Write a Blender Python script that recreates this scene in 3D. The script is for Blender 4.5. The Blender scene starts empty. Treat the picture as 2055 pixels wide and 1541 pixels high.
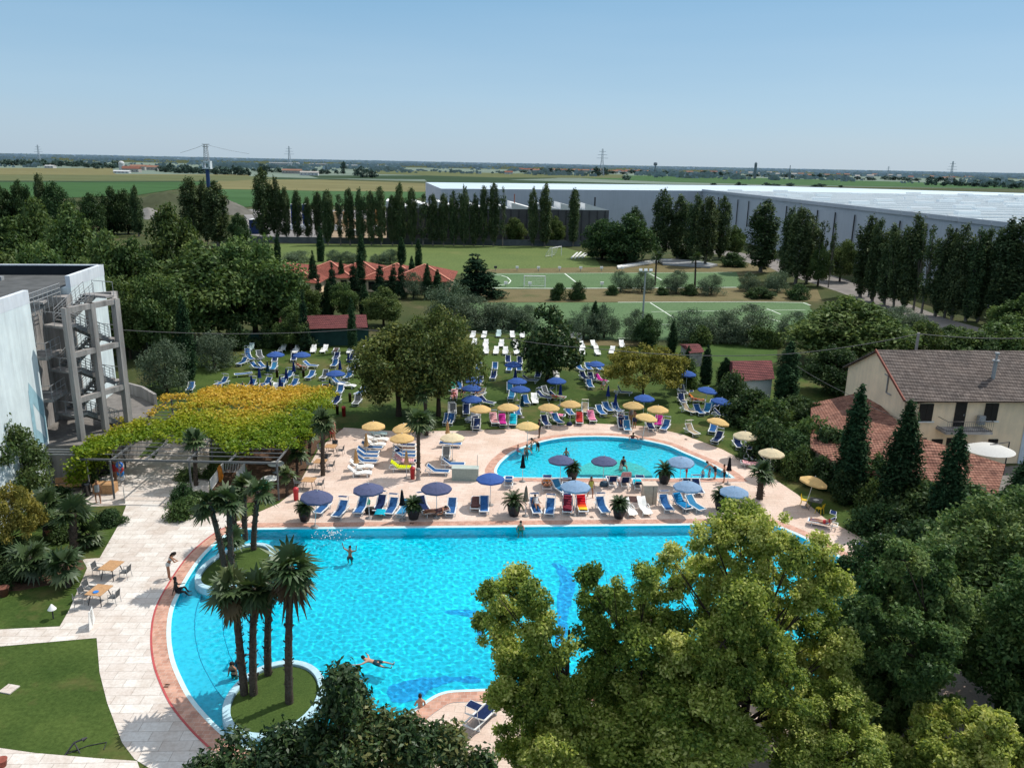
import bpy, bmesh, math, random, re
import numpy as np
from mathutils import Vector, Matrix, Euler
from mathutils.geometry import tessellate_polygon
random.seed(7)
rng = np.random.default_rng(7)
scene = bpy.context.scene
COL = scene.collection
R = math.radians

# ------------------------------------------------------------------ camera model (also used to survey points on the ground)
FPX, IW, IH, CAMH, HZ, ROLL = 1620.0, 2055.0, 1541.0, 24.0, 327.0, R(1.12)
PITCH = math.atan((IH / 2 - HZ) / FPX)
_c, _s = math.cos(PITCH), math.sin(PITCH)
FW = Vector((0, _c, -_s))
_u, _r = Vector((0, _s, _c)), Vector((1, 0, 0))
RT = _r * math.cos(ROLL) + _u * math.sin(ROLL)
UP = _u * math.cos(ROLL) - _r * math.sin(ROLL)

def ray(px, py):
    return FW + RT * ((px - IW / 2) / FPX) + UP * (-(py - IH / 2) / FPX)

def P(px, py, z=0.0):
    d = ray(px, py)
    t = (z - CAMH) / d.z
    return Vector((d.x * t, d.y * t, z))

def zat(px, py, q):
    d = ray(px, py)
    t = (q[0] * d.x + q[1] * d.y) / (d.x ** 2 + d.y ** 2)
    return CAMH + d.z * t

def ppm(q):
    return FPX / ((Vector(q) - Vector((0, 0, CAMH))).dot(FW))

ZR = {'L': (380, 480, 4.055), 'M': (900, 480, 4.055), 'Rr': (1240, 500, 3.8525), 'D': (580, 820, 5.1375), 'E': (940, 820, 5.1375),
      'F': (1280, 820, 4.281), 'G': (0, 860, 2.936), 'H': (0, 1100, 2.936), 'I': (600, 1060, 2.936), 'J': (1300, 1000, 2.722),
      'K': (1600, 640, 4.055), 'A': (0, 260, 2.936), 'B': (650, 260, 2.936), 'C': (1300, 280, 2.722), 'S': (0, 480, 3.67),
      'Q': (150, 760, 3.877), 'T': (680, 600, 5.928), 'U': (0, 900, 5.138), 'V': (540, 380, 6.422), 'W': (0, 290, 3.952), 'X': (500, 290, 3.952),
      'Y': (1000, 290, 3.952), 'Z': (1500, 300, 3.703), 'px': (0, 0, 1)}

def zz(t, x, y):
    a, b, k = ZR[t]
    return (a + x / k, b + y / k)

def PZ(t, x, y, z=0.0):
    return P(*zz(t, x, y), z)

# ------------------------------------------------------------------ object helpers
def link(o):
    COL.objects.link(o)
    return o

def tag(o, label=None, cat=None, group=None, kind=None):
    if label: o['label'] = label
    if cat: o['category'] = cat
    if group: o['group'] = group
    if kind: o['kind'] = kind
    return o

def empty(name, label, cat, loc=(0, 0, 0), rz=0.0, group=None, scale=1.0):
    o = link(bpy.data.objects.new(name, None))
    o.empty_display_size = 0.2
    o.location = loc
    o.rotation_euler = (0, 0, rz)
    o.scale = (scale, scale, scale) if isinstance(scale, (int, float)) else scale
    return tag(o, label, cat, group)

def obj(name, me, parent=None, loc=None):
    o = link(bpy.data.objects.new(name, me))
    if parent is not None: o.parent = parent
    if loc is not None: o.location = loc
    return o

def kit(name, parts, label, cat, loc, rz=0.0, group=None, scale=1.0):
    """parts: list of (part name, mesh, index of the part it belongs to or None[, material override])"""
    root = empty(name, label, cat, loc, rz, group, scale)
    made = []
    for p in parts:
        o = obj(p[0], p[1], root if p[2] is None else made[p[2]])
        made.append(o)
    return root

class MB:
    def __init__(self):
        self.v, self.f, self.m, self.sm = [], [], [], []
    def add(self, vs, fs, mi=0, smooth=False):
        b = len(self.v)
        self.v += [tuple(x) for x in vs]
        for f in fs:
            self.f.append([b + i for i in f]); self.m.append(mi); self.sm.append(smooth)
    def box(self, c, s, rz=0.0, mi=0, rot=None):
        hx, hy, hz = s[0] / 2, s[1] / 2, s[2] / 2
        m = rot if rot is not None else Matrix.Rotation(rz, 3, 'Z')
        vs = [m @ Vector((x, y, z)) + Vector(c) for z in (-hz, hz) for y in (-hy, hy) for x in (-hx, hx)]
        self.add(vs, [(0, 2, 3, 1), (4, 5, 7, 6), (0, 1, 5, 4), (2, 6, 7, 3), (0, 4, 6, 2), (1, 3, 7, 5)], mi)
    def bar(self, a, b, w, h, mi=0):
        a, b = Vector(a), Vector(b)
        d = b - a
        L = d.length
        if L < 1e-6: return
        y = d / L
        up = Vector((0, 0, 1)) if abs(y.z) < 0.95 else Vector((1, 0, 0))
        x = y.cross(up).normalized()
        z = x.cross(y)
        m = Matrix((x, y, z)).transposed()
        self.box((a + b) / 2, (w, L, h), mi=mi, rot=m)
    def tube(self, pts, rs, n=8, mi=0, cap=True, smooth=True):
        pts = [Vector(p) for p in pts]
        if isinstance(rs, (int, float)): rs = [rs] * len(pts)
        rings = []
        prev = None
        for i, p in enumerate(pts):
            d = (pts[min(i + 1, len(pts) - 1)] - pts[max(i - 1, 0)]).normalized()
            ref = prev if prev is not None else (Vector((0, 0, 1)) if abs(d.z) < 0.9 else Vector((1, 0, 0)))
            x = (ref - d * ref.dot(d))
            if x.length < 1e-4: x = d.orthogonal()
            x.normalize(); prev = x
            y = d.cross(x)
            rings.append([p + (x * math.cos(2 * math.pi * k / n) + y * math.sin(2 * math.pi * k / n)) * rs[i] for k in range(n)])
        vs = [q for r in rings for q in r]
        fs = []
        for i in range(len(rings) - 1):
            for k in range(n):
                a, b2 = i * n + k, i * n + (k + 1) % n
                fs.append((a, b2, b2 + n, a + n))
        self.add(vs, fs, mi, smooth)
        if cap:
            self.add(rings[0][::-1], [tuple(range(n))], mi)
            self.add(rings[-1], [tuple(range(n))], mi)
    def lathe(self, prof, n=16, c=(0, 0, 0), mi=0, smooth=True):
        vs = [(c[0] + r * math.cos(2 * math.pi * k / n), c[1] + r * math.sin(2 * math.pi * k / n), c[2] + z) for r, z in prof for k in range(n)]
        fs = []
        for i in range(len(prof) - 1):
            for k in range(n):
                a, b = i * n + k, i * n + (k + 1) % n
                fs.append((a, b, b + n, a + n))
        self.add(vs, fs, mi, smooth)
    def poly(self, pts, z=None, mi=0):
        vs = [(p[0], p[1], p[2] if z is None else z) for p in pts]
        a = sum(vs[i][0] * vs[(i + 1) % len(vs)][1] - vs[(i + 1) % len(vs)][0] * vs[i][1] for i in range(len(vs)))
        if a < 0: vs = vs[::-1]
        tri = tessellate_polygon([[Vector(v) for v in vs]])
        self.add(vs, [t if _up(vs, t) else t[::-1] for t in tri], mi)
    def holed(self, loops, z, mi=0):
        loops = [[Vector((p[0], p[1], z)) for p in l] for l in loops]
        vs = [v for l in loops for v in l]
        tri = tessellate_polygon(loops)
        self.add(vs, [t if _up(vs, t) else t[::-1] for t in tri], mi)
    def prism(self, pts, z0, z1, mi=0):
        """vertical prism over a footprint"""
        pts = [(p[0], p[1]) for p in pts]
        a = sum(pts[i][0] * pts[(i + 1) % len(pts)][1] - pts[(i + 1) % len(pts)][0] * pts[i][1] for i in range(len(pts)))
        if a < 0: pts = pts[::-1]
        n = len(pts)
        self.add([(x, y, z0) for x, y in pts] + [(x, y, z1) for x, y in pts], [(i, (i + 1) % n, (i + 1) % n + n, i + n) for i in range(n)], mi)
        self.poly(pts, z1, mi)
    def strip(self, a, b, mi=0, smooth=False):
        n = len(a)
        self.add(list(a) + list(b), [(i, i + 1, n + i + 1, n + i) for i in range(n - 1)], mi, smooth)
    def mesh(self, name, mats):
        me = bpy.data.meshes.new(name)
        me.from_pydata(self.v, [], self.f)
        for m in (mats if isinstance(mats, (list, tuple)) else [mats]): me.materials.append(m)
        me.polygons.foreach_set('material_index', self.m)
        me.polygons.foreach_set('use_smooth', self.sm)
        me.update()
        return me
    def build(self, name, mats, parent=None, loc=None):
        return obj(name, self.mesh(name, mats), parent, loc)

def _up(vs, t):
    a, b, c = (Vector(vs[i]) for i in t)
    return (b - a).cross(c - a).z >= 0

def quadmesh(name, V, mat, fa=None, fname='tint'):
    """V (N,4,3) array of quads -> mesh with a per-face float attribute"""
    n = len(V)
    me = bpy.data.meshes.new(name)
    me.vertices.add(n * 4)
    me.vertices.foreach_set('co', V.reshape(-1).astype(np.float32))
    me.loops.add(n * 4)
    me.loops.foreach_set('vertex_index', np.arange(n * 4, dtype=np.int32))
    me.polygons.add(n)
    me.polygons.foreach_set('loop_start', np.arange(0, n * 4, 4, dtype=np.int32))
    if fa is not None:
        at = me.attributes.new(fname, 'FLOAT', 'FACE')
        at.data.foreach_set('value', fa.astype(np.float32))
    me.update(calc_edges=True)
    for m in (mat if isinstance(mat, (list, tuple)) else [mat]): me.materials.append(m)
    return me

# ------------------------------------------------------------------ materials
def lin(h):
    h = h.lstrip('#')
    c = [int(h[i:i + 2], 16) / 255 for i in (0, 2, 4)]
    return tuple(x / 12.92 if x <= 0.04045 else ((x + 0.055) / 1.055) ** 2.4 for x in c)

def rgba(c): return (c[0], c[1], c[2], 1.0)

class NT:
    def __init__(self, name):
        self.mat = bpy.data.materials.new(name)
        self.mat.use_nodes = True
        self.t = self.mat.node_tree
        self.t.nodes.clear()
        self.out = self.n('ShaderNodeOutputMaterial')
    def n(self, typ, **kw):
        nd = self.t.nodes.new(typ)
        for k, v in kw.items():
            if k.startswith('i_'):
                nd.inputs[k[2:].replace('_', ' ')].default_value = v
            else: setattr(nd, k, v)
        return nd
    def l(self, a, b): self.t.links.new(a, b)
    def pos(self):
        return self.n('ShaderNodeNewGeometry').outputs['Position']
    def objc(self):
        return self.n('ShaderNodeTexCoord').outputs['Object']
    def noise(self, vec, scale, detail=3.0, rough=0.55, dist=0.0):
        x = self.n('ShaderNodeTexNoise')
        x.inputs['Scale'].default_value = scale; x.inputs['Detail'].default_value = detail
        x.inputs['Roughness'].default_value = rough; x.inputs['Distortion'].default_value = dist
        if vec is not None: self.l(vec, x.inputs['Vector'])
        return x.outputs['Fac']
    def ramp(self, fac, stops):
        x = self.n('ShaderNodeValToRGB')
        e = x.color_ramp.elements
        while len(e) < len(stops): e.new(0.5)
        for i, (p, c) in enumerate(stops):
            e[i].position = p; e[i].color = rgba(c) if len(c) == 3 else c
        self.l(fac, x.inputs['Fac'])
        return x.outputs['Color']
    def mix(self, fac, a, b, mode='MIX'):
        x = self.n('ShaderNodeMix', data_type='RGBA', blend_type=mode)
        for s, v in ((0, fac), (6, a), (7, b)):
            if hasattr(v, 'links'): self.l(v, x.inputs[s])
            else: x.inputs[s].default_value = v if s == 0 else (rgba(v) if len(v) == 3 else v)
        return x.outputs[2]
    def math(self, op, a, b=None):
        x = self.n('ShaderNodeMath', operation=op)
        for i, v in enumerate((a, b)):
            if v is None: continue
            if hasattr(v, 'links'): self.l(v, x.inputs[i])
            else: x.inputs[i].default_value = v
        return x.outputs[0]
    def scale(self, vec, s):
        x = self.n('ShaderNodeVectorMath', operation='MULTIPLY')
        self.l(vec, x.inputs[0]); x.inputs[1].default_value = s
        return x.outputs[0]
    def bsdf(self, color, rough=0.7, spec=0.3, bump=None, bs=0.3, bd=0.02, metal=0.0):
        b = self.n('ShaderNodeBsdfPrincipled')
        if hasattr(color, 'links'): self.l(color, b.inputs['Base Color'])
        else: b.inputs['Base Color'].default_value = rgba(color)
        if hasattr(rough, 'links'): self.l(rough, b.inputs['Roughness'])
        else: b.inputs['Roughness'].default_value = rough
        b.inputs['Specular IOR Level'].default_value = spec
        b.inputs['Metallic'].default_value = metal
        if bump is not None:
            x = self.n('ShaderNodeBump'); x.inputs['Strength'].default_value = bs; x.inputs['Distance'].default_value = bd
            self.l(bump, x.inputs['Height']); self.l(x.outputs[0], b.inputs['Normal'])
        self.l(b.outputs[0], self.out.inputs['Surface'])
        return b

def mul(c, k): return tuple(min(1.0, x * k) for x in c)

def simple(name, c, rough=0.6, spec=0.3, var=0.18, sc=6.0, metal=0.0, world=False, rnd=0.0):
    """painted or plain surface with soft uneven wear"""
    t = NT(name)
    v = t.pos() if world else t.objc()
    f = t.noise(v, sc, 4.0, 0.6)
    col = t.ramp(f, [(0.3, mul(c, 1 - var)), (0.7, mul(c, 1 + var))])
    if rnd:
        oi = t.n('ShaderNodeObjectInfo').outputs['Random']
        h = t.n('ShaderNodeHueSaturation'); h.inputs['Hue'].default_value = 0.5
        t.l(t.math('ADD', t.math('MULTIPLY', oi, 2 * rnd), 1 - rnd), h.inputs['Value'])
        t.l(col, h.inputs['Color']); col = h.outputs[0]
    t.bsdf(col, rough, spec, metal=metal)
    return t.mat

def cloth(name, c, var=0.12, rnd=0.12, trans=0.25):
    t = NT(name)
    f = t.noise(t.objc(), 9.0, 3.0)
    col = t.ramp(f, [(0.3, mul(c, 1 - var)), (0.7, mul(c, 1 + var))])
    oi = t.n('ShaderNodeObjectInfo').outputs['Random']
    h = t.n('ShaderNodeHueSaturation')
    t.l(t.math('ADD', t.math('MULTIPLY', oi, 2 * rnd), 1 - rnd), h.inputs['Value'])
    t.l(col, h.inputs['Color'])
    d = t.n('ShaderNodeBsdfDiffuse'); tr = t.n('ShaderNodeBsdfTranslucent'); m = t.n('ShaderNodeMixShader')
    t.l(h.outputs[0], d.inputs['Color']); t.l(h.outputs[0], tr.inputs['Color'])
    m.inputs[0].default_value = trans
    t.l(d.outputs[0], m.inputs[1]); t.l(tr.outputs[0], m.inputs[2]); t.l(m.outputs[0], t.out.inputs['Surface'])
    return t.mat

def leafmat(name, dark, mid, light, trans=0.3, rnd=0.15, gloss=0.12, hue=0.015):
    t = NT(name)
    a = t.n('ShaderNodeAttribute', attribute_name='tint').outputs['Fac']
    col = t.ramp(a, [(0.0, dark), (0.5, mid), (1.0, light)])
    oi = t.n('ShaderNodeObjectInfo').outputs['Random']
    h = t.n('ShaderNodeHueSaturation')
    t.l(t.math('ADD', t.math('MULTIPLY', oi, 2 * rnd), 1 - rnd), h.inputs['Value'])
    t.l(t.math('ADD', t.math('MULTIPLY', t.math('FRACT', t.math('MULTIPLY', oi, 17.3)), 2 * hue), 0.5 - hue), h.inputs['Hue'])
    t.l(col, h.inputs['Color'])
    d = t.n('ShaderNodeBsdfDiffuse'); tr = t.n('ShaderNodeBsdfTranslucent'); m = t.n('ShaderNodeMixShader')
    t.l(h.outputs[0], d.inputs['Color'])
    y = t.mix(0.5, h.outputs[0], (1.0, 1.0, 0.3), 'MULTIPLY')
    t.l(y, tr.inputs['Color'])
    m.inputs[0].default_value = trans
    g = t.n('ShaderNodeBsdfGlossy'); g.inputs['Roughness'].default_value = 0.5; g.inputs['Color'].default_value = (0.8, 0.85, 0.8, 1)
    m2 = t.n('ShaderNodeMixShader'); m2.inputs[0].default_value = gloss * 0.12
    t.l(d.outputs[0], m.inputs[1]); t.l(tr.outputs[0], m.inputs[2])
    t.l(m.outputs[0], m2.inputs[1]); t.l(g.outputs[0], m2.inputs[2]); t.l(m2.outputs[0], t.out.inputs['Surface'])
    return t.mat

ORD = ['zeroth', 'first', 'second', 'third', 'fourth', 'fifth', 'sixth', 'seventh', 'eighth', 'ninth', 'tenth', 'eleventh', 'twelfth', 'thirteenth',
       'fourteenth', 'fifteenth', 'sixteenth', 'seventeenth', 'eighteenth', 'nineteenth', 'twentieth']
ORD += ['twenty-' + x for x in ORD[1:10]] + ['thirtieth'] + ['thirty-' + x for x in ORD[1:10]] + ['fortieth'] + ['forty-' + x for x in ORD[1:10]] + ['fiftieth'] + ['fifty-' + x for x in ORD[1:10]]

MAT = {}
MAT['white_metal'] = simple('white_metal', (0.72, 0.74, 0.75), 0.4, 0.4, 0.06)
MAT['grey_metal'] = simple('grey_metal', (0.30, 0.31, 0.32), 0.45, 0.5, 0.12)
MAT['dark_metal'] = simple('dark_metal', (0.04, 0.04, 0.045), 0.5, 0.4, 0.15)
MAT['white_plastic'] = simple('white_plastic', (0.78, 0.78, 0.76), 0.35, 0.4, 0.06, rnd=0.06)
MAT['teal_plastic'] = simple('teal_plastic', (0.42, 0.55, 0.55), 0.4, 0.4, 0.08)
MAT['blue_sling'] = cloth('blue_sling', (0.036, 0.115, 0.29), 0.25, 0.25, 0.15)
MAT['navy_sling'] = cloth('navy_sling', (0.02, 0.035, 0.10), 0.2, 0.2, 0.1)
MAT['concrete'] = simple('concrete', (0.30, 0.28, 0.27), 0.85, 0.2, 0.3, 1.5)
MAT['bark'] = simple('bark', (0.055, 0.042, 0.032), 0.9, 0.1, 0.35, 12)
MAT['pale_bark'] = simple('pale_bark', (0.16, 0.14, 0.12), 0.9, 0.1, 0.35, 8)
MAT['wood'] = simple('wood', (0.45, 0.26, 0.13), 0.6, 0.3, 0.2, 8)
MAT['pot'] = simple('pot', (0.02, 0.022, 0.028), 0.5, 0.4, 0.2)
MAT['red'] = simple('red_plastic', (0.45, 0.03, 0.04), 0.45, 0.4, 0.12)
MAT['glass_dark'] = simple('dark_glass', (0.012, 0.015, 0.018), 0.12, 0.6, 0.2)
# ------------------------------------------------------------------ THE SETTING: ground, lawns, deck, pools
def crom(pts, n=8, closed=False):
    """Catmull-Rom through 2-D points"""
    out = []
    N = len(pts)
    rngi = range(N) if closed else range(N - 1)
    g = (lambda i: pts[i % N]) if closed else (lambda i: pts[min(max(i, 0), N - 1)])
    for i in rngi:
        p0, p1, p2, p3 = (Vector((g(j)[0], g(j)[1])) for j in (i - 1, i, i + 1, i + 2))
        for k in range(n):
            t = k / n
            out.append(0.5 * ((2 * p1) + (p2 - p0) * t + (2 * p0 - 5 * p1 + 4 * p2 - p3) * t * t + (3 * p1 - p0 - 3 * p2 + p3) * t ** 3))
    if not closed: out.append(Vector((g(N - 1)[0], g(N - 1)[1])))
    return out

def ccw(l):
    a = sum(l[i][0] * l[(i + 1) % len(l)][1] - l[(i + 1) % len(l)][0] * l[i][1] for i in range(len(l)))
    return l if a > 0 else l[::-1]

def offset(l, d):
    """outward offset of a counter-clockwise loop"""
    out = []
    n = len(l)
    for i in range(n):
        a, b, c = Vector(l[i - 1][:2]), Vector(l[i][:2]), Vector(l[(i + 1) % n][:2])
        e1, e2 = (b - a), (c - b)
        n1 = Vector((e1.y, -e1.x)).normalized() if e1.length > 1e-6 else Vector((0, 0))
        n2 = Vector((e2.y, -e2.x)).normalized() if e2.length > 1e-6 else Vector((0, 0))
        m = n1 + n2
        m = m.normalized() if m.length > 1e-6 else n1
        k = 1.0 / max(0.5, m.dot(n1))
        out.append(b + m * d * k)
    return out

def px2(lst, z=0.0): return [P(x, y, z).xy for x, y in lst]

WZ = -0.09          # water level
left_arc = px2([(477, 1060), (453, 1072), (420, 1098), (392, 1129), (360, 1180), (341, 1222), (335, 1270), (341, 1321), (358, 1366), (381, 1407), (419, 1451), (458, 1487)])
bottom = px2([(458, 1487), (520, 1512), (600, 1528), (690, 1518), (770, 1475), (820, 1438), (855, 1412), (890, 1393), (937, 1388), (1040, 1386), (1200, 1390), (1400, 1393), (1560, 1393), (1700, 1386), (1800, 1362)])
right_arc = px2([(1800, 1362), (1845, 1325), (1835, 1270), (1800, 1210), (1750, 1160), (1690, 1118), (1616, 1078), (1575, 1060), (1545, 1050)])
far = px2([(1545, 1050), (1400, 1051), (1200, 1053), (1000, 1055), (700, 1058), (477, 1060)])
big = crom(left_arc, 6)[:-1] + crom(bottom, 6)[:-1] + crom(right_arc, 6)[:-1] + far[:-1]
BIG = ccw([Vector(p) for p in big])
sm_arc = px2([(1012, 959), (998, 955), (992, 945), (998, 932), (1008, 921), (1028, 906), (1057, 894), (1096, 883), (1135, 877), (1174, 875), (1212, 875), (1251, 877), (1290, 882), (1340, 893), (1373, 907), (1420, 927), (1444, 939), (1464, 951), (1475, 960)])
small = crom(sm_arc, 6) + px2([(1300, 961), (1150, 960)])
SMALL = ccw([Vector(p) for p in small])
COP = 0.75
BIGC, SMALLC = offset(BIG, COP), offset(SMALL, COP)

# deck paving
def deckmat():
    t = NT('stone_paving')
    p = t.pos()
    rot = t.n('ShaderNodeMapping'); rot.inputs['Rotation'].default_value = (0, 0, R(4)); t.l(p, rot.inputs['Vector'])
    b = t.n('ShaderNodeTexBrick')
    b.inputs['Scale'].default_value = 1.0; b.inputs['Mortar Size'].default_value = 0.012; b.inputs['Brick Width'].default_value = 0.9; b.inputs['Row Height'].default_value = 0.45
    b.inputs['Color1'].default_value = rgba((0.61, 0.48, 0.415)); b.inputs['Color2'].default_value = rgba((0.65, 0.54, 0.475)); b.inputs['Mortar'].default_value = rgba((0.47, 0.385, 0.335))
    b.inputs['Bias'].default_value = -0.1
    t.l(rot.outputs[0], b.inputs['Vector'])
    big_ = t.ramp(t.noise(p, 0.35, 4, 0.6), [(0.35, (0.90, 0.85, 0.80)), (0.65, (1.06, 1.06, 1.06))])
    fine = t.ramp(t.noise(p, 9.0, 3, 0.6), [(0.25, (0.86, 0.84, 0.82)), (0.6, (1.05, 1.05, 1.05))])
    stain = t.ramp(t.noise(p, 1.6, 5, 0.7), [(0.28, (0.80, 0.76, 0.72)), (0.42, (1, 1, 1))])
    c = t.mix(1.0, t.mix(1.0, t.mix(1.0, b.outputs['Color'], big_, 'MULTIPLY'), fine, 'MULTIPLY'), stain, 'MULTIPLY')
    t.bsdf(c, 0.75, 0.25, b.outputs['Fac'], -0.25, 0.01)
    return t.mat

def pathmat():
    t = NT('white_stone')
    p = t.pos()
    rot = t.n('ShaderNodeMapping'); rot.inputs['Rotation'].default_value = (0, 0, R(-3)); t.l(p, rot.inputs['Vector'])
    b = t.n('ShaderNodeTexBrick')
    b.inputs['Scale'].default_value = 1.0; b.inputs['Mortar Size'].default_value = 0.014; b.inputs['Brick Width'].default_value = 1.3; b.inputs['Row Height'].default_value = 0.62
    b.inputs['Color1'].default_value = rgba((0.56, 0.50, 0.46)); b.inputs['Color2'].default_value = rgba((0.66, 0.63, 0.60)); b.inputs['Mortar'].default_value = rgba((0.38, 0.34, 0.31))
    t.l(rot.outputs[0], b.inputs['Vector'])
    fine = t.ramp(t.noise(p, 7.0, 4, 0.65), [(0.25, (0.84, 0.81, 0.78)), (0.6, (1.05, 1.05, 1.05))])
    st = t.ramp(t.noise(p, 0.8, 4, 0.65), [(0.3, (0.82, 0.77, 0.73)), (0.55, (1, 1, 1))])
    c = t.mix(1.0, t.mix(1.0, b.outputs['Color'], fine, 'MULTIPLY'), st, 'MULTIPLY')
    t.bsdf(c, 0.75, 0.25, b.outputs['Fac'], -0.25, 0.01)
    return t.mat

def grassmat(name, a, b, dry, dryamt=0.45, sc=1.0, stripes=None):
    t = NT(name)
    p = t.pos()
    f1 = t.noise(p, 0.22 * sc, 5, 0.65)
    f2 = t.noise(p, 5.0 * sc, 4, 0.7)
    c = t.ramp(f1, [(0.35, a), (0.62, b)])
    c = t.mix(1.0, c, t.ramp(f2, [(0.25, (0.55, 0.58, 0.5)), (0.7, (1.25, 1.2, 1.2))]), 'MULTIPLY')
    f3 = t.ramp(t.noise(p, 0.12 * sc, 5, 0.7), [(dryamt, (0, 0, 0)), (dryamt + 0.18, (1, 1, 1))])
    c = t.mix(f3, c, dry)
    if stripes:
        w = t.n('ShaderNodeTexWave'); w.inputs['Scale'].default_value = stripes; w.inputs['Distortion'].default_value = 0.6
        t.l(p, w.inputs['Vector'])
        c = t.mix(1.0, c, t.ramp(w.outputs['Fac'], [(0.3, (0.86, 0.88, 0.86)), (0.7, (1.08, 1.06, 1.05))]), 'MULTIPLY')
    t.bsdf(c, 0.9, 0.1, f2, 0.4, 0.03)
    return t.mat

MAT['deck'] = deckmat()
MAT['path'] = pathmat()
MAT['lawn'] = grassmat('lawn_grass', (0.036, 0.068, 0.015), (0.066, 0.104, 0.025), (0.130, 0.112, 0.045), 0.51)
MAT['ground'] = grassmat('earth_and_grass', (0.040, 0.060, 0.020), (0.062, 0.072, 0.028), (0.105, 0.088, 0.048), 0.52, 0.6)
MAT['field_turf'] = grassmat('sports_turf', (0.098, 0.142, 0.048), (0.115, 0.158, 0.052), (0.155, 0.165, 0.062), 0.58, 0.35)
MAT['synthetic'] = grassmat('synthetic_turf', (0.090, 0.158, 0.075), (0.105, 0.175, 0.085), (0.115, 0.17, 0.085), 0.6, 0.5)
MAT['dry'] = grassmat('dry_grass', (0.135, 0.115, 0.060), (0.165, 0.140, 0.075), (0.085, 0.095, 0.04), 0.52, 1.2)
MAT['island_turf'] = grassmat('island_turf', (0.045, 0.080, 0.020), (0.060, 0.098, 0.024), (0.075, 0.090, 0.03), 0.62, 2.5)
MAT['soil'] = simple('soil', (0.10, 0.06, 0.04), 0.95, 0.1, 0.4, 4, world=True)

def coping():
    t = NT('coping_tiles')
    p = t.pos()
    b = t.n('ShaderNodeTexBrick'); b.inputs['Scale'].default_value = 1.0; b.inputs['Brick Width'].default_value = 0.3; b.inputs['Row Height'].default_value = 0.25; b.inputs['Mortar Size'].default_value = 0.012
    b.inputs['Color1'].default_value = rgba((0.42, 0.21, 0.15)); b.inputs['Color2'].default_value = rgba((0.55, 0.31, 0.23)); b.inputs['Mortar'].default_value = rgba((0.5, 0.36, 0.3))
    t.l(p, b.inputs['Vector'])
    c = t.mix(1.0, b.outputs['Color'], t.ramp(t.noise(p, 2.2, 4), [(0.3, (0.78, 0.78, 0.78)), (0.65, (1.12, 1.12, 1.12))]), 'MULTIPLY')
    t.bsdf(c, 0.65, 0.3)
    return t.mat
MAT['coping'] = coping()
MAT['red_line'] = simple('red_paint', (0.42, 0.075, 0.075), 0.6, 0.3, 0.15, 3, world=True)

def poolmat(name, base, amt, cell=4.2, world=True):
    """blue mosaic with ripple light painted into its colour"""
    t = NT(name)
    p = t.pos()
    wob = t.n('ShaderNodeTexNoise'); wob.inputs['Scale'].default_value = 1.1; wob.inputs['Detail'].default_value = 2
    t.l(p, wob.inputs['Vector'])
    pv = t.n('ShaderNodeVectorMath', operation='ADD')
    sc = t.scale(wob.outputs['Color'], (0.55, 0.55, 0.55)); t.l(p, pv.inputs[0]); t.l(sc, pv.inputs[1])
    v1 = t.n('ShaderNodeTexVoronoi', feature='SMOOTH_F1'); v1.inputs['Scale'].default_value = cell; v1.inputs['Smoothness'].default_value = 0.25
    t.l(pv.outputs[0], v1.inputs['Vector'])
    f = t.noise(pv.outputs[0], cell * 1.2, 3, 0.6)
    g = t.math('ADD', t.math('MULTIPLY', v1.outputs['Distance'], 1.0), t.math('MULTIPLY', f, 0.55))
    c = t.ramp(g, [(0.38, mul(base, 1 - amt)), (0.66, base), (0.92, tuple(min(1, x * (1 + 0.55 * amt) + 0.10 * amt) for x in base))])  # paler cell edges paint in the light network of rippling water
    lo = t.ramp(t.noise(p, 0.16, 3, 0.5), [(0.3, (0.86, 0.88, 0.92)), (0.7, (1.08, 1.06, 1.04))])
    c = t.mix(1.0, c, lo, 'MULTIPLY')
    t.bsdf(c, 0.5, 0.2)
    return t.mat
MAT['pool_floor'] = poolmat('pool_mosaic', (0.004, 0.60, 0.75), 0.12)
MAT['pool_floor_small'] = poolmat('small_pool_mosaic', (0.04, 0.60, 0.74), 0.14, 5.0)
MAT['pool_wall'] = poolmat('pool_wall_mosaic', (0.015, 0.74, 0.90), 0.10)
MAT['pool_step'] = poolmat('pool_step_paint', (0.07, 0.58, 0.74), 0.12)
MAT['pool_step_edge'] = simple('step_edge', (0.02, 0.24, 0.40), 0.6, 0.2, 0.1, 3, world=True)
MAT['inlay'] = poolmat('pool_inlay_mosaic', (0.004, 0.33, 0.66), 0.2)
MAT['pool_shelf'] = poolmat('pool_shelf_mosaic', (0.16, 0.52, 0.48), 0.22, 6.0)
MAT['pool_rim'] = simple('pool_rim', (0.52, 0.70, 0.74), 0.5, 0.3, 0.1, 2, world=True)
MAT['island_wall'] = simple('island_wall', (0.40, 0.58, 0.66), 0.55, 0.3, 0.14, 3, world=True)

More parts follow.
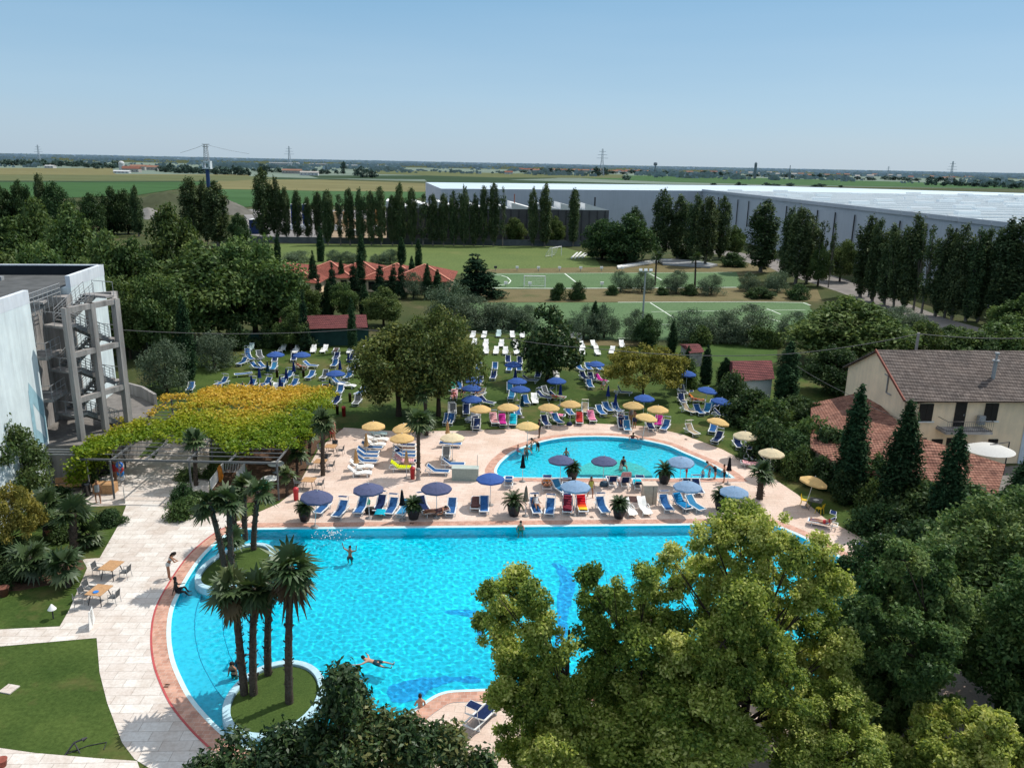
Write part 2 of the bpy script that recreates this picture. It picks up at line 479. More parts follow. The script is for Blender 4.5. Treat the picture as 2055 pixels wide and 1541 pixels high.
def watermat():
    t = NT('pool_water')
    g = t.n('ShaderNodeBsdfRefraction'); g.inputs['IOR'].default_value = 1.33; g.inputs['Roughness'].default_value = 0; g.inputs['Color'].default_value = (.58, .975, 1, 1)
    gl = t.n('ShaderNodeBsdfGlossy'); gl.inputs['Roughness'].default_value = .02
    fr = t.n('ShaderNodeFresnel'); fr.inputs['IOR'].default_value = 1.33
    m = t.n('ShaderNodeMixShader'); t.l(fr.outputs[0], m.inputs[0]); t.l(g.outputs[0], m.inputs[1]); t.l(gl.outputs[0], m.inputs[2]); t.l(m.outputs[0], t.out.inputs['Surface'])
    return t.mat
def water_mesh(outl):
    """rippled surface reaching a little into the basin wall; it bends the sunlight onto the floor"""
    inn = offset(outl, -0.1); r = np.random.default_rng(1)
    x0, x1, y0, y1 = min(p.x for p in inn), max(p.x for p in inn), min(p.y for p in inn), max(p.y for p in inn)
    nx, ny = int((x1 - x0) / .065), int((y1 - y0) / .065)
    X, Y = np.meshgrid(np.linspace(x0, x1, nx), np.linspace(y0, y1, ny)); Z = np.zeros_like(X)
    for i in range(30):
        L = .24 + .5 * r.random() ** 1.2; a = r.random() * 6.28
        Z += .0030 * L * np.sin(2 * np.pi / L * (X * np.cos(a) + Y * np.sin(a)) + r.random() * 6.28)
    inside = np.zeros(X.shape, bool)
    for i in range(len(inn)):
        a, b = inn[i - 1], inn[i]
        if a.y == b.y: continue
        c = ((a.y > Y) != (b.y > Y)) & (X < (b.x - a.x) * (Y - a.y) / (b.y - a.y) + a.x)
        inside ^= c
    cell = inside[:-1, :-1] | inside[1:, :-1] | inside[:-1, 1:] | inside[1:, 1:]
    jj, ii = np.nonzero(cell); k = jj * nx + ii
    f = np.stack([k, k + 1, k + nx + 1, k + nx], 1)
    u, inv = np.unique(f, return_inverse=True); f = inv.reshape(f.shape)
    V = np.stack([X, Y, Z + WZ], -1).reshape(-1, 3)[u]
    me = bpy.data.meshes.new('water'); n = len(f)
    me.vertices.add(len(V)); me.vertices.foreach_set('co', V.reshape(-1).astype(np.float32))
    me.loops.add(n * 4); me.loops.foreach_set('vertex_index', f.reshape(-1).astype(np.int32))
    me.polygons.add(n); me.polygons.foreach_set('loop_start', np.arange(0, n * 4, 4, dtype=np.int32)); me.polygons.foreach_set('use_smooth', [True] * n)
    me.update(calc_edges=True); me.materials.append(MAT['water']); return me
MAT['water'] = watermat()

def S(name, mb, mats, kind='structure'):
    return tag(mb.build(name, mats), kind=kind)

# ground: near sheet with the two basins cut out, then rings out to the horizon
m = MB()
near = [(-160, 2), (-160, 140), (160, 140), (160, 2)]
m.holed([ccw([Vector(p) for p in near]), BIGC, SMALLC], 0.0)
xs = [-30000, -4000, -700, -160, 160, 700, 4000, 30000]
ys = [-200, 2, 140, 500, 1500, 6000, 40000]
for i in range(len(xs) - 1):
    for j in range(len(ys) - 1):
        if xs[i] == -160 and ys[j] == 2: continue
        m.add([(xs[i], ys[j], 0), (xs[i + 1], ys[j], 0), (xs[i + 1], ys[j + 1], 0), (xs[i], ys[j + 1], 0)], [(0, 1, 2, 3)])
S('ground', m, MAT['ground'])

# lawns (a centimetre over the earth)
def sheet(name, pxs, z, mat, kind='structure'):
    mb = MB(); mb.poly([P(x, y, 0) for x, y in pxs], z)
    return S(name, mb, mat, kind)

deck_px = [(690, 858), (800, 866), (955, 864), (1050, 860), (1100, 854), (1200, 850), (1300, 856), (1370, 872), (1450, 902), (1530, 945), (1600, 992), (1655, 1040), (1730, 1080), (1800, 1120), (1890, 1180), (1960, 1260), (2000, 1360), (1990, 1480),
           (1900, 1560), (1600, 1600), (1000, 1640), (500, 1640), (330, 1541), (360, 1480), (250, 1330), (300, 1180), (330, 1100), (480, 1045), (560, 1010), (592, 985), (640, 900)]
sheet('lawn', [(60, 905), (250, 800), (420, 700), (560, 690), (940, 672), (1250, 690), (1480, 700), (1700, 800), (1800, 950), (1900, 1100), (2100, 1300), (2100, 1560), (1400, 1700), (600, 1700), (-40, 1680), (-60, 1100)], 0.006, MAT['lawn']) if False else None
m = MB()
lawn_loop = ccw([P(x, y, 0).xy for x, y in [(-60, 960), (60, 905), (250, 800), (400, 712), (560, 690), (940, 668), (1250, 690), (1480, 700), (1700, 800), (1800, 950), (1900, 1100), (2100, 1300), (2100, 1560), (1400, 1700), (600, 1700), (-40, 1680)]])
m.holed([lawn_loop, BIGC, SMALLC], 0.006)
S('lawn', m, MAT['lawn'])
m = MB()
m.holed([ccw([P(x, y, 0).xy for x, y in deck_px]), BIGC, SMALLC], 0.014)
S('pool_deck', m, MAT['deck'])
# white stone walk at the left and its two side paths
walk = [(255, 1010), (300, 985), (300, 935), (335, 880), (420, 880), (420, 1000), (480, 1010), (470, 1050), (400, 1100), (345, 1160), (318, 1240), (318, 1300), (345, 1390), (400, 1480), (440, 1560), (330, 1560),
        (270, 1523), (245, 1490), (215, 1410), (200, 1350), (194, 1280), (0, 1297), (-40, 1300), (-40, 1267), (0, 1263), (120, 1257), (140, 1222), (175, 1140), (165, 1122), (200, 1120), (240, 1050)]
sheet('stone_walk', walk, 0.020, MAT['path'])
sheet('stone_walk', [(-40, 1498), (0, 1501), (70, 1511), (200, 1522), (275, 1527), (300, 1600), (-40, 1600)], 0.024, MAT['path'])
sheet('stone_walk', [(130, 965), (200, 930), (300, 915), (340, 945), (315, 990), (262, 1013), (195, 1016), (60, 1010)], 0.017, MAT['path'])
sheet('planting_bed', [(592, 988), (640, 890), (690, 860), (560, 860), (430, 960), (425, 1010), (480, 1010), (560, 1005)], 0.018, MAT['soil'])
sheet('planting_bed', [(-60, 1130), (60, 1140), (160, 1110), (170, 1140), (120, 1170), (40, 1185), (-60, 1190)], 0.012, MAT['soil'])

# pool coping, rim, basin
def ring(name, a, b, za, zb, mat):
    mb = MB()
    n = len(a)
    mb.add([(p[0], p[1], za) for p in a] + [(p[0], p[1], zb) for p in b], [(i, (i + 1) % n, n + (i + 1) % n, n + i) for i in range(n)])
    me = mb.mesh(name, mat)
    bm = bmesh.new(); bm.from_mesh(me); bmesh.ops.recalc_face_normals(bm, faces=bm.faces); bm.to_mesh(me); bm.free()
    return tag(obj(name, me), kind='structure')

for outl, outc, nm, fl, dep in ((BIG, BIGC, 'pool', 'pool_floor', -1.25), (SMALL, SMALLC, 'small_pool', 'pool_floor_small', -0.75)):
    inn = offset(outl, -0.2)
    ring(nm + '_coping', outl, outc, 0.03, 0.03, MAT['coping'])
    ring(nm + '_rim', offset(outl, 0.02), inn, 0.035, 0.0, MAT['pool_rim'])
    ring(nm + '_basin', inn, inn, 0.0, dep, MAT['pool_wall'] if nm == 'pool' else MAT['pool_step'])
    mb = MB(); mb.poly([(p.x, p.y, 0) for p in offset(outl, -0.19)], dep)
    S(nm + '_floor', mb, MAT[fl])
    wo = tag(obj(nm + '_water', water_mesh(outl)), kind='structure'); wo.cycles.is_caustics_caster = True
# red line along the left of the big pool's coping, on the deck side
la = crom(left_arc, 6)
la_n = []
for i in range(len(la)):
    d = (la[min(i + 1, len(la) - 1)] - la[max(i - 1, 0)]).normalized()
    la_n.append(Vector((d.y, -d.x)) * (1 if True else -1))
if la_n[len(la_n) // 2].x > 0: la_n = [-v for v in la_n]
def band(d0, d1, z, i0=0, i1=None):
    mb = MB()
    i1 = i1 or len(la)
    mb.strip([(la[i].x + la_n[i].x * d0, la[i].y + la_n[i].y * d0, z) for i in range(i0, i1)], [(la[i].x + la_n[i].x * d1, la[i].y + la_n[i].y * d1, z) for i in range(i0, i1)])
    return mb
S('red_line', band(0.70, 0.80, 0.036), MAT['red_line'])
# wide submerged steps at the left end
for k, (d0, d1, z) in enumerate([(-0.15, -1.35, -0.30), (-1.33, -2.75, -0.62), (-2.73, -4.1, -0.93)]):
    mb = band(d0, d1, z, 2)
    n_ = len(la) - 2
    mb.strip([(la[i].x + la_n[i].x * d1, la[i].y + la_n[i].y * d1, z) for i in range(2, len(la))], [(la[i].x + la_n[i].x * d1, la[i].y + la_n[i].y * d1, z - 0.34) for i in range(2, len(la))])
    S('pool_step', mb, MAT['pool_step'])
    S('step_edge', band(d1 + 0.03, d1 - 0.01, z + 0.004, 2), MAT['pool_step_edge'])
# dark blue figures laid in the pool floor
def inlay(pts, z=-1.24):
    mb = MB(); q = crom([P(*zz('I', x, y), -1.25).xy for x, y in pts], 5, True)
    mb.poly([(v.x, v.y, 0) for v in q], z)
    S('pool_inlay', mb, MAT['inlay'])
inlay([(1490, 255), (1560, 275), (1612, 340), (1625, 400), (1605, 480), (1580, 570), (1575, 680), (1500, 760), (1520, 600), (1518, 470), (1535, 380), (1520, 310)])
inlay([(850, 545), (960, 530), (1060, 540), (1100, 600), (1070, 690), (1040, 640), (1000, 575), (920, 560)])
inlay([(520, 1000), (600, 960), (740, 930), (900, 925), (1050, 930), (1060, 960), (900, 962), (780, 1000), (700, 1060), (560, 1080)])
# pale shallow shelf of the small pool
mb = MB()
cc = P(1236, 962, -0.4)
pts = [(cc.x + 3.0 * math.cos(a), min(cc.y + 3.6 * math.sin(a), cc.y + 4), 0) for a in np.linspace(0.02, math.pi - 0.02, 32)]
ib = [v for v in SMALL]
mb.prism([(x, y + 0.35) for x, y, _ in pts], -0.75, -0.33)
S('pool_shelf', mb, MAT['pool_shelf'])

# planted islands in the big pool: a thing each
def island(c, rx, ry, rot, label):
    e = empty('pool_island', label, 'planter', (c[0], c[1], 0))
    n = 48
    def loop(k, z): return [(math.cos(rot) * (rx + k) * math.cos(a) - math.sin(rot) * (ry + k) * math.sin(a), math.sin(rot) * (rx + k) * math.cos(a) + math.cos(rot) * (ry + k) * math.sin(a), z) for a in np.linspace(0, 2 * math.pi, n, endpoint=False)]
    w = MB()
    prof = [(0.05, -1.25), (0.0, 0.30), (-0.02, 0.33), (-0.33, 0.33), (-0.35, 0.30), (-0.35, 0.05)]
    L = [loop(*p) for p in prof]
    for a, b in zip(L, L[1:]):
        w.add(a + b, [(i, (i + 1) % n, n + (i + 1) % n, n + i) for i in range(n)], 0, True)
    w.build('wall', MAT['island_wall'], e)
    l = MB(); l.add([(0, 0, 0.34)] + loop(-0.36, 0.2), [(0, 1 + i, 1 + (i + 1) % n) for i in range(n)], 0, True)
    l.build('turf', MAT['island_turf'], e)
    return e
ISL1, ISL2 = P(552, 1397, 0.3), P(474, 1133, 0.3)
island(ISL1, 2.22, 2.8, 0.0, 'round pale blue walled grass island carrying the taller palms in the big pool')
island(ISL2, 1.95, 3.0, R(-14), 'oval pale blue walled grass island nearer the deck with slim palms')
# ------------------------------------------------------------------ VEGETATION
def unit(v): return v / np.maximum(1e-9, np.linalg.norm(v, axis=1, keepdims=True))

def leaves(cl, n_per, size, rnd, aspect=0.55, upb=0.35, outb=0.5, flat=1.0, tjit=0.16, shell=0.33):
    """cl: array (K,6): centre xyz, radius, z stretch, tint -> quads and tints"""
    cl = np.asarray(cl, float)
    w = cl[:, 3] ** 2
    idx = rnd.choice(len(cl), n_per, p=w / w.sum())
    d = unit(rnd.normal(size=(n_per, 3)))
    rr = rnd.random(n_per) ** shell
    off = d * (cl[idx, 3] * rr)[:, None]
    off[:, 2] *= cl[idx, 4] * flat
    # ragged clump edge
    off *= (1 + 0.28 * np.sin(d[:, :1] * 9 + cl[idx, :1] * 5) * np.sin(d[:, 1:2] * 7 + cl[idx, 1:2] * 3))
    c = cl[idx, :3] + off
    nrm = unit(d * outb + rnd.normal(size=(n_per, 3)) * 0.6 + np.array([0, 0, upb]))
    u = unit(np.cross(nrm, rnd.normal(size=(n_per, 3))))
    v = np.cross(nrm, u)
    s = size * (0.6 + 0.8 * rnd.random(n_per))[:, None]
    a = u * s * 0.5; b = v * s * 0.5 * aspect
    droop = -0.18 * s * np.array([0, 0, 1])
    V = np.stack([c - a, c + b * 1.0 - a * 0.1, c + a + droop, c - b * 1.0 - a * 0.1], axis=1)
    tint = np.clip(cl[idx, 5] + rnd.normal(size=n_per) * tjit + .30 * (rr - .75), 0, 1)     # tint rises from the inside of each clump to its outer leaves
    return V, tint

def trunk_mb(H, r, limbs, rnd, lean=0.02, zfrac=0.7, n=7, sub=True):
    m = MB()
    pts = [(rnd.normal() * lean * H * t, rnd.normal() * lean * H * t, H * zfrac * t) for t in (0, .2, .45, .7, 1)]
    pts[0] = (0, 0, -0.15)
    m.tube(pts, [r * 1.35, r, r * .82, r * .6, r * .3], n)
    for c in limbs:
        c = Vector(c)
        t = min(0.95, max(0.25, (c.z / (H * zfrac)) * 0.6))
        i = min(3, int(t * 4)); k = t * 4 - i
        s = Vector(pts[i]).lerp(Vector(pts[i + 1]), k)
        mid = s.lerp(c, 0.5) + Vector((rnd.normal() * .12, rnd.normal() * .12, -0.06 * (c - s).length))
        rr = r * (1 - 0.65 * t) * 0.62
        m.tube([s, mid, s.lerp(c, 0.96)], [rr, rr * .6, rr * .15], 5)
        if sub:
            for _ in range(2):
                e = c + Vector(rnd.normal(size=3)) * 0.35
                m.tube([mid, e], [rr * .4, rr * .08], 4)
    return m

def make_tree(nm, H, Rr, z0, prof, K, cr, nleaf, lsize, mats, seed, aspect=0.55, upb=0.35, outb=0.5, inner=0.35, cz=0.85, tr=0.0, lt=(0.25, 0.8), tjit=0.16, zfrac=0.7, nlimb=12, xs=1.0, lumps=3, shell=0.33):
    """crown envelope: radius Rr*prof(t) for t 0..1 from z0 to H"""
    rnd = np.random.default_rng(seed)
    cl = []
    ph = rnd.random(6) * 6.28
    k = 0
    while len(cl) < K and k < K * 30:
        k += 1
        t = rnd.random()
        pr = prof(t)
        if rnd.random() > max(0.06, pr) ** 1.0: continue
        a = rnd.random() * 2 * math.pi
        wob = 1 + 0.16 * math.sin(lumps * a + ph[0] + 4 * t) + 0.10 * math.sin((lumps + 2) * a + ph[1] - 7 * t)
        rad = Rr * pr * wob * (inner + (1 - inner) * rnd.random() ** 0.45)
        rc = cr * (0.65 + 0.7 * rnd.random()) * (0.55 + 0.45 * pr)
        rad = max(0, rad - rc * 0.45)
        z = z0 + (H - z0) * t
        tint = lt[0] + (lt[1] - lt[0]) * rnd.random()
        cl.append((rad * math.cos(a) * xs, rad * math.sin(a), min(z, H - rc * cz * 0.6), rc, cz, tint))
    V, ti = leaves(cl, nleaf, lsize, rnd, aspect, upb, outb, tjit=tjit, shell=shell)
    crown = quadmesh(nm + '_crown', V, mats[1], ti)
    lim = [c[:3] for c in sorted(cl, key=lambda q: -q[3])[:nlimb]]
    tk = trunk_mb(H, tr or H * 0.022, lim, rnd, zfrac=zfrac).mesh(nm + '_trunk', mats[0])
    return {'trunk': tk, 'crown': crown, 'H': float(V[:, :, 2].max()), 'W': float(np.percentile(V[:, :, 0], 99.3) - np.percentile(V[:, :, 0], 0.7))}

LK = 1.0
LM = {}
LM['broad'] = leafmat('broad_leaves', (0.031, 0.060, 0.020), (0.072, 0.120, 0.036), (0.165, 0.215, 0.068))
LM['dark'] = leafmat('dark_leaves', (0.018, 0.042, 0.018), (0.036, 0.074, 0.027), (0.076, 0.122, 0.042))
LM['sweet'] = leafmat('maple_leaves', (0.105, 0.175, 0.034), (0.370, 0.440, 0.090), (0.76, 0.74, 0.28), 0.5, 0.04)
LM['sweet_dark'] = leafmat('shaded_maple_leaves', (0.036, 0.074, 0.026), (0.084, 0.150, 0.044), (0.195, 0.255, 0.085), 0.35, 0.08)  # own leaf colour of the dark green maples
LM['magnolia'] = leafmat('magnolia_leaves', (0.016, 0.038, 0.012), (0.045, 0.085, 0.022), (0.160, 0.150, 0.045), 0.2, 0.05, 0.25)
LM['poplar'] = leafmat('poplar_leaves', (0.028, 0.052, 0.024), (0.062, 0.098, 0.042), (0.140, 0.182, 0.076), 0.25, 0.2)
LM['cypress'] = leafmat('cypress_leaves', (0.014, 0.036, 0.018), (0.026, 0.060, 0.027), (0.052, 0.100, 0.042), 0.1, 0.2, 0.05)
LM['olive'] = leafmat('olive_leaves', (0.050, 0.078, 0.048), (0.100, 0.145, 0.090), (0.165, 0.215, 0.140), 0.2, 0.15)
LM['dull'] = leafmat('dull_olive_leaves', (0.040, 0.064, 0.020), (0.085, 0.120, 0.034), (0.200, 0.215, 0.060), 0.3, 0.06)
LM['yellow'] = leafmat('yellowing_leaves', (0.090, 0.100, 0.020), (0.260, 0.245, 0.048), (0.50, 0.43, 0.11), 0.3, 0.06)
LM['palm'] = leafmat('palm_fronds', (0.022, 0.046, 0.018), (0.048, 0.085, 0.028), (0.115, 0.135, 0.045), 0.25, 0.15, 0.35)
LM['cycad'] = leafmat('cycad_fronds', (0.012, 0.030, 0.010), (0.028, 0.055, 0.015), (0.075, 0.100, 0.030), 0.2, 0.12, 0.25)
LM['dead'] = leafmat('dead_fronds', (0.06, 0.042, 0.022), (0.11, 0.075, 0.04), (0.17, 0.12, 0.06), 0.2, 0.1)
LM['vine'] = leafmat('vine_leaves', (0.11, 0.21, 0.014), (0.29, 0.35, 0.025), (0.64, 0.46, 0.06), 0.35, 0.02)
LM['fir'] = leafmat('conifer_needles', (0.010, 0.026, 0.016), (0.018, 0.042, 0.022), (0.032, 0.060, 0.030), 0.1, 0.2, 0.05)
LM['far'] = leafmat('far_leaves', (0.048, 0.082, 0.075), (0.075, 0.120, 0.105), (0.115, 0.165, 0.14), 0.1, 0.3, 0.0)  # bluish distance haze mixed into the leaf colour

sph = lambda t: math.sqrt(max(0.0, 1 - (2 * t - 1) ** 2))
oval = lambda t: math.sin(math.pi * min(1, t ** 0.75)) ** 0.6 if t < 1 else 0
egg = lambda t: max(0.05, math.sin(math.pi * (0.12 + 0.88 * t) ** 0.8)) ** 0.75
column = lambda t: min(1.0, (t * 5 + 0.35)) * (1 - max(0, (t - 0.72) / 0.30) ** 1.6) if t < 0.995 else 0.05
cone = lambda t: min(1.0, 0.6 + t * 3) * (1 - t) ** 0.62
spire = lambda t: max(0.06, (1 - t) ** 0.85)
dome = lambda t: math.sqrt(max(0.02, 1 - t ** 2.2))

flame = lambda t: min(1.0, 0.72 + 1.1 * t) * max(0.03, 1 - t ** 2.6) ** 0.8
PT = {}
def proto(k, *a, **kw): PT.setdefault(k, []).append(make_tree(k, *a, **kw))
BK, PB = MAT['bark'], MAT['pale_bark']
for s in (11, 12, 13): proto('broad', 13, 5.2, 2.6, egg, 75, 1.5, 15000, 0.46, (BK, LM['broad']), s)
for s in (21, 22, 23): proto('darkbroad', 12, 5.0, 1.2, egg, 75, 1.5, 13000, 0.46, (BK, LM['dark']), s)
for s in (31, 32, 33, 34): proto('poplar', 18, 1.9, 1.4, column, 140, 0.62, 9500, 0.42, (PB, LM['poplar']), s, cz=2.3, zfrac=.9, nlimb=8, tr=.22, upb=.5, inner=.25)
for s in (36, 37): proto('thinpoplar', 17, 1.3, 2.5, column, 26, 0.62, 1100, 0.50, (PB, LM['poplar']), s, cz=2.0, zfrac=.95, nlimb=20, tr=.18, upb=.5, inner=.3)
for s in (41, 42, 43): proto('cypress', 9, 1.15, 0.1, flame, 300, 0.40, 15000, 0.22, (BK, LM['cypress']), s, cz=1.5, zfrac=.8, nlimb=3, upb=.9, inner=.3, tr=.12, lumps=2)
for s in (51, 52, 53): proto('olive', 4.6, 2.5, 0.7, dome, 48, 0.85, 8500, 0.22, (BK, LM['olive']), s, aspect=.32, zfrac=.55, tr=.14)
for s in (56, 57): proto('shrub', 2.6, 1.7, 0.0, dome, 34, 0.65, 5200, 0.22, (BK, LM['dark']), s, zfrac=.4, tr=.05)
for s in (58, 59): proto('limeshrub', 2.6, 1.7, 0.0, dome, 34, 0.65, 4200, 0.24, (BK, LM['broad']), s, zfrac=.4, tr=.05)
for s in (61, 62): proto('fir', 9, 2.4, 0.5, spire, 60, 0.9, 6500, 0.34, (BK, LM['fir']), s, cz=.6, zfrac=.9, nlimb=6, upb=.7)

def place(kind, label, cat, bx, by, ty, wpx, group=None, name=None, rz=None, var=None, ground=None, Hm=None, Wm=None):
    """a tree whose foot stands where photo pixel (bx,by) meets the ground, as tall and wide as the photo shows"""
    q = ground if ground is not None else P(bx, by, 0)
    Hh = Hm or zat(bx, ty, q)
    dist = math.hypot(q[0], q[1])
    k = FPX / ((Vector((q[0], q[1], Hh * .5)) - Vector((0, 0, CAMH))).dot(FW))
    W = Wm or wpx / k
    ps = PT[kind]
    p = ps[(var if var is not None else random.randrange(len(ps))) % len(ps)]
    root = empty(name or cat.replace(' ', '_'), label, cat, (q[0], q[1], 0), random.uniform(0, 6.28) if rz is None else rz, group, (W / p['W'], W / p['W'], Hh / p['H']))
    obj('trunk', p['trunk'], root); obj('crown', p['crown'], root)
    return root

def series(kind, cat, rows, lab, group=None, t=None, **kw):
    """rows: (x, top y, width, base y) listed left to right; label from a template with {n}"""
    for i, r in enumerate(rows):
        x, ty, w, by = r[:4]
        if t:
            _, _, k = ZR[t]
            x, ty = zz(t, x, ty); by = zz(t, 0, by)[1]; w = w / k
        kd = r[4] if len(r) > 4 else kind
        place(kd, lab.format(n=ORD[i + 1]), cat, x, by, ty, w, group, **kw)

# long row of poplars behind the far football field
series('poplar', 'poplar tree', [(1560, 215, 105, 655), (1635, 265, 66, 655), (1690, 330, 62, 655), (1755, 350, 66, 655), (1820, 390, 54, 655), (1880, 360, 66, 656), (1940, 350, 66, 656), (2005, 382, 44, 656, 'thinpoplar')],
       '{n} poplar from the left end of the long row behind the far football field', 'poplars in the long row behind the far field', t='A')
rowB = [(25, 350, 64, 681), (100, 380, 44, 681, 'thinpoplar'), (155, 335, 68, 681), (220, 335, 62, 682), (280, 355, 62, 682), (337, 330, 72, 682), (405, 380, 54, 683), (452, 305, 74, 683), (520, 335, 62, 684), (585, 375, 70, 684, 'thinpoplar'), (642, 370, 72, 685), (705, 370, 62, 685),
        (765, 350, 58, 686), (825, 320, 62, 687), (885, 370, 62, 687), (940, 325, 58, 688), (998, 305, 66, 689), (1052, 330, 44, 690, 'thinpoplar'), (1228, 330, 54, 690), (1300, 305, 72, 690), (1467, 335, 68, 690)]
for i, r in enumerate(rowB):
    x, ty = zz('B', r[0], r[1]); by = zz('B', 0, r[3])[1]
    r = (r[0], r[1], r[2] * 1.0) + r[3:]
    place(r[4] if len(r) > 4 else 'poplar', ORD[i + 9] + ' poplar from the left end of the long row behind the far football field', 'poplar tree', x, by, ty, r[2] / 2.936, 'poplars in the long row behind the far field')
# poplars along the road by the warehouse
rowC = [(65, 255, 95, 655), (160, 295, 105, 655), (240, 290, 90, 670), (312, 300, 115, 690), (392, 300, 84, 655), (615, 320, 145, 725), (752, 355, 84, 775), (805, 355, 130, 790), (865, 400, 95, 785), (930, 440, 50, 800, 'thinpoplar'), (985, 450, 40, 810, 'thinpoplar'), (1160, 400, 104, 860), (1225, 420, 94, 885), (1290, 450, 90, 905),
        (1395, 390, 112, 925), (1342, 500, 80, 915), (1450, 470, 60, 935, 'thinpoplar'), (1495, 460, 60, 950, 'thinpoplar'), (1570, 460, 104, 965), (1660, 440, 100, 985), (1735, 470, 100, 995), (1620, 500, 84, 970), (1800, 465, 98, 995), (1890, 410, 115, 1015), (1960, 400, 165, 1020), (2040, 470, 120, 1030)]
for i, r in enumerate(rowC):
    x, ty = zz('C', r[0], r[1]); by = zz('C', 0, r[3])[1]
    place(r[4] if len(r) > 4 else 'poplar', ('bare thin' if len(r) > 4 else 'tall') + ' poplar by the warehouse road, ' + ORD[i + 1] + ' of that line from the left', 'poplar tree', x, by, ty, r[2] * (1.18 if i > 10 else 1.05) / 2.722, 'poplars along the warehouse road')
# round dark trees in front of the warehouse
place('darkbroad', 'large dark round tree at the corner of the far field, nearer the poplar row', 'tree', 1208, 520, 437, 82)
place('darkbroad', 'larger of two dark round trees beside the stacked field equipment', 'tree', 1255, 527, 425, 112)
place('darkbroad', 'small pointed dark tree in front of the grey sawtooth workshop corner', 'tree', 1272, 500, 412, 40)
place('broad', 'low round tree behind the pole, against the sawtooth workshop wall', 'tree', 1035, 492, 435, 42)
place('broad', 'low round tree beside the twentieth poplar, against the sawtooth workshop', 'tree', 1112, 492, 432, 36)
place('broad', 'spreading olive-brown tree under the warehouse wall between two poplars', 'tree', 1472, 517, 450, 42)
place('broad', 'yellowish leaning tree among the bare poplars by the warehouse road', 'tree', 1685, 565, 478, 62)
place('broad', 'brownish tree with bare trunk by the warehouse road fence', 'tree', 1640, 575, 486, 40)
place('shrub', 'low bush at the bend of the warehouse road', 'bush', 1470, 535, 505, 50)
place('shrub', 'broad bush in dry grass beneath the warehouse road poplars', 'bush', 1385, 520, 488, 60)

# the dark wood at the left
series('darkbroad', 'tree', [(8, 365, 60, 470), (50, 358, 55, 470), (120, 362, 60, 470), (185, 385, 55, 475), (228, 372, 55, 470), (258, 378, 55, 470)], '{n} dark tree from the left in the shaded far wood edge', 'dark trees at the edge of the far wood')
place('poplar', 'tall narrow dark tree rising above the far wood edge at the left', 'tree', 90, 470, 346, 22)
place('poplar', 'lone dark column tree between the far wood edge and the gravel heap', 'tree', 279, 475, 370, 22)
place('poplar', 'broad poplar in front of the gravel heap, nearer the wood', 'poplar tree', 390, 490, 352, 44)
place('poplar', 'slim poplar in front of the gravel heap, middle of three', 'poplar tree', 417, 490, 356, 26)
place('poplar', 'broad poplar in front of the gravel heap, beside the blue tower', 'poplar tree', 438, 495, 360, 46)
place('darkbroad', 'round dark bush-like tree between the gravel heap poplars and the blue sheds', 'tree', 482, 500, 425, 50)
wood = [(40, 650, 430, 140), (95, 640, 390, 130), (170, 660, 400, 130), (230, 690, 455, 120), (20, 700, 500, 130), (120, 720, 480, 150), (205, 720, 510, 120), (285, 690, 470, 130), (330, 720, 545, 110), (262, 720, 590, 90)]
for i, (x, by, ty, w) in enumerate(wood):
    place('broad', 'big dark broadleaf tree behind the white building, ' + ORD[i + 1] + ' counted from the far left', 'tree', x, by, ty, w, 'dark wood behind the white building')
place('broad', 'high-crowned sunlit tree standing behind the two round ones at the lawn corner', 'tree', 355, 640, 402, 130, var=0)
place('broad', 'big round leafy tree at the lawn corner, the one nearer the white building', 'tree', 418, 690, 478, 185, var=1)
place('broad', 'biggest round leafy tree at the lawn corner, beside the maroon roof', 'tree', 515, 680, 470, 185, var=2)
place('darkbroad', 'low leafy tree hanging over the end of the maroon roof', 'tree', 560, 668, 555, 95)
place('cypress', 'tall thin cypress in the shade by the grey olive bushes', 'cypress', 378, 770, 590, 34)
place('olive', 'silvery olive bush between the cypress and the lounger lawn', 'olive tree', 430, 740, 660, 85)
place('olive', 'silvery olive bush nearest the fire stairs, behind the vines', 'olive tree', 335, 790, 672, 95)
place('shrub', 'dark evergreen bush beside the silvery olive bush by the lawn', 'bush', 480, 700, 645, 60)
place('shrub', 'rounded bush by the green fence below the maroon roof', 'bush', 605, 700, 662, 62)
place('shrub', 'dark bush under the round trees behind the lounger lawn', 'bush', 545, 695, 655, 60)

# cypresses round the red-roofed pavilions
cyp = [(558, 525, 470, 16), (644, 525, 454, 18), (726, 545, 470, 16), (806, 530, 475, 16), (840, 540, 478, 15), (630, 590, 502, 18), (668, 600, 525, 26), (686, 580, 518, 14), (711, 600, 525, 30), (725, 585, 505, 22), (763, 600, 525, 28), (790, 590, 530, 24), (806, 600, 520, 26), (827, 580, 513, 18), (858, 600, 528, 16), (642, 640, 550, 28), (660, 640, 560, 22), (612, 704, 580, 28), (708, 706, 598, 22), (733, 640, 570, 22), (757, 638, 580, 26), (878, 600, 540, 22)]
cyp.sort()
for i, (x, by, ty, w) in enumerate(cyp):
    place('cypress' if w < 24 else 'fir', ('slim cypress' if w < 24 else 'broad dark conifer') + ' by the red-roofed pavilions, ' + ORD[i + 1] + ' of the conifers there from the left', 'cypress' if w < 24 else 'conifer', x, by, ty, w, 'conifers round the red-roofed pavilions')
series('olive', 'olive tree', [(598, 502, 58, 527), (672, 500, 36, 527), (700, 503, 38, 528), (755, 508, 26, 530), (783, 498, 40, 530)], '{n} grey olive tree from the left behind the red-roofed pavilions', 'olives behind the pavilions')
place('broad', 'light green bushy tree among the conifers in front of the red roofs', 'tree', 612, 650, 560, 60)
place('broad', 'light green bushy tree between the pavilions and the maroon roof', 'tree', 690, 640, 565, 55)
place('broad', 'rounded green tree in front of the last red pavilion', 'tree', 770, 655, 572, 70)
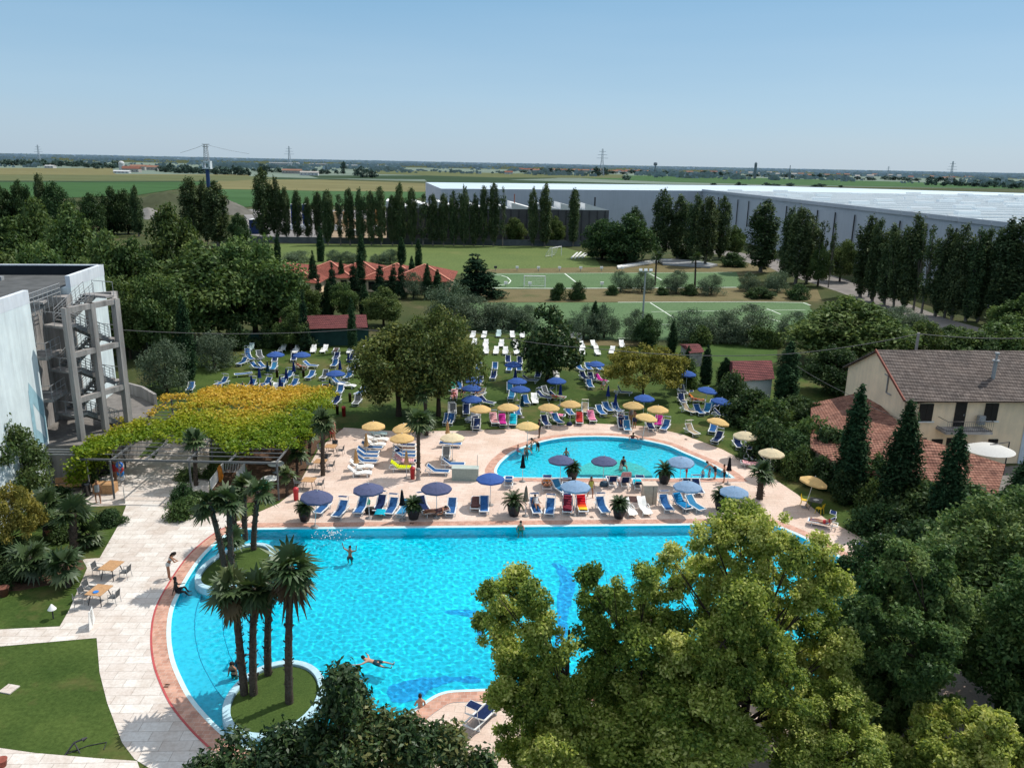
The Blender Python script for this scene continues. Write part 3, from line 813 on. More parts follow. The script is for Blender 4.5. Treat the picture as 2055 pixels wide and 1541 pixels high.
place('broad', 'leafy tree overhanging the maroon shed roof at its near corner', 'tree', 585, 702, 612, 62)
place('olive', 'greyish tree beside the conifers at the end of the red roofs', 'olive tree', 830, 600, 545, 50)
place('fir', 'drooping cedar with hanging dark boughs beside the small pitch', 'cedar', 955, 600, 508, 85, name='cedar')

# olives and cypresses between the lawn and the pitches
series('olive', 'olive tree', [(905, 560, 95, 640), (955, 590, 110, 655), (1010, 603, 90, 660), (1055, 610, 70, 660), (1170, 608, 70, 680), (1212, 605, 60, 678), (1278, 618, 60, 682)], '{n} grey-green olive tree from the left in the hedge behind the white loungers', 'olives behind the white loungers')
place('cypress', 'dark narrow cypress between two olives behind the white loungers', 'cypress', 1192, 680, 603, 24)
series('olive', 'olive tree', [(1245, 543, 50, 586), (1288, 543, 46, 586), (1357, 541, 54, 588), (1427, 548, 52, 592), (1502, 545, 44, 584), (1560, 541, 50, 586)], '{n} round olive tree from the left in the strip between the two pitches', 'olives between the pitches')
series('shrub', 'bush', [(1120, 565, 32, 602), (1160, 562, 36, 602), (1328, 575, 24, 592), (1385, 568, 36, 592), (1228, 570, 26, 592), (1525, 575, 60, 598), (1600, 568, 48, 600)], '{n} dark bush from the left in the dry strip between the two pitches', 'bushes between the pitches')
series('olive', 'olive tree', [(1385, 614, 85, 682), (1440, 618, 70, 682), (1498, 608, 110, 684), (1466, 648, 72, 690), (1592, 622, 70, 690)], '{n} olive tree from the left along the near edge of the striped pitch', 'olives at the near edge of the pitch')
series('limeshrub', 'bush', [(1405, 650, 50, 692), (1525, 645, 60, 694), (1545, 650, 50, 696)], '{n} fresh green bush from the left below the pitch-side olives', 'bushes below the pitch-side olives')
place('darkbroad', 'dark green tree beside the steel floodlight mast at the pitch', 'tree', 1300, 695, 628, 55)
series('cypress', 'cypress', [(1348, 643, 18, 708), (1415, 690, 24, 770), (1380, 693, 16, 735), (1453, 716, 30, 775), (1498, 745, 26, 785), (1575, 682, 48, 808)], '{n} cypress counted from the lawn towards the tall one by the maroon shed', 'cypresses by the maroon shed')
place('limeshrub', 'yellow-green bush behind the round yellow tree', 'bush', 1370, 775, 705, 60)
place('olive', 'grey-green round bush beside the big tree near the house', 'olive tree', 1810, 665, 612, 80)
place('broad', 'large broad green tree behind the maroon shed roof', 'tree', 1692, 735, 588, 195, var=1)
place('darkbroad', 'dark tree between the house gable and the broad green tree', 'tree', 1668, 790, 690, 110)
series('limeshrub', 'bush', [(1850, 640, 90, 705), (1930, 655, 110, 708), (2010, 640, 120, 708)], '{n} green bush from the left showing above the house roof', 'bushes behind the house')
series('shrub', 'bush', [(1735, 605, 60, 640), (1790, 622, 60, 655), (1850, 640, 70, 672), (1905, 650, 70, 690), (1965, 668, 80, 712)], '{n} dark bush from the left along the near side of the warehouse road', 'bushes along the warehouse road')
place('broad', 'bushy tree at the frame edge by the warehouse road', 'tree', 2040, 690, 585, 110)

# trees standing in the lounger lawn
place('broad', None, 'tree', 10, 10, 0, 10, ground=(0, 0), Hm=1, Wm=1) if False else None
PT['dull'] = [make_tree('dull', 12, 5.4, 3.0, egg, 85, 1.5, 24000, 0.36, (BK, LM['dull']), 71), make_tree('dull', 11, 4.6, 2.6, egg, 60, 1.4, 18000, 0.36, (BK, LM['dull']), 72)]
place('dull', 'taller half of the big olive-brown tree standing in the middle of the lawn', 'tree', 880, 835, 606, 165, var=0)
place('dull', 'wide dark half of the big olive-brown tree on the lawn, behind beige parasols', 'tree', 800, 835, 645, 170, var=1)
PT['mag'] = [make_tree('mag', 8.7, 3.3, 1.3, egg, 46, 0.95, 7000, 0.40, (BK, LM['magnolia']), 73, lt=(0.1, 0.55), cz=1.0)]
place('mag', 'dark glossy tree with a thin split trunk rising from the sunny lawn', 'tree', 1098, 765, 608, 112)
PT['yel'] = [make_tree('yel', 6, 4.1, 2.3, dome, 110, 0.62, 16000, 0.25, (BK, LM['yellow']), 74, lt=(0.15, 0.7), inner=.55)]
place('yel', 'round-headed yellow-green tree on the lawn behind the far beige parasols', 'tree', 1290, 800, 688, 150)

# dark shrubbery along the right of the deck, down to the house
hedge = [(1470, 820, 740, 70), (1500, 850, 775, 90), (1545, 870, 795, 100), (1590, 850, 790, 90), (1530, 920, 830, 90), (1590, 930, 860, 110), (1690, 950, 880, 90), (1730, 985, 905, 100), (1625, 870, 800, 80), (1770, 1010, 935, 100), (1815, 1050, 950, 120), (1850, 1060, 960, 120), (1800, 1085, 1010, 80), (1850, 1118, 1030, 100), (1625, 925, 830, 100), (1665, 950, 850, 100), (1705, 975, 880, 90), (1750, 1000, 905, 90), (1840, 1045, 955, 110), (1930, 1070, 960, 130), (1850, 1080, 980, 130), (1850, 1150, 1040, 150), (1930, 1100, 1000, 140)]
for i, (x, by, ty, w) in enumerate(hedge):
    place(('shrub', 'shrub', 'limeshrub', 'shrub')[i % 4], 'evergreen thicket bush beside the deck, ' + ORD[i + 1] + ' from the maroon shed forward', 'bush', x, by, ty, w * 1.1, 'bushes of the thicket beside the deck')
series('cypress', 'cypress', [(1700, 765, 60, 1000), (1792, 795, 62, 1045), (1888, 848, 64, 1095), (2045, 890, 70, 1080)], '{n} tall cypress from the left in front of the cream house', 'cypresses in front of the cream house')

for i, (x, y, h_, w_) in enumerate([(22.6, 63.0, 3.0, 2.8), (23.2, 60.9, 3.0, 2.7), (24.1, 58.7, 2.9, 2.4), (25.1, 56.1, 2.7, 2.5), (26.6, 54.4, 2.8, 2.8), (28.5, 53.2, 2.6, 2.8), (30.6, 51.8, 2.8, 2.8)]):
    place(('shrub', 'limeshrub')[i % 3 == 1], 'bush growing against the low terracotta-roofed outbuilding, ' + ORD[i + 1] + ' from the deck forward', 'bush', 0, 0, 0, 0, 'bushes against the outbuilding', ground=(x, y), Hm=h_, Wm=w_)
# big foreground trees
def placeW(kind, label, cat, foot, Hm, Wm, rz=0.0, var=0, name=None, group=None):
    return place(kind, label, cat, 0, 0, 0, 0, group, name, rz, var, ground=foot, Hm=Hm, Wm=Wm)
def lobed(nm, label, cat, foot, lobes, nleaf, lsize, mats, seed, clump=.36, per=20, aspect=.6, lt=(.15, .75), tr=.2, tjit=.18, upb=.5, name=None, spread=.9):
    """a crown surveyed lobe by lobe (photo x, y, radius and how far in front of or behind the trunk), each lobe a head of many small leafy twigs"""
    rnd = np.random.default_rng(seed)
    f = Vector((foot[0], foot[1], 0)); cl, heads = [], []
    for i, lb in enumerate(lobes):
        x, y, r = lb[:3]; d = ray(x, y); t = (f.y + (lb[3] if len(lb) > 3 else rnd.normal() * spread)) / d.y
        c = Vector((0, 0, CAMH)) + d * t; rr = r / ppm(c); c -= f
        heads.append(c); base = lt[0] + (lt[1] - lt[0]) * rnd.random()
        for _ in range(max(5, int(per * (rr / 1.0) ** 2))):
            v = unit(rnd.normal(size=(1, 3)))[0]; k = rr * (.35 + .65 * rnd.random() ** .5) - clump * .3
            cl.append((c.x + v[0] * k, c.y + v[1] * k, max(.8, c.z + v[2] * k), clump * (.55 + .8 * rnd.random()), .85, np.clip(base + rnd.normal() * .12, .02, .98)))
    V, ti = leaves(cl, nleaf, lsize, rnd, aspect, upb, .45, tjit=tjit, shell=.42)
    H_ = max(h.z for h in heads)
    root = empty(name or cat, label, cat, f)
    tk = trunk_mb(H_, tr, [tuple(h) for h in heads], rnd, zfrac=.75, n=9)
    for c in heads:
        for q in sorted(cl, key=lambda q: (Vector(q[:3]) - c).length)[:7]: tk.tube([c, c.lerp(Vector(q[:3]), .9)], [.03, .01], 4)
    obj('trunk', tk.mesh(nm + '_trunk', mats[0]), root); obj('crown', quadmesh(nm + '_crown', V, mats[1], ti), root)
    return root
PT['sweetB'] = [make_tree('sweetB', 10, 3.2, 1.6, egg, 150, 0.62, 52000, 0.17, (BK, LM['sweet']), 82, upb=.5, cz=1.0, lt=(.1, .65), tr=.16, nlimb=18, inner=.3, tjit=.2)]
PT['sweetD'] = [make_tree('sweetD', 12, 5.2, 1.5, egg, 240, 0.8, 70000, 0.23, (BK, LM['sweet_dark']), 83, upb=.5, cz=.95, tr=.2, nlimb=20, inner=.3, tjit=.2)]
def top_at(foot, x, y): return zat(x, y, foot)
SW, SD = (BK, LM['sweet']), (BK, LM['sweet_dark'])
lobed('poolside_tree', 'big yellow-green tree rising over the near end of the big pool', 'tree', P(1480, 1530), [(1480, 1045, 50), (1432, 1075, 48), (1540, 1065, 52), (1590, 1105, 45), (1500, 1125, 72), (1652, 1105, 34), (1662, 1165, 42), (1600, 1180, 55), (1420, 1150, 52), (1343, 1120, 32), (1345, 1180, 52), (1440, 1235, 70), (1535, 1235, 72), (1628, 1250, 58), (1690, 1305, 42), (1340, 1270, 62), (1285, 1235, 38),
      (1420, 1325, 78), (1520, 1335, 80), (1620, 1345, 70), (1698, 1375, 42), (1340, 1370, 74), (1430, 1420, 80), (1560, 1425, 60), (1672, 1430, 52), (1300, 1450, 62), (1400, 1505, 72), (1490, 1480, 40), (1490, 1205, 60, -2.6), (1450, 1290, 62, -2.8), (1545, 1290, 58, -2.4), (1500, 1370, 62, -3), (1420, 1390, 56, -3), (1580, 1385, 56, -2.8), (1370, 1310, 50, -2.4)], 200000, .135, SW, 81)
lobed('narrow_tree', 'yellow-green tree in front of the pool with a narrow leafy top, beside the magnolia', 'tree', P(1130, 1575), [(1038, 1145, 22), (1030, 1180, 34), (985, 1180, 18), (1075, 1195, 36), (1010, 1230, 42), (1070, 1255, 52), (1000, 1285, 42), (965, 1245, 18), (1100, 1300, 50), (1040, 1335, 55), (1120, 1370, 62), (1050, 1400, 60), (1190, 1390, 55), (1000, 1385, 34), (1130, 1450, 78), (1210, 1470, 62), (1050, 1480, 62), (1120, 1530, 80), (1220, 1540, 60)], 95000, .13, SW, 82, lt=(.1, .62), tr=.15)
lobed('gap_tree', 'smaller green tree filling the gap between the two yellow-green pool trees', 'tree', P(1270, 1545), [(1183, 1155, 24), (1195, 1200, 42), (1185, 1260, 42), (1242, 1195, 38), (1235, 1275, 55), (1295, 1160, 34), (1280, 1300, 52), (1225, 1340, 58), (1290, 1390, 62), (1240, 1420, 50)], 48000, .13, SW, 83, lt=(.02, .42), tr=.13)
f = P(1350, 1600); placeW('sweetB', 'low front tree with pale yellow leaves below the biggest pool tree', 'tree', f, 6.6, 6.2, 1.1)
f = P(1650, 1600); placeW('sweetB', 'bright leafy tree low in front of the biggest pool tree, over the pink lounger', 'tree', f, 5.4, 4.6, 5.1)
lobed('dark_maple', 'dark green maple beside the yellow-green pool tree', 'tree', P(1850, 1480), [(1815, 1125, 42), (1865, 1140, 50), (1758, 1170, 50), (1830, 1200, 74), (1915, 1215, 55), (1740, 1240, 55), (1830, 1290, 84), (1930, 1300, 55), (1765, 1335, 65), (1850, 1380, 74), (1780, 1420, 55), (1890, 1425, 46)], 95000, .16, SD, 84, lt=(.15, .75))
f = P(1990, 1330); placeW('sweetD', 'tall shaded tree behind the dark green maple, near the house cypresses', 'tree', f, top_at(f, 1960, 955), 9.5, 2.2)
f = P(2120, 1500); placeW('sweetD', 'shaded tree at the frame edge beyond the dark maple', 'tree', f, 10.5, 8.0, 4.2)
f = P(2060, 1200); placeW('darkbroad', 'dark tree between the house terrace and the tall shaded tree', 'tree', f, 7.5, 8.0, 1.0)
lobed('corner_tree', 'low yellow-green tree in the bottom corner below the dark maple', 'tree', P(1930, 1640), [(1938, 1425, 36), (1870, 1455, 46), (1985, 1470, 56), (1832, 1495, 50), (1910, 1520, 66), (2010, 1520, 56), (1785, 1525, 34), (1850, 1550, 60), (1960, 1560, 60)], 60000, .14, SW, 85, lt=(.1, .65), tr=.13)
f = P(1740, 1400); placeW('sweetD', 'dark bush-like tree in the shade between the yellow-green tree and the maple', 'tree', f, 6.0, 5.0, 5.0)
lobed('magnolia', 'glossy dark magnolia with rusty new leaves in front of the palm island', 'magnolia', (-4.6, 21.2), [(685, 1366, 16), (700, 1392, 26), (690, 1424, 42), (650, 1464, 58), (725, 1454, 50), (790, 1472, 56), (845, 1484, 40), (900, 1486, 26), (560, 1502, 60), (475, 1524, 50), (412, 1544, 36), (700, 1509, 80), (800, 1534, 75), (600, 1544, 75), (890, 1544, 62), (960, 1529, 40), (500, 1574, 60), (960, 1584, 60)], 42000, .2, (BK, LM['magnolia']), 86, clump=.5, per=13, aspect=.42, lt=(.05, .6), upb=.7, tjit=.24, name='magnolia_tree', spread=.7)
for k_, (x_, y_) in enumerate([(1765, 1072), (1835, 1112), (1800, 1060)]): f = P(x_, y_); placeW('shrub', 'dark bush at the deck edge behind the yellow chairs, ' + ORD[k_ + 1] + ' of three', 'bush', f, 2.4, 3.6, group='bushes behind the yellow chairs')
f = P(1760, 1150); placeW('shrub', 'dark bush on the deck edge above the dark maple', 'bush', f, 2.8, 3.4)
f = P(1690, 1190); placeW('shrub', 'small dark bush at the corner of the big pool coping', 'bush', f, 2.6, 2.6)

# ---- palms
def fan_palm(H, r, nf, seed, flen=1.15, skirt=0, lean=(0, 0)):
    flen *= .78; nf = int(nf * .72)
    rnd = np.random.default_rng(seed)
    t = MB()
    n = 18
    pts = [(lean[0] * (i / n) ** 1.5, lean[1] * (i / n) ** 1.5, -0.1 + (H + 0.1) * i / n) for i in range(n + 1)]
    rs = [r * (1.25 - .35 * i / n) * (1 + 0.12 * (i % 2)) for i in range(n + 1)]
    t.tube(pts, rs, 9)
    for i in range(60):                       # old leaf bases
        k = rnd.random() ** 0.8; z = H * k; a = rnd.random() * 6.28
        x, y = lean[0] * k ** 1.5, lean[1] * k ** 1.5
        rr = r * (1.25 - .35 * k)
        t.bar((x + math.cos(a) * rr * .8, y + math.sin(a) * rr * .8, z), (x + math.cos(a) * rr * 1.5, y + math.sin(a) * rr * 1.5, z + .12), .07, .03)
    top = np.array([lean[0], lean[1], H])
    def fronds(cnt, elev, length, petiole, tint, droop):
        Q, T = [], []
        for i in range(cnt):
            a = rnd.random() * 6.28
            e = elev(i / max(1, cnt - 1)) + rnd.normal() * 0.1
            d = np.array([math.cos(a) * math.cos(e), math.sin(a) * math.cos(e), math.sin(e)])
            side = np.array([-math.sin(a), math.cos(a), 0])
            nn = np.cross(d, side)
            p0 = top + d * 0.08
            k_ = .65 + .5 * rnd.random(); length_ = length * (.75 + .4 * rnd.random()); p1 = top + d * petiole * k_ + np.array([0, 0, -0.06])
            Q.append([p0 - side * .02, p0 + side * .02, p1 + side * .015, p1 - side * .015]); T.append(tint + .1)
            ti = tint + rnd.normal() * .14
            nl = 13
            for k in range(nl):
                g = (k / (nl - 1) - .5) * 2 * R(125)
                dd = d * math.cos(g) + side * math.sin(g)
                L = length_ * (1 - .25 * abs(k / (nl - 1) - .5) * 2) * (.85 + .3 * rnd.random())
                w = np.cross(dd, nn); w = w / (np.linalg.norm(w) + 1e-9) * .085
                mid = p1 + dd * L * .55 + nn * (.06 * math.cos(g)) * -1 + np.array([0, 0, -.04 * L])
                tip = p1 + dd * L + np.array([0, 0, -(.10 + droop * rnd.random()) * L])
                Q.append([p1 - w * .4, p1 + w * .4, mid + w, mid - w]); T.append(ti)
                Q.append([mid - w, mid + w, tip + w * .15, tip - w * .15]); T.append(ti + .08)
        return np.array(Q), np.clip(np.array(T), 0, 1)
    Q, T = fronds(nf, lambda u: R(80 - 115 * u), flen, flen * .62, .42, .35)
    out = [('trunk', t.mesh('palm_trunk', MAT['palm_bark']), None), ('crown', quadmesh('palm_crown', Q, LM['palm'], T), None)]
    if skirt:
        Q, T = fronds(skirt, lambda u: R(-50 - 36 * u), flen * .95, flen * .75, .45, .6)
        out.append(('dead_fronds', quadmesh('palm_skirt', Q, LM['dead'], T), None))
    return out

MAT['palm_bark'] = simple('palm_bark', (0.075, 0.060, 0.048), 0.95, 0.1, 0.45, 10)

def palm_at(bx, by, tx, ty, label, fl=1.1, nf=26, skirt=0, seed=1, r=.145, z=0.0, group=None):
    q = P(bx, by, z)
    h = zat(tx, ty, q) - z
    # sideways lean that brings the crown over (tx,ty)
    c = P(tx, ty, z + h)
    lean = (max(-.9, min(.9, c.x - q.x)), max(-.9, min(.9, c.y - q.y)))
    return kit('palm_tree', fan_palm(h, r, nf, seed, fl, skirt, lean), label, 'palm tree', (q.x, q.y, z), 0, group)
palm_at(*zz('H', 1440, 850), *zz('H', 1372, 225), 'palm on the round pool island leaning out towards the steps, drooping side frond', 1.15, 22, 5, 1, z=.3)
palm_at(*zz('H', 1495, 855), *zz('H', 1500, 235), 'palm on the round pool island with a white tag on its trunk', 1.05, 24, 4, 2, z=.3)
palm_at(*zz('H', 1580, 735), *zz('H', 1590, 200), 'palm at the back of the round pool island, behind the other three', 1.1, 24, 3, 3, z=.3)
palm_at(*zz('H', 1705, 905), *zz('H', 1715, 110), 'tallest palm on the round pool island, with a skirt of brown dead fronds', 1.3, 30, 26, 4, z=.3)
palm_at(*zz('G', 1330, 855), *zz('G', 1235, 440), 'leaning palm at the near end of the oval pool island', 1.05, 24, 0, 5, z=.3)
palm_at(*zz('G', 1370, 860), *zz('G', 1345, 420), 'palm on the oval pool island just beside the leaning one', 1.0, 22, 0, 6, z=.3)
palm_at(*zz('G', 1385, 650), *zz('G', 1375, 400), 'short palm behind the pair on the oval pool island', .95, 20, 0, 7, z=.3)
palm_at(*zz('G', 1445, 650), *zz('G', 1440, 340), 'tall upright palm at the back of the oval pool island', 1.05, 24, 0, 8, z=.3)
palm_at(*zz('G', 1495, 705), *zz('G', 1525, 370), 'palm at the pool side edge of the oval pool island', 1.05, 24, 0, 9, z=.3)
palm_at(*zz('G', 1355, 800), *zz('G', 1365, 640), 'small young palm low on the oval pool island', .9, 18, 0, 10, z=.3, r=.09)
palm_at(*zz('D', 350, 690), *zz('D', 350, 130), 'palm in a square deck opening beside the wooden tables', 1.15, 28, 0, 11, r=.14)
palm_at(*zz('D', 1335, 680), *zz('D', 1335, 120), 'palm on the deck rising in front of the beige parasols, by the red bin', 1.15, 28, 0, 12, r=.12)
palm_at(*zz('D', 1415, 275), *zz('D', 1410, 120), 'short palm on the deck by the lawn, half hidden behind the taller deck palm', 1.1, 26, 0, 13, r=.16)
palm_at(*zz('F', 1045, 775), *zz('F', 1065, 540), 'thick low palm on the deck near the yellow chairs', 1.1, 30, 0, 14, r=.2)
palm_at(*zz('D', 215, 490), *zz('D', 215, 250), 'slim palm in the planting bed behind the wooden tables', .95, 20, 0, 15, r=.1)
palm_at(*zz('D', 120, 490), *zz('D', 120, 230), 'dark slim palm at the end of the vine pergola', .95, 20, 0, 16, r=.1)
palm_at(*zz('D', 85, 650), *zz('D', 85, 440), 'small palm in the planting bed nearest the white round tables', .9, 20, 0, 17, r=.08)
palm_at(*zz('G', 1690, 395), *zz('G', 1700, 270), 'low young palm at the post of the pergola', .85, 18, 0, 18, r=.08)
palm_at(*zz('G', 440, 735), *zz('G', 430, 500), 'thick dark palm in the garden at the left of the stone walk', 1.35, 34, 0, 19, r=.2)
palm_at(*zz('G', 190, 900), *zz('G', 180, 760), 'low spreading palm at the front of the garden left of the walk', 1.3, 30, 0, 20, r=.14)
palm_at(*zz('G', 400, 930), *zz('G', 370, 800), 'spiky low palm nearest the wooden terrace tables', 1.25, 36, 0, 21, r=.14)
palm_at(*zz('G', 520, 700), *zz('G', 520, 620), 'small yellowish palm at the lawn edge by the stone walk', 1.0, 22, 0, 22, r=.1)
palm_at(*zz('G', 150, 340), *zz('G', 140, 230), 'blue-green palm in front of the white building wall', 1.4, 32, 0, 23, r=.16)
palm_at(*zz('G', 270, 640), *zz('G', 270, 440), 'green palm hidden among the garden trees at the left', 1.2, 28, 0, 24, r=.14)
palm_at(*zz('Q', 945, 830), *zz('Q', 935, 470), 'palm growing up through the bare beams of the pergola', 1.0, 24, 0, 25, r=.13)
palm_at(*zz('T', 1040, 1540), *zz('T', 1020, 1110), 'yellow-tipped palm under the big olive-brown lawn tree', 1.2, 26, 0, 26, r=.14)
palm_at(*zz('B', 1950, 920), *zz('B', 1962, 745), 'tall thin palm beside the small pitch, the one nearer the floodlight', 1.6, 26, 0, 27, r=.16)
palm_at(*zz('C', 255, 830), *zz('C', 262, 645), 'tall thin palm beside the small pitch, the one farther from the floodlight', 1.6, 26, 0, 28, r=.16)
place('yel', 'round yellow-brown tree in the garden left of the stone walk', 'tree', 20, 1110, 965, 130, Hm=4.6)
place('broad', 'dark tree in front of the white building wall at the frame edge', 'tree', 30, 1030, 818, 130, var=1)
place('darkbroad', 'dark spreading tree under the end of the white wall', 'tree', 40, 980, 900, 100)
place('shrub', 'grey-green bush by the sandwich board, at the lawn edge', 'bush', *zz('G', 640, 560), zz('G', 0, 470)[1], 60)
for i, (x, y, ty, w) in enumerate([(60, 760, 640, 260), (290, 820, 700, 200), (100, 900, 780, 240), (380, 640, 540, 200), (330, 420, 330, 180), (250, 560, 430, 200)]):
    place('limeshrub' if i % 2 else 'shrub', 'garden bush under the palms left of the walk, ' + ORD[i + 1] + ' of the six', 'bush', *zz('G', x, y), zz('G', 0, ty)[1], w / 2.936, 'garden bushes left of the stone walk')
for i, (x, y, ty, w, k) in enumerate([(1090, 430, 310, 160, 'shrub'), (1080, 525, 390, 190, 'limeshrub'), (1160, 470, 360, 170, 'shrub'), (1250, 490, 410, 120, 'limeshrub'), (1110, 300, 215, 150, 'limeshrub'), (1250, 290, 200, 110, 'limeshrub'), (1330, 480, 430, 90, 'limeshrub')]):
    place(k, 'leafy bush in the bed between the stone walk and the white railing, ' + ORD[i + 1] + ' of seven', 'bush', *zz('G', x, y), zz('G', 0, ty)[1], w / 2.936, 'bushes by the white railing')
for i, (x, y, ty, w) in enumerate([(520, 330, 180, 140), (600, 260, 170, 180), (470, 330, 240, 120)]):
    place('limeshrub', 'climber bush at the foot of the vine pergola, ' + ORD[i + 1] + ' of three', 'bush', *zz('G', x, y), zz('G', 0, ty)[1], w / 2.936, 'climber bushes at the pergola foot')

# ---- potted cycads
def cycad(seed, nf=54, L=.74):
    rnd = np.random.default_rng(seed)
    pot = MB(); pot.lathe([(0.0, 0.0), (.27, 0), (.38, .35), (.42, .68), (.45, .73), (.42, .75), (.37, .68), (0, .66)], 18)
    st = MB(); st.tube([(0, 0, .6), (0, 0, .85), (0, 0, 1.02)], [.15, .16, .1], 9)
    Q, T = [], []
    for i in range(nf):
        a = i * 2.399 + rnd.normal() * .1
        e0 = R(84 - 88 * (i / nf) + rnd.normal() * 5)
        p = np.array([0, 0, .95]); e = e0; seg = 7
        side = np.array([-math.sin(a), math.cos(a), 0]); ti = .45 + rnd.normal() * .14
        for s in range(seg):
            d = np.array([math.cos(a) * math.cos(e), math.sin(a) * math.cos(e), math.sin(e)])
            q = p + d * L / seg
            w = .15 * math.sin(math.pi * (s + 1.4) / (seg + 1.8))
            nn = np.cross(d, side)
            for sg in (-1, 1):
                for f0 in (0, .5):
                    o = p + d * L / seg * f0
                    tip = o + side * sg * w + d * .07 + nn * -.03
                    Q.append([o, o + d * .065, tip + d * .02, tip]); T.append(ti + rnd.normal() * .1)
            p = q; e -= R(11)
    return [('pot', pot.mesh('pot', MAT['pot']), None), ('stem', st.mesh('stem', MAT['palm_bark']), None), ('fronds', quadmesh('fronds', np.array(Q), LM['cycad'], np.clip(np.array(T), 0, 1)), None)]
CY = [cycad(1), cycad(2), cycad(3, 40, .9)]
for i, (t, x, y, lab, s) in enumerate([('D', 165, 1155, 'potted cycad in a black pot under the first navy parasol by the big pool', 1.05), ('D', 1285, 1135, 'bushy potted cycad beside the closed navy parasol', 1.1), ('E', 468, 1100, 'potted cycad with open fronds casting a spiky shadow by the big pool', 1.15),
        ('E', 1550, 1125, 'potted cycad between the blue and white loungers', 1.1), ('E', 1070, 730, 'potted cycad at the near edge of the small pool, behind the pale parasol', 1.05), ('F', 225, 640, 'potted cycad at the near edge of the small pool by the storage cabinet', 1.15), ('F', 710, 870, 'dark potted cycad half hidden behind the top of the yellow-green tree', 1.15)]):
    kit('potted_cycad', CY[i % 3], lab, 'potted plant', PZ(t, x, y), i * 1.3, 'black potted cycads on the deck', s)
# ------------------------------------------------------------------ BUILDINGS AND SITE
def wallmat(name, c, streak=0.25, sc=0.5):
    t = NT(name)
    p = t.pos()
    st = t.scale(p, (2.2, 2.2, 0.18))
    c1 = t.ramp(t.noise(st, 1.0, 5, 0.65), [(0.3, mul(c, 1 - streak)), (0.62, mul(c, 1.04))])
    c2 = t.mix(1.0, c1, t.ramp(t.noise(p, sc, 5, 0.6), [(0.3, (0.84, 0.85, 0.86)), (0.65, (1.04, 1.04, 1.03))]), 'MULTIPLY')
    t.bsdf(c2, 0.85, 0.2, t.noise(p, 6, 3), 0.15, 0.01)
    return t.mat

def tilemat(name, a, b, c, ang=0.0, pitch=4.5, rows=3.0):
    t = NT(name)
    p = t.pos()
    mp = t.n('ShaderNodeMapping'); mp.inputs['Rotation'].default_value = (0, 0, ang); t.l(p, mp.inputs['Vector'])
    w = t.n('ShaderNodeTexWave', wave_type='BANDS', bands_direction='X', wave_profile='SIN'); w.inputs['Scale'].default_value = pitch / 3.14; w.inputs['Distortion'].default_value = 0.3
    w2 = t.n('ShaderNodeTexWave', wave_type='BANDS', bands_direction='Y', wave_profile='SAW'); w2.inputs['Scale'].default_value = rows / 3.14; w2.inputs['Distortion'].default_value = 0.4
    t.l(mp.outputs[0], w.inputs['Vector']); t.l(mp.outputs[0], w2.inputs['Vector'])
    br = t.n('ShaderNodeTexVoronoi'); br.inputs['Scale'].default_value = 3.2; t.l(mp.outputs[0], br.inputs['Vector'])
    col = t.ramp(br.outputs['Color'], [(0.0, a), (0.5, b), (1.0, c)])
    col = t.mix(1.0, col, t.ramp(w2.outputs['Fac'], [(0.0, (0.22, 0.20, 0.20)), (0.22, (0.5, .48, .47)), (0.42, (1.15, 1.13, 1.12)), (1.0, (1.0, 1.0, 1.0))]), 'MULTIPLY')
    col = t.mix(1.0, col, t.ramp(t.noise(p, 0.7, 5, 0.65), [(0.3, (0.7, 0.72, 0.74)), (0.65, (1.1, 1.08, 1.06))]), 'MULTIPLY')
    t.bsdf(col, 0.85, 0.15, t.math('ADD', w.outputs['Fac'], w2.outputs['Fac']), 0.6, 0.05)
    return t.mat

MAT['hotel_wall'] = wallmat('pale_render', (0.66, 0.74, 0.77), 0.16)
MAT['hotel_conc'] = wallmat('raw_concrete', (0.34, 0.32, 0.31), 0.45)
MAT['roof_felt'] = simple('roof_felt', (0.085, 0.088, 0.09), 0.9, 0.2, 0.3, 0.8, world=True)
MAT['roof_dark'] = simple('dark_panels', (0.012, 0.016, 0.022), 0.6, 0.2, 0.2, 1, world=True)
MAT['terrace'] = wallmat('terrace_slab', (0.20, 0.185, 0.175), 0.35)
MAT['blue_paint'] = simple('blue_wall_paint', (0.28, 0.45, 0.52), 0.8, 0.2, 0.15, 1.5, world=True)
MAT['house_wall'] = wallmat('cream_render', (0.95, 0.72, 0.50), 0.08)
MAT['house_white'] = wallmat('white_render', (0.62, 0.66, 0.72), 0.12)
MAT['house_tiles'] = tilemat('brown_roof_tiles', (0.095, 0.078, 0.072), (0.135, 0.112, 0.102), (0.185, 0.155, 0.142), R(2), 4.0, 2.6)
MAT['terra'] = tilemat('terracotta_tiles', (0.15, 0.068, 0.05), (0.25, 0.118, 0.085), (0.36, 0.19, 0.14), R(12), 4.6, 2.6)
MAT['red_tiles'] = tilemat('red_roof_tiles', (0.21, 0.062, 0.045), (0.25, 0.076, 0.055), (0.29, 0.096, 0.07), R(0), 3.0, 2.4)
MAT['maroon'] = tilemat('maroon_roof', (0.11, 0.034, 0.036), (0.135, 0.042, 0.044), (0.16, 0.054, 0.052), 0, 4.0, 1.6)
MAT['shutter'] = simple('dark_shutter', (0.020, 0.016, 0.014), 0.6, 0.3, 0.2)
MAT['white_paint'] = simple('white_paint', (0.75, 0.75, 0.74), 0.5, 0.3, 0.1)

def gripe(): pass

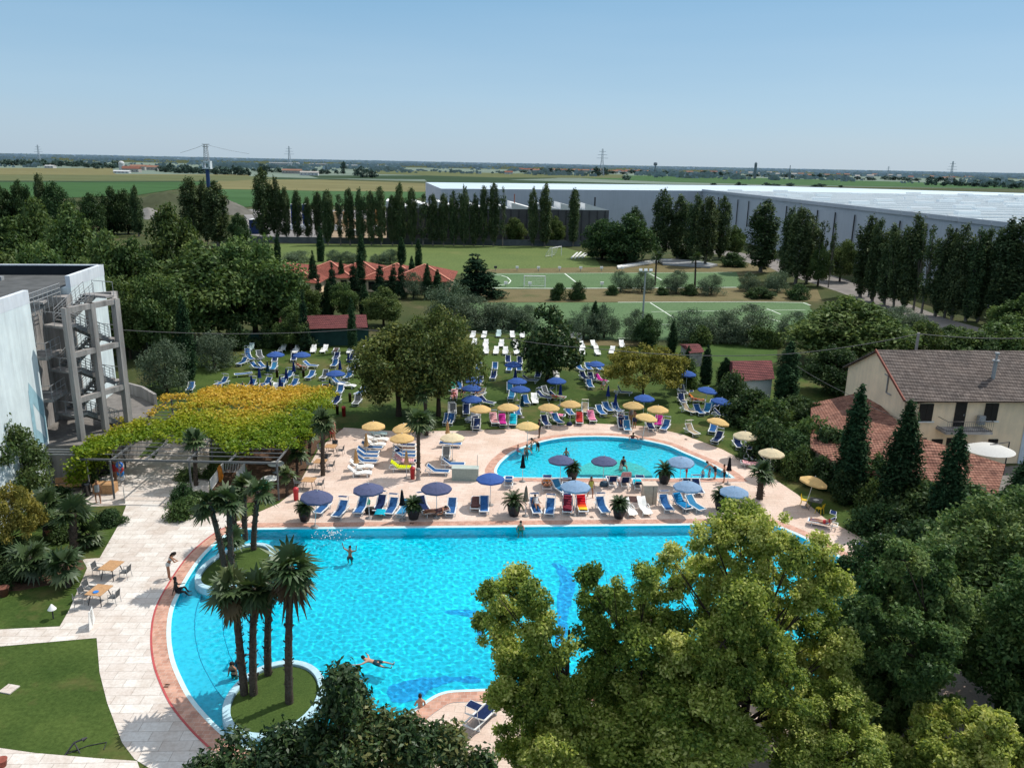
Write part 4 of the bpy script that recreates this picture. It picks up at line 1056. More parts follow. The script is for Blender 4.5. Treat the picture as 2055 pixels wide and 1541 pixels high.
# ---- white hotel block with the fire stairs
TH = math.atan2(2.3, 17.8)
e = empty('hotel_building', 'pale white flat-roofed building with an outdoor concrete fire stair', 'building', (-34.4, 56.7, 0), TH)
HP, HT = 14.67, 13.75
m = MB()      # solid body: left white face, recess, right white face (local x points out of the facade)
m.box((-13, -9.2, HT / 2), (26, 18.4, HT))
m.box((-13.0, 11.0, HT / 2), (26.0, 7.4, HT))
m.build('wall', MAT['hotel_wall'], e)
m = MB(); m.box((-13.8, 3.65, HT / 2 - .6), (24.4, 7.28, HT - 1.2)); m.box((-.8, 6.6, 6.6), (1.7, 1.3, 13.2)); m.build('stairwell_wall', MAT['hotel_conc'], e)
m = MB(); m.box((-13.2, -1.8, HT + .03), (25.0, 32, .06)); m.build('roof', MAT['roof_felt'], e)
m = MB()
m.box((-.17, -9.2, (HT + HP) / 2), (.36, 18.4, HP - HT)); m.box((-.17, 11, (HT + HP) / 2), (.36, 7.4, HP - HT)); m.box((-13, 14.6, (HT + HP) / 2), (26.0, .36, HP - HT))
m.build('parapet', MAT['house_white'], e)
m = MB(); m.box((-13.2, 14.35, HT + .44), (25.4, .12, .8)); m.build('parapet_lining', MAT['roof_dark'], e)
m = MB(); m.box((-8.5, 10.5, HT + .25), (1.2, .7, .4)); m.box((-6.9, 10.9, HT + .2), (.5, .5, .35)); m.build('roof_vent', MAT['grey_metal'], e)
# painted blue figure low on the wall, like a big slanted letter stroke
m = MB()
def onwall(pts, x=0.012): m.add([(x, y, z) for y, z in pts], [tuple(range(len(pts)))])
WO, WX = Vector((-34.4, 56.7, 0)), Matrix.Rotation(TH, 3, 'Z')
nW = WX @ Vector((1, 0, 0))
def wallpt(x, y):
    d = ray(*zz('S', x, y)); t = (WO - Vector((0, 0, CAMH))).dot(nW) / d.dot(nW); p = WX.transposed() @ (Vector((0, 0, CAMH)) + d * t - WO); return (min(p.y, -.05), p.z)
onwall([wallpt(207, 1055), wallpt(330, 1195), wallpt(330, 1330), wallpt(237, 1205), wallpt(212, 1150)]); onwall([wallpt(205, 1110), wallpt(240, 1210), wallpt(268, 1400), wallpt(262, 1530), wallpt(232, 1330)], .015); onwall([wallpt(262, 1530), wallpt(270, 1400), wallpt(300, 1420), wallpt(345, 1475), wallpt(345, 1490)], .018); onwall([wallpt(318, 1300), wallpt(335, 1300), wallpt(352, 1470), wallpt(340, 1480)], .021)
m.build('painted_sign', MAT['blue_paint'], e)
# doors in the recess, balconies
for z in (3.3, 6.5, 9.7):
    f = MB(); f.box((-1.58, 2.5, z + 1.25), (.08, 2.0, 2.4)); fo = f.build('door', MAT['glass_dark'], e)
    f = MB()
    for dy in (-1.02, 0, 1.02): f.box((-1.52, 2.5 + dy, z + 1.25), (.07, .08, 2.44))
    f.box((-1.52, 2.5, z + 2.47), (.07, 2.1, .08)); f.build('frame', MAT['grey_metal'], fo)
    if z > 4:
        b = MB(); b.box((-.55, 1.7, z - .14), (2.1, 2.6, .24)); bo = b.build('balcony', MAT['hotel_conc'], e)
        g = MB()
        for zz_ in (.5, 1.0):
            g.tube([(.45, .45, z + zz_), (.45, 2.95, z + zz_)], .025, 5); g.tube([(-1.5, .45, z + zz_), (.45, .45, z + zz_)], .025, 5)
        for yy in (.45, 1.3, 2.1, 2.95): g.tube([(.45, yy, z), (.45, yy, z + 1.0)], .022, 5)
        g.build('railing', MAT['grey_metal'], bo)
m = MB()
for zz_ in (.35, .65, 1.0): m.tube([(-.1, .1, HT - .4 + zz_), (-.1, 5.5, HT - .4 + zz_)], .03, 5)
for i in range(8): m.tube([(-.1, .1 + i * .77, HT - 1.2), (-.1, .1 + i * .77, HT + .6)], .03, 5)
for i in range(40): m.tube([(-.1, .1 + i * .137, HT - .9), (-.1, .1 + i * .137, HT + .55)], .012, 4)
m.build('roof_railing', MAT['grey_metal'], e)
# concrete frame of the stair tower
fr = MB()
c1, c2, c3 = Vector((2.1, .55)), Vector((3.15, 2.55)), Vector((4.2, 4.55))
b1, b3 = Vector((1.2, 7.2)), Vector((2.9, 8.2))
cols = []
for q, w_ in ((c1, .42), (c2, .40), (c3, .46), (b1, .42), (b3, .42)):
    k = MB(); k.box((q.x, q.y, 3.2 + 5.05), (w_, w_, 10.1), R(-27)); k.build('column', MAT['hotel_conc'], e)
for z in (6.3, 9.75, 13.1):
    k = MB()
    k.bar((c1.x, c1.y, z), (c3.x, c3.y, z), .36, .40); k.bar((c3.x, c3.y, z + .002), (b3.x, b3.y, z + .002), .36, .40)
    if z > 13: k.bar((b3.x, b3.y, z + .004), (b1.x, b1.y, z + .004), .3, .4)
    k.build('beam', MAT['hotel_conc'], e)
# the stair itself: flights zigzag along the frame
st = MB(); rl = MB(); ld = MB()
ax = (c3 - c1).normalized(); nx = Vector((-ax.y, ax.x))
def L3(s, t, z): 
    q = c1 + ax * s + nx * t
    return Vector((q.x, q.y, z))
zs = [3.3, 5.0, 6.7, 8.4, 10.1, 11.8, 13.5]
for i in range(6):
    s0, s1 = (4.1, 1.2) if i % 2 == 0 else (1.2, 4.1)
    t0 = 1.0 if i % 2 == 0 else 2.1
    n = 9
    for k in range(n):
        s = s0 + (s1 - s0) * (k + .5) / n; z = zs[i] + (zs[i + 1] - zs[i]) * (k + 1) / n
        st.bar(L3(s, t0 - .5, z), L3(s, t0 + .5, z), .36, .06)
    for tt in (-.5, .5):
        st.bar(L3(s0, t0 + tt, zs[i] - .12), L3(s1, t0 + tt, zs[i + 1] - .12), .07, .28)
        rl.tube([L3(s0, t0 + tt, zs[i] + 1.0), L3(s1, t0 + tt, zs[i + 1] + 1.0)], .028, 5)
        [rl.tube([L3(s0, t0 + tt, zs[i] + h3), L3(s1, t0 + tt, zs[i + 1] + h3)], .016, 4) for h3 in (.3, .55, .78)]
        for k in range(8):
            s = s0 + (s1 - s0) * k / 7; z = zs[i] + (zs[i + 1] - zs[i]) * k / 7
            rl.tube([L3(s, t0 + tt, z), L3(s, t0 + tt, z + 1.0)], .02, 5)
    sl0, sl1 = (.2, 1.2) if i % 2 == 0 else (4.1, 4.9)
    ld.bar(L3((sl0 + sl1) / 2, .45, zs[i + 1] - .08), L3((sl0 + sl1) / 2, 2.65, zs[i + 1] - .08), sl1 - sl0, .16)
    for t_ in (.5, 1.5, 2.6): rl.tube([L3(sl0 if i % 2 == 0 else sl1, t_, zs[i + 1]), L3(sl0 if i % 2 == 0 else sl1, t_, zs[i + 1] + 1)], .022, 5)
    rl.tube([L3(sl0 if i % 2 == 0 else sl1, .5, zs[i + 1] + 1), L3(sl0 if i % 2 == 0 else sl1, 2.6, zs[i + 1] + 1)], .028, 5)
ld.bar(L3(.6, 2.6, 13.42), L3(-.4, 4.0, 13.42), 1.1, .16)
st.build('stair_flight', simple('stair_steel', (.16, .16, .16), .6, .3, .2), e); ld.build('landing', MAT['hotel_conc'], e); rl.build('handrail', MAT['grey_metal'], e)
# terrace on the low front wing
t_ = MB(); fp = [(-1.6, -.6), (2.6, -.55), (5.0, 5.3), (5.0, 9.5), (3.2, 12.0), (.1, 14.5), (-.1, 7.3), (-1.6, 7.2)]
t_.prism(fp, 2.75, 3.2); t_.build('terrace', MAT['terrace'], e)
t_ = MB(); t_.prism([(-1.5, -.3), (2.1, -.3), (4.4, 5.4), (4.4, 9.3), (.1, 9.3), (.1, 7.2), (-1.5, 7.2)], 0, 2.75); t_.build('lower_wall', MAT['hotel_conc'], e)
t_ = MB(); t_.bar((2.75, .3, 1.1), (3.45, 2.0, 1.1), .1, 2.2); t_.build('lower_door', MAT['glass_dark'], e)
t_ = MB()
t_.bar((4.9, 9.5, 3.7), (3.1, 12.0, 3.7), .25, 1.0); t_.bar((3.1, 12.0, 3.7), (.2, 14.4, 3.7), .25, 1.0)
t_.build('terrace_wall', MAT['hotel_conc'], e)

# ---- vine pergola
PX0, PX1, PY0, PY1, PZt = -31.0, -16.8, 54.2, 70.6, 2.95
MAT['perg'] = simple('dull_steel', (.13, .135, .14), .55, .3, .2)
e = empty('pergola', 'grey steel pergola with open beams in front and a vine roof behind', 'pergola', (0, 0, 0))
for x, y in ((-28.6, 54.0), (-23.2, 54.6), (-16.8, 54.4), (-30.6, 60), (-24, 61), (-17.0, 61.5), (-31, 70.4), (-24, 70.6), (-17.3, 70.8)):
    k = MB(); k.tube([(x, y, 0), (x, y, PZt)], .075, 10); k.build('post', MAT['grey_metal'], e)
k = MB()
for x in (-30.6, -28.6, -26.2, -23.2, -20.2, -16.8): k.box((x, (PY0 + PY1) / 2, PZt), (.09, PY1 - PY0, .13))
k.build('beam', MAT['grey_metal'], e)
k = MB()
k.box(((PX0 + PX1) / 2, PY0, PZt + .003), (PX1 - PX0 + .1, .1, .14))
for i in range(19): k.box(((PX0 + PX1) / 2, PY0 + .85 + i * .85, PZt + .105), (PX1 - PX0, .05, .06))
k.build('slat', MAT['grey_metal'], e)
# vine: clumps over the back of the frame, gold at the back, green in front
rnd = np.random.default_rng(5)
cl = []
def yfront(x):      # where the cover starts
    u = (x - PX0) / (PX1 - PX0)
    return 58.6 + 0.9 * math.sin(x * 1.3) - 2.6 * max(0, 1 - abs(u - .85) / .3) - 3.4 * max(0, 1 - u / .32)
for _ in range(900):
    x = PX0 - .6 + (PX1 - PX0 + 1.2) * rnd.random(); y = 54.0 + 18.2 * rnd.random()
    if y < yfront(x): continue
    if x < -28.2 and y > 62.5 and rnd.random() < .93: continue
    g = (y - 59.5) / 8.5 + 0.25 * math.sin(x * .5) + 0.35 * max(0, (-24 - x) / 5) - .45 * max(0, (x + 21) / 4)
    cl.append((x, y, PZt + .2 + .16 * rnd.random() + (.25 if y > 66 else 0), .5 + .35 * rnd.random(), .42, float(np.clip(.02 + .85 * g + rnd.normal() * .08, 0, 1))))
for i in range(28):       # trailing edges
    x = PX1 + .3 * rnd.normal(); y = 58 + 13 * rnd.random(); cl.append((x + .3, y, PZt - .1 - .35 * rnd.random(), .4, .8, .12 + .1 * rnd.random()))
for i in range(40):
    x = -31.8 + 1.2 * rnd.random(); y = 53.8 + 5 * rnd.random(); cl.append((x, y, 1.2 + 1.7 * rnd.random(), .55, 1.0, .06 + .12 * rnd.random()))
for i in range(110):      # loose shoots at the rim
    x = PX0 + (PX1 - PX0) * rnd.random(); y = yfront(x) - .5 * rnd.random() if i % 2 else 71.4 + .8 * rnd.random()
    if not (x < -28.2 and y > 62): cl.append((x, y, PZt + .15 + .45 * rnd.random(), .22 + .15 * rnd.random(), 1.0, .15 + .2 * rnd.random() if i % 2 else .6 + .3 * rnd.random()))
V, ti = leaves(cl, 46000, 0.22, rnd, .7, .8, .4, tjit=.12, shell=.4)
for o_ in e.children: o_.data.materials[0] = MAT['perg']
o = obj('grape_vine', quadmesh('vine_leaves', V, LM['vine'], ti)); tag(o, 'golden yellow and green vine spread over the steel pergola', 'vine')
# second small pergola strip by the building
e = empty('slatted_canopy', 'narrow grey slatted canopy over the doorway of the white building', 'canopy', (-31.0, 55.2, 0), R(2))
k = MB()
for i in range(5): k.box((-1.8, -.3 + i * .55, 3.02), (4.4, .06, .08))
k.build('slat', MAT['grey_metal'], e)
k = MB(); k.box((-3.9, .8, 2.92), (.08, 2.6, .1)); k.box((.25, .8, 2.92), (.08, 2.6, .1)); k.build('beam', MAT['grey_metal'], e)
for x, y in ((-3.9, -.4), (.25, -.4)):
    k = MB(); k.tube([(x, y, 0), (x, y, 2.9)], .05, 8); k.build('post', MAT['grey_metal'], e)

# ---- cream house at the right
e = empty('house', 'cream two-storey house with brown tiled roof and dark shutters', 'house', (32.7, 64.5, 0), R(3.5))
EV, RDG, HL, HD = 6.0, 8.7, 22.0, 10.4
m = MB()
ys = [0, HD / 2, HD]; zs2 = [EV - .05, RDG - .25, EV - .05]
m.add([(0, 0, 0), (HL, 0, 0), (HL, HD, 0), (0, HD, 0), (0, 0, EV), (HL, 0, EV), (HL, HD, EV), (0, HD, EV), (0, HD / 2, RDG - .12), (HL, HD / 2, RDG - .12)],
      [(0, 1, 5, 4), (1, 2, 6, 9, 5), (2, 3, 7, 6), (3, 0, 4, 8, 7)])
m.build('wall', MAT['house_wall'], e)
m = MB(); m.box((15.2, -.05, EV / 2), (9.0, .1, EV - .02)); m.build('white_wall', MAT['house_white'], e)
sl_ = (RDG - EV) / (HD / 2)
m = MB()
for sg in (0, 1):
    y0, y1 = (-.5, HD / 2) if sg == 0 else (HD + .5, HD / 2)
    z0, z1 = EV - .5 * sl_, RDG
    n = 14
    for thick in (0, .14):
        pass
    a0, a1, a2, a3 = (-.35, y0, z0), (HL + .3, y0, z0), (HL + .3, y1, z1), (-.35, y1, z1)
    top = [a0, a1, a2, a3]; bot = [(x, y, z - .14) for x, y, z in top]
    vs = top + bot
    fs = [(0, 1, 2, 3), (7, 6, 5, 4), (0, 4, 5, 1), (1, 5, 6, 2), (3, 7, 4, 0)]
    if sg: fs = [f[::-1] for f in fs]
    m.add(vs, fs)
m.build('roof', MAT['house_tiles'], e)
m = MB(); m.bar((-.36, -.5, EV - .28), (-.36, HD / 2, RDG - .02), .1, .22); m.build('verge_board', simple('rust_board', (.22, .06, .04), .7), e)
m = MB(); m.tube([(-.3, -.58, EV - .33), (HL, -.58, EV - .33)], .08, 8); m.tube([(1.4, -.55, EV - .38), (.5, -.2, EV - .62), (.12, -.1, EV - .8), (.12, -.1, 0)], .05, 8); m.build('gutter', simple('brown_gutter', (.05, .028, .02), .5), e)
m = MB(); m.tube([(8.6, 2.0, 6.6), (8.6, 2.0, 8.5)], .16, 10); m.tube([(8.6, 2.0, 8.5), (8.6, 2.0, 8.6)], [.3, .3], 10); m.tube([(8.6, 2.0, 8.6), (8.6, 2.0, 9.1)], .1, 8); m.tube([(8.6, 2, 9.1), (8.6, 2, 9.25)], .2, 8); m.build('chimney', MAT['grey_metal'], e)
def shutter_window(x, z, w_, h_):
    f = MB(); f.box((x, -.02, z + h_ / 2), (w_, .08, h_)); fo = f.build('window', MAT['shutter'], e)
    g = MB(); g.box((x, -.1, z - .05), (w_ + .4, .22, .08)); g.build('sill', MAT['white_paint'], fo)
    for sg in (-1, 1):
        g = MB(); g.box((x + sg * w_ * .26, -.075, z + h_ / 2), (w_ * .5, .05, h_ - .02)); g.build('shutter', MAT['shutter'], fo)
shutter_window(1.9, 3.8, 1.15, 1.5); shutter_window(7.55, 3.85, 1.1, 1.5); shutter_window(1.75, .9, 1.15, 1.4); shutter_window(8.2, 1.0, .8, 1.2)
for x, z, h_ in ((4.9, 3.35, 2.2), (4.6, .1, 2.2), (3.3, .1, 2.1)):
    f = MB(); f.box((x, -.02, z + h_ / 2), (.95, .1, h_)); fo = f.build('door', MAT['shutter'], e)
    g = MB(); g.box((x + .3, -.09, z + 1.0), (.04, .05, .15)); g.build('handle', MAT['grey_metal'], fo)
m = MB(); m.box((5.0, -.75, 3.2), (4.0, 1.5, .2)); bo = m.build('balcony', MAT['concrete'], e)
g = MB()
for z in (3.4, 4.2): g.tube([(3.05, -.05, z), (3.05, -1.45, z), (6.95, -1.45, z), (6.95, -.05, z)], .025, 5)
for i in range(24): g.tube([(3.05 + i * .17, -1.45, 3.35), (3.05 + i * .17, -1.45, 4.2)], .012, 4)
g.build('railing', MAT['dark_metal'], bo)
m = MB(); m.box((6.6, -.35, 4.0), (.55, .35, .75)); m.tube([(6.6, -.6, 4.0), (6.6, -.52, 4.0)], .24, 12); m.build('air_unit', MAT['grey_metal'], e)
m = MB()
m.bar((-.06, 3.0, 5.4), (-.06, 3.0, 6.9), .1, .1); m.bar((-.06, 3.0, 5.42), (-.06, 2.2, 5.42), .1, .08); m.bar((-.06, 3.0, 6.9), (-.06, 3.6, 6.9), .1, .08)
m.build('wall_relief', MAT['concrete'], e)
# low terracotta outbuilding
e = empty('outbuilding', 'long low outbuilding with weathered terracotta tiled roof below the cream house', 'outbuilding', (0, 0, 0))
A1, A2, A3, A4 = (24.0, 61.2, 2.5), (28.2, 73.0, 2.7), (33.0, 72.6, 4.1), (31.6, 60.6, 3.9)
B1, B2, B3 = (25.1, 57.2, 2.35), (33.3, 51.4, 2.35), (36.6, 56.2, 3.2)
m = MB()
for q in ((A1, A4, A3, A2), (A1, B1, B2, B3, A4)):
    n = len(q); m.add([Vector(v) for v in q] + [Vector(v) - Vector((0, 0, .16)) for v in q], [tuple(range(n)), tuple(range(2 * n - 1, n - 1, -1))] + [((i + 1) % n, i, i + n, (i + 1) % n + n) for i in range(n)])
m.build('roof', MAT['terra'], e)
m = MB(); fpw = [(24.5, 61.2), (28.5, 72.6), (32.8, 72.2), (31.6, 60.4), (36.2, 56.2), (33.2, 52.0), (25.5, 57.6)]
n = len(fpw); m.add([(x, y, 0) for x, y in fpw] + [(x, y, 2.3) for x, y in fpw], [(i, (i + 1) % n, (i + 1) % n + n, i + n) for i in range(n)]); m.build('wall', MAT['house_wall'], e)
# terrace furniture of the house
sheet('house_terrace', [(1895, 950), (2080, 930), (2080, 985), (1960, 985), (1890, 970)], 0.02, MAT['terrace'])
e = empty('cantilever_parasol', 'big round white parasol over the table beside the cream house', 'parasol', (38.6, 61.6, 0), R(10))
m = MB(); pr_ = [(1.95 * math.cos(6.283 * k / 24), 1.75 * math.sin(6.283 * k / 24), 2.4) for k in range(24)]; m.add([(0, 0, 2.85)] + [(x * .55, y * .55, 2.74) for x, y, z in pr_] + pr_, [(0, 1 + k, 1 + (k + 1) % 24) for k in range(24)] + [(1 + k, 25 + k, 25 + (k + 1) % 24, 1 + (k + 1) % 24) for k in range(24)], 0, True); m.build('canopy', cloth('white_canvas', (.72, .72, .70), .06, .02, .3), e)
m = MB(); m.tube([(2.0, .3, 0), (2.0, .3, 2.9), (0, 0, 2.85)], .05, 8); m.build('pole', MAT['dark_metal'], e)
e = empty('garden_table', 'pale garden table under the big white parasol', 'table', (38.3, 62.2, 0), R(-8))
m = MB(); m.box((0, 0, .73), (1.9, .9, .05)); m.build('table_top', MAT['white_paint'], e)
for x in (-.8, .8):
    for y in (-.35, .35):
        k = MB(); k.box((x, y, .35), (.06, .06, .7)); k.build('leg', MAT['white_paint'], e)

# ---- maroon shed and small roofs
def gable(name, label, cat, corners, ez, rzz, walls, roofm, wall_m, ridge_frac=.5):
    """four ground corners a,b (front), c,d (back); ridge runs a-b direction"""
    e = empty(name, label, cat, (0, 0, 0))
    a, b, c, d_ = [Vector((q[0], q[1], 0)) for q in corners]
    m = MB(); m.add([v for v in (a, b, c, d_)] + [v + Vector((0, 0, ez)) for v in (a, b, c, d_)], [(0, 1, 5, 4), (1, 2, 6, 5), (2, 3, 7, 6), (3, 0, 4, 7)]); m.build('wall', wall_m, e)
    r0, r1 = a.lerp(d_, ridge_frac) + Vector((0, 0, rzz)), b.lerp(c, ridge_frac) + Vector((0, 0, rzz))
    ov = .4
    out = [(v - (a + b + c + d_) / 4).normalized() * ov + v + Vector((0, 0, ez)) for v in (a, b, c, d_)]
    m = MB(); m.add([out[0], out[1], r1, r0], [(0, 1, 2, 3)]); m.add([r0, r1, out[2], out[3]], [(0, 1, 2, 3)])
    m.add([out[1], out[2], r1], [(0, 1, 2)]); m.add([out[3], out[0], r0], [(0, 1, 2)])
    m.build('roof', roofm, e)
    return e
q = [PZ('Rr', 900, 1010, 2.4).xy, PZ('Rr', 1195, 990, 2.4).xy, PZ('Rr', 1060, 870, 2.4).xy + Vector((2.0, 1)), PZ('Rr', 880, 880, 2.4).xy + Vector((0, 1))]
gable('shed', 'small shed with maroon roof between the cypresses and the tall cypress', 'shed', [tuple(v) for v in q], 2.3, 3.3, None, MAT['maroon'], MAT['white_paint'])
q = [PZ('Rr', 560, 800, 1.9).xy, PZ('Rr', 655, 790, 1.9).xy, PZ('Rr', 610, 735, 1.9).xy, PZ('Rr', 490, 740, 1.9).xy]
gable('garden_hut', 'tiny brown-red roofed hut behind the round yellow tree', 'hut', [tuple(v) for v in q], 1.9, 2.3, None, MAT['maroon'], MAT['concrete'])
q = [P(560, 660, 2.6).xy, P(738, 656, 2.6).xy, P(735, 634, 3.2).xy, P(560, 637, 3.2).xy]
e = empty('long_shed', 'long low shed with a maroon roof behind the lounger lawn', 'shed', (0, 0, 0))
a, b, c, d_ = [Vector((v[0], v[1], 0)) for v in q]
m = MB(); m.add([a + Vector((0, 0, 2.5)), b + Vector((0, 0, 2.5)), c + Vector((0, 0, 3.4)), d_ + Vector((0, 0, 3.4))], [(0, 1, 2, 3)]); m.build('roof', MAT['maroon'], e)
m = MB(); off = Vector((0, .6, 0)); m.add([a + off, b + off, c, d_] + [v + Vector((0, 0, 2.4)) for v in (a + off, b + off)] + [v + Vector((0, 0, 3.3)) for v in (c, d_)], [(0, 1, 5, 4), (1, 2, 6, 5), (2, 3, 7, 6), (3, 0, 4, 7)]); m.build('wall', simple('green_sheeting', (.02, .055, .05), .8, .2, .2, 1, world=True), e)
MAT['green_net'] = simple('green_netting', (.015, .045, .042), .9, .1, .25, .8, world=True)
e = empty('fence', 'dark green netting fence below the maroon roof behind the lounger lawn', 'fence', (0, 0, 0))
a, b = P(490, 697), P(735, 682)
m = MB(); m.bar((a.x, a.y, .95), (b.x, b.y, .95), .04, 1.8); m.build('netting', MAT['green_net'], e)
for i in range(9):
    v = Vector(a).lerp(b, i / 8); k = MB(); k.tube([(v.x, v.y - .05, 0), (v.x, v.y - .05, 2.0)], .04, 6); k.build('post', MAT['dark_metal'], e)

# ---- red-roofed pavilions: hipped roofs in a chain
def pavilion(label, x0, x1, y0, y1, ez, rz_):
    e = empty('pavilion', label, 'building', (0, 0, 0))
    cx, cy = (x0 + x1) / 2, (y0 + y1) / 2
    m = MB(); m.prism([(x0, y0), (x1, y0), (x1, y1), (x0, y1)], 0, ez); m.build('wall', MAT['house_wall'], e)
    o_ = .8
    m = MB(); m.add([(x0 - o_, y0 - o_, ez), (x1 + o_, y0 - o_, ez), (x1 + o_, y1 + o_, ez), (x0 - o_, y1 + o_, ez), (cx, cy, rz_)], [(0, 1, 4), (1, 2, 4), (2, 3, 4), (3, 0, 4)]); m.build('roof', MAT['red_tiles'], e)
    m = MB()
    for v in ((x0 - o_, y0 - o_), (x1 + o_, y0 - o_)): m.bar((v[0], v[1], ez + .06), (cx, cy, rz_ + .06), .35, .12)
    m.build('hip_cap', simple('hip_tiles', (.5, .2, .14), .8), e)
    m = MB()
    for k in range(4): m.box((x0 + (x1 - x0) * (k + .5) / 4, y0 - .02, ez * .5), (1.2, .06, 1.5))
    m.build('window', MAT['glass_dark'], e)
zA = 4.6
ap = [P(620, 521, zA), P(668, 522, zA), P(730, 521, zA), P(800, 526, zA), P(855, 528, zA)]
for i, v in enumerate(ap):
    wv = 9.5 if i == 0 else 5.2
    pavilion(ORD[i + 1] + ' red hip-roofed pavilion from the left in the chain among cypresses', v.x - wv, v.x + wv * (0.55 if i == 0 else 1), v.y - (16 if i == 0 else 9), v.y + 4.5, 2.4, zA)

# ---- grey warehouse
MAT['ware_wall'] = wallmat('grey_cladding', (0.46, 0.485, 0.54), 0.04, 0.05)
def roofmat():
    t = NT('white_roof_sheets')
    p = t.pos()
    mp = t.n('ShaderNodeMapping'); mp.inputs['Rotation'].default_value = (0, 0, R(-8)); t.l(p, mp.inputs['Vector'])
    w = t.n('ShaderNodeTexWave', wave_type='BANDS', bands_direction='Y', wave_profile='SAW'); w.inputs['Scale'].default_value = 0.035; w.inputs['Distortion'].default_value = 0.2
    t.l(mp.outputs[0], w.inputs['Vector'])
    st = t.scale(mp.outputs[0], (.05, .5, .1))
    c = t.ramp(t.noise(st, 1.0, 4, .6), [(.3, (.44, .55, .63)), (.6, (.66, .74, .79))])
    c = t.mix(1.0, c, t.ramp(w.outputs['Fac'], [(0.0, (.55, .6, .65)), (.12, (1, 1, 1))]), 'MULTIPLY')
    t.bsdf(c, .38, .6)
    return t.mat
MAT['ware_roof'] = roofmat()
e = empty('warehouse', 'huge grey warehouse with a bright white roof beyond the poplars', 'warehouse', (0, 0, 0))
WH = 15.0
A_, B_, C_, D_, E_, G_ = [P(*v, WH).xy for v in ((854, 366), (885, 379), (1410, 383), (2055, 456), (1535, 373), (1220, 370))]
D_ = C_ + (D_ - C_) * 1.35
E2 = P(2055, 388, WH).xy; E2 = E_ + (E2 - E_) * 2.2
foot = [B_, C_, D_, D_ + Vector((260, 40)), E2, E_, G_, A_]
m = MB(); n = len(foot); m.add([(v.x, v.y, 0) for v in foot] + [(v.x, v.y, WH) for v in foot], [(i, (i + 1) % n, (i + 1) % n + n, i + n) for i in range(n)]); m.build('wall', MAT['ware_wall'], e)
m = MB(); m.poly([(v.x, v.y, 0) for v in foot], WH - .05); m.build('roof', MAT['ware_roof'], e)
dirn = (D_ - C_).normalized(); nrm_ = Vector((dirn.y, -dirn.x)); nrm_ = nrm_ if nrm_.x < 0 else -nrm_
# stepped parapet of the long side and dark downpipes
m = MB()
Ls = (D_ - C_).length; N = 24
for i in range(N):
    a = C_ + dirn * (Ls * i / N); b = C_ + dirn * (Ls * (i + .97) / N)
    m.bar((a.x + nrm_.x * .2, a.y, WH + .1 + .25 * 0), (b.x + nrm_.x * .2, b.y, WH + .1), .3, .9)
m.build('parapet', MAT['ware_wall'], e)
for i in range(1, 24):
    a = C_ + dirn * (Ls * i / 24) + nrm_ * .35
    k = MB(); k.box((a.x, a.y, WH * .62), (.24, .3, WH * .55), mi=0); k.build('downpipe', MAT['dark_metal'], e)
# rooflights
k = 0
MAT['rooflight'] = simple('rooflight', (.80, .82, .82), .3, .5, .03)
inside = dirn * 1.0
nin = -nrm_
for i in range(11):
    for j in range(9):
        if random.random() < .12: continue
        v = C_ + dirn * (Ls * (i + .3 + .6 * random.random()) / 14) + nin * (9 + j * 17 + 6 * random.random())
        if v.y > 370: continue
        q = MB(); q.box((v.x, v.y, WH + .5), (5.2, 1.6, .9), R(8)); q.build('rooflight', MAT['rooflight'], e)
        k += 1
m = MB()
for j in range(1, 22):
    v0 = C_ + dirn * (Ls * j / 22); v1 = v0 + nin * 165
    m.bar((v0.x + 2, v0.y, WH + .25), (v1.x, v1.y, WH + .25), .7, .5)
m.build('roof_ridge', MAT['white_paint'], e)
# grey sawtooth workshop in front
e = empty('workshop', 'low grey workshop with white sawtooth roof behind the poplar row', 'workshop', (0, 0, 0))
s0, s1 = P(776, 486), P(1219, 490)
SH = 10.3
W_ = (s1 - s0); ux = W_.normalized(); uy = Vector((-ux.y, ux.x, 0))
m = MB(); f4 = [s0, s1, s1 + uy * 14, s0 + uy * 14]; m.prism([(v.x, v.y) for v in f4], 0, SH); m.build('wall', simple('workshop_wall', (.10, .10, .105), .8, .2, .15, .3, world=True), e)
NT_ = 9
for i in range(NT_):
    a = s0 + W_ * (i / NT_); b = s0 + W_ * ((i + 1) / NT_)
    k = MB(); k.add([a + Vector((0, 0, SH + 2.0)) - uy * .1, b + Vector((0, 0, SH + .05)) - uy * .1, b + uy * 14 + Vector((0, 0, SH + .05)), a + uy * 14 + Vector((0, 0, SH + 2.0)), a + Vector((0, 0, SH)) - uy * .1, a + uy * 14 + Vector((0, 0, SH))], [(0, 1, 2, 3), (4, 1, 0), (4, 0, 3, 5), (5, 3, 2)])
    k.build('roof_tooth', MAT['white_paint'], e)
m = MB()
for i in range(28):
    a = s0 + W_ * ((i + .5) / 28) - uy * .12; m.box((a.x, a.y, SH * .55), (.25, .2, SH * .9))
m.build('wall_rib', MAT['dark_metal'], e)

# ---- playing fields
sheet('sports_field', [(430, 489), (700, 491), (1120, 494), (1190, 512), (1210, 540), (1000, 549), (800, 552), (440, 545)], 0.012, MAT['field_turf'])
sheet('dry_strip', [(960, 541), (1215, 536), (1330, 528), (1530, 530), (1560, 545), (1490, 552), (960, 552)], 0.016, MAT['dry'])
sheet('small_pitch', [(930, 549), (1200, 548), (1478, 546), (1490, 576), (1260, 579), (940, 580)], 0.022, MAT['synthetic'])
sheet('dry_strip', [(950, 581), (1490, 578), (1640, 580), (1650, 605), (1300, 606), (960, 607)], 0.016, MAT['dry'])
sheet('striped_pitch', [(930, 608), (1300, 607), (1620, 607), (1650, 660), (1600, 684), (1230, 682), (1100, 680), (930, 660)], 0.020, MAT['synthetic'])
sheet('dry_strip', [(1150, 683), (1280, 684), (1300, 696), (1130, 692)], 0.022, MAT['dry'])
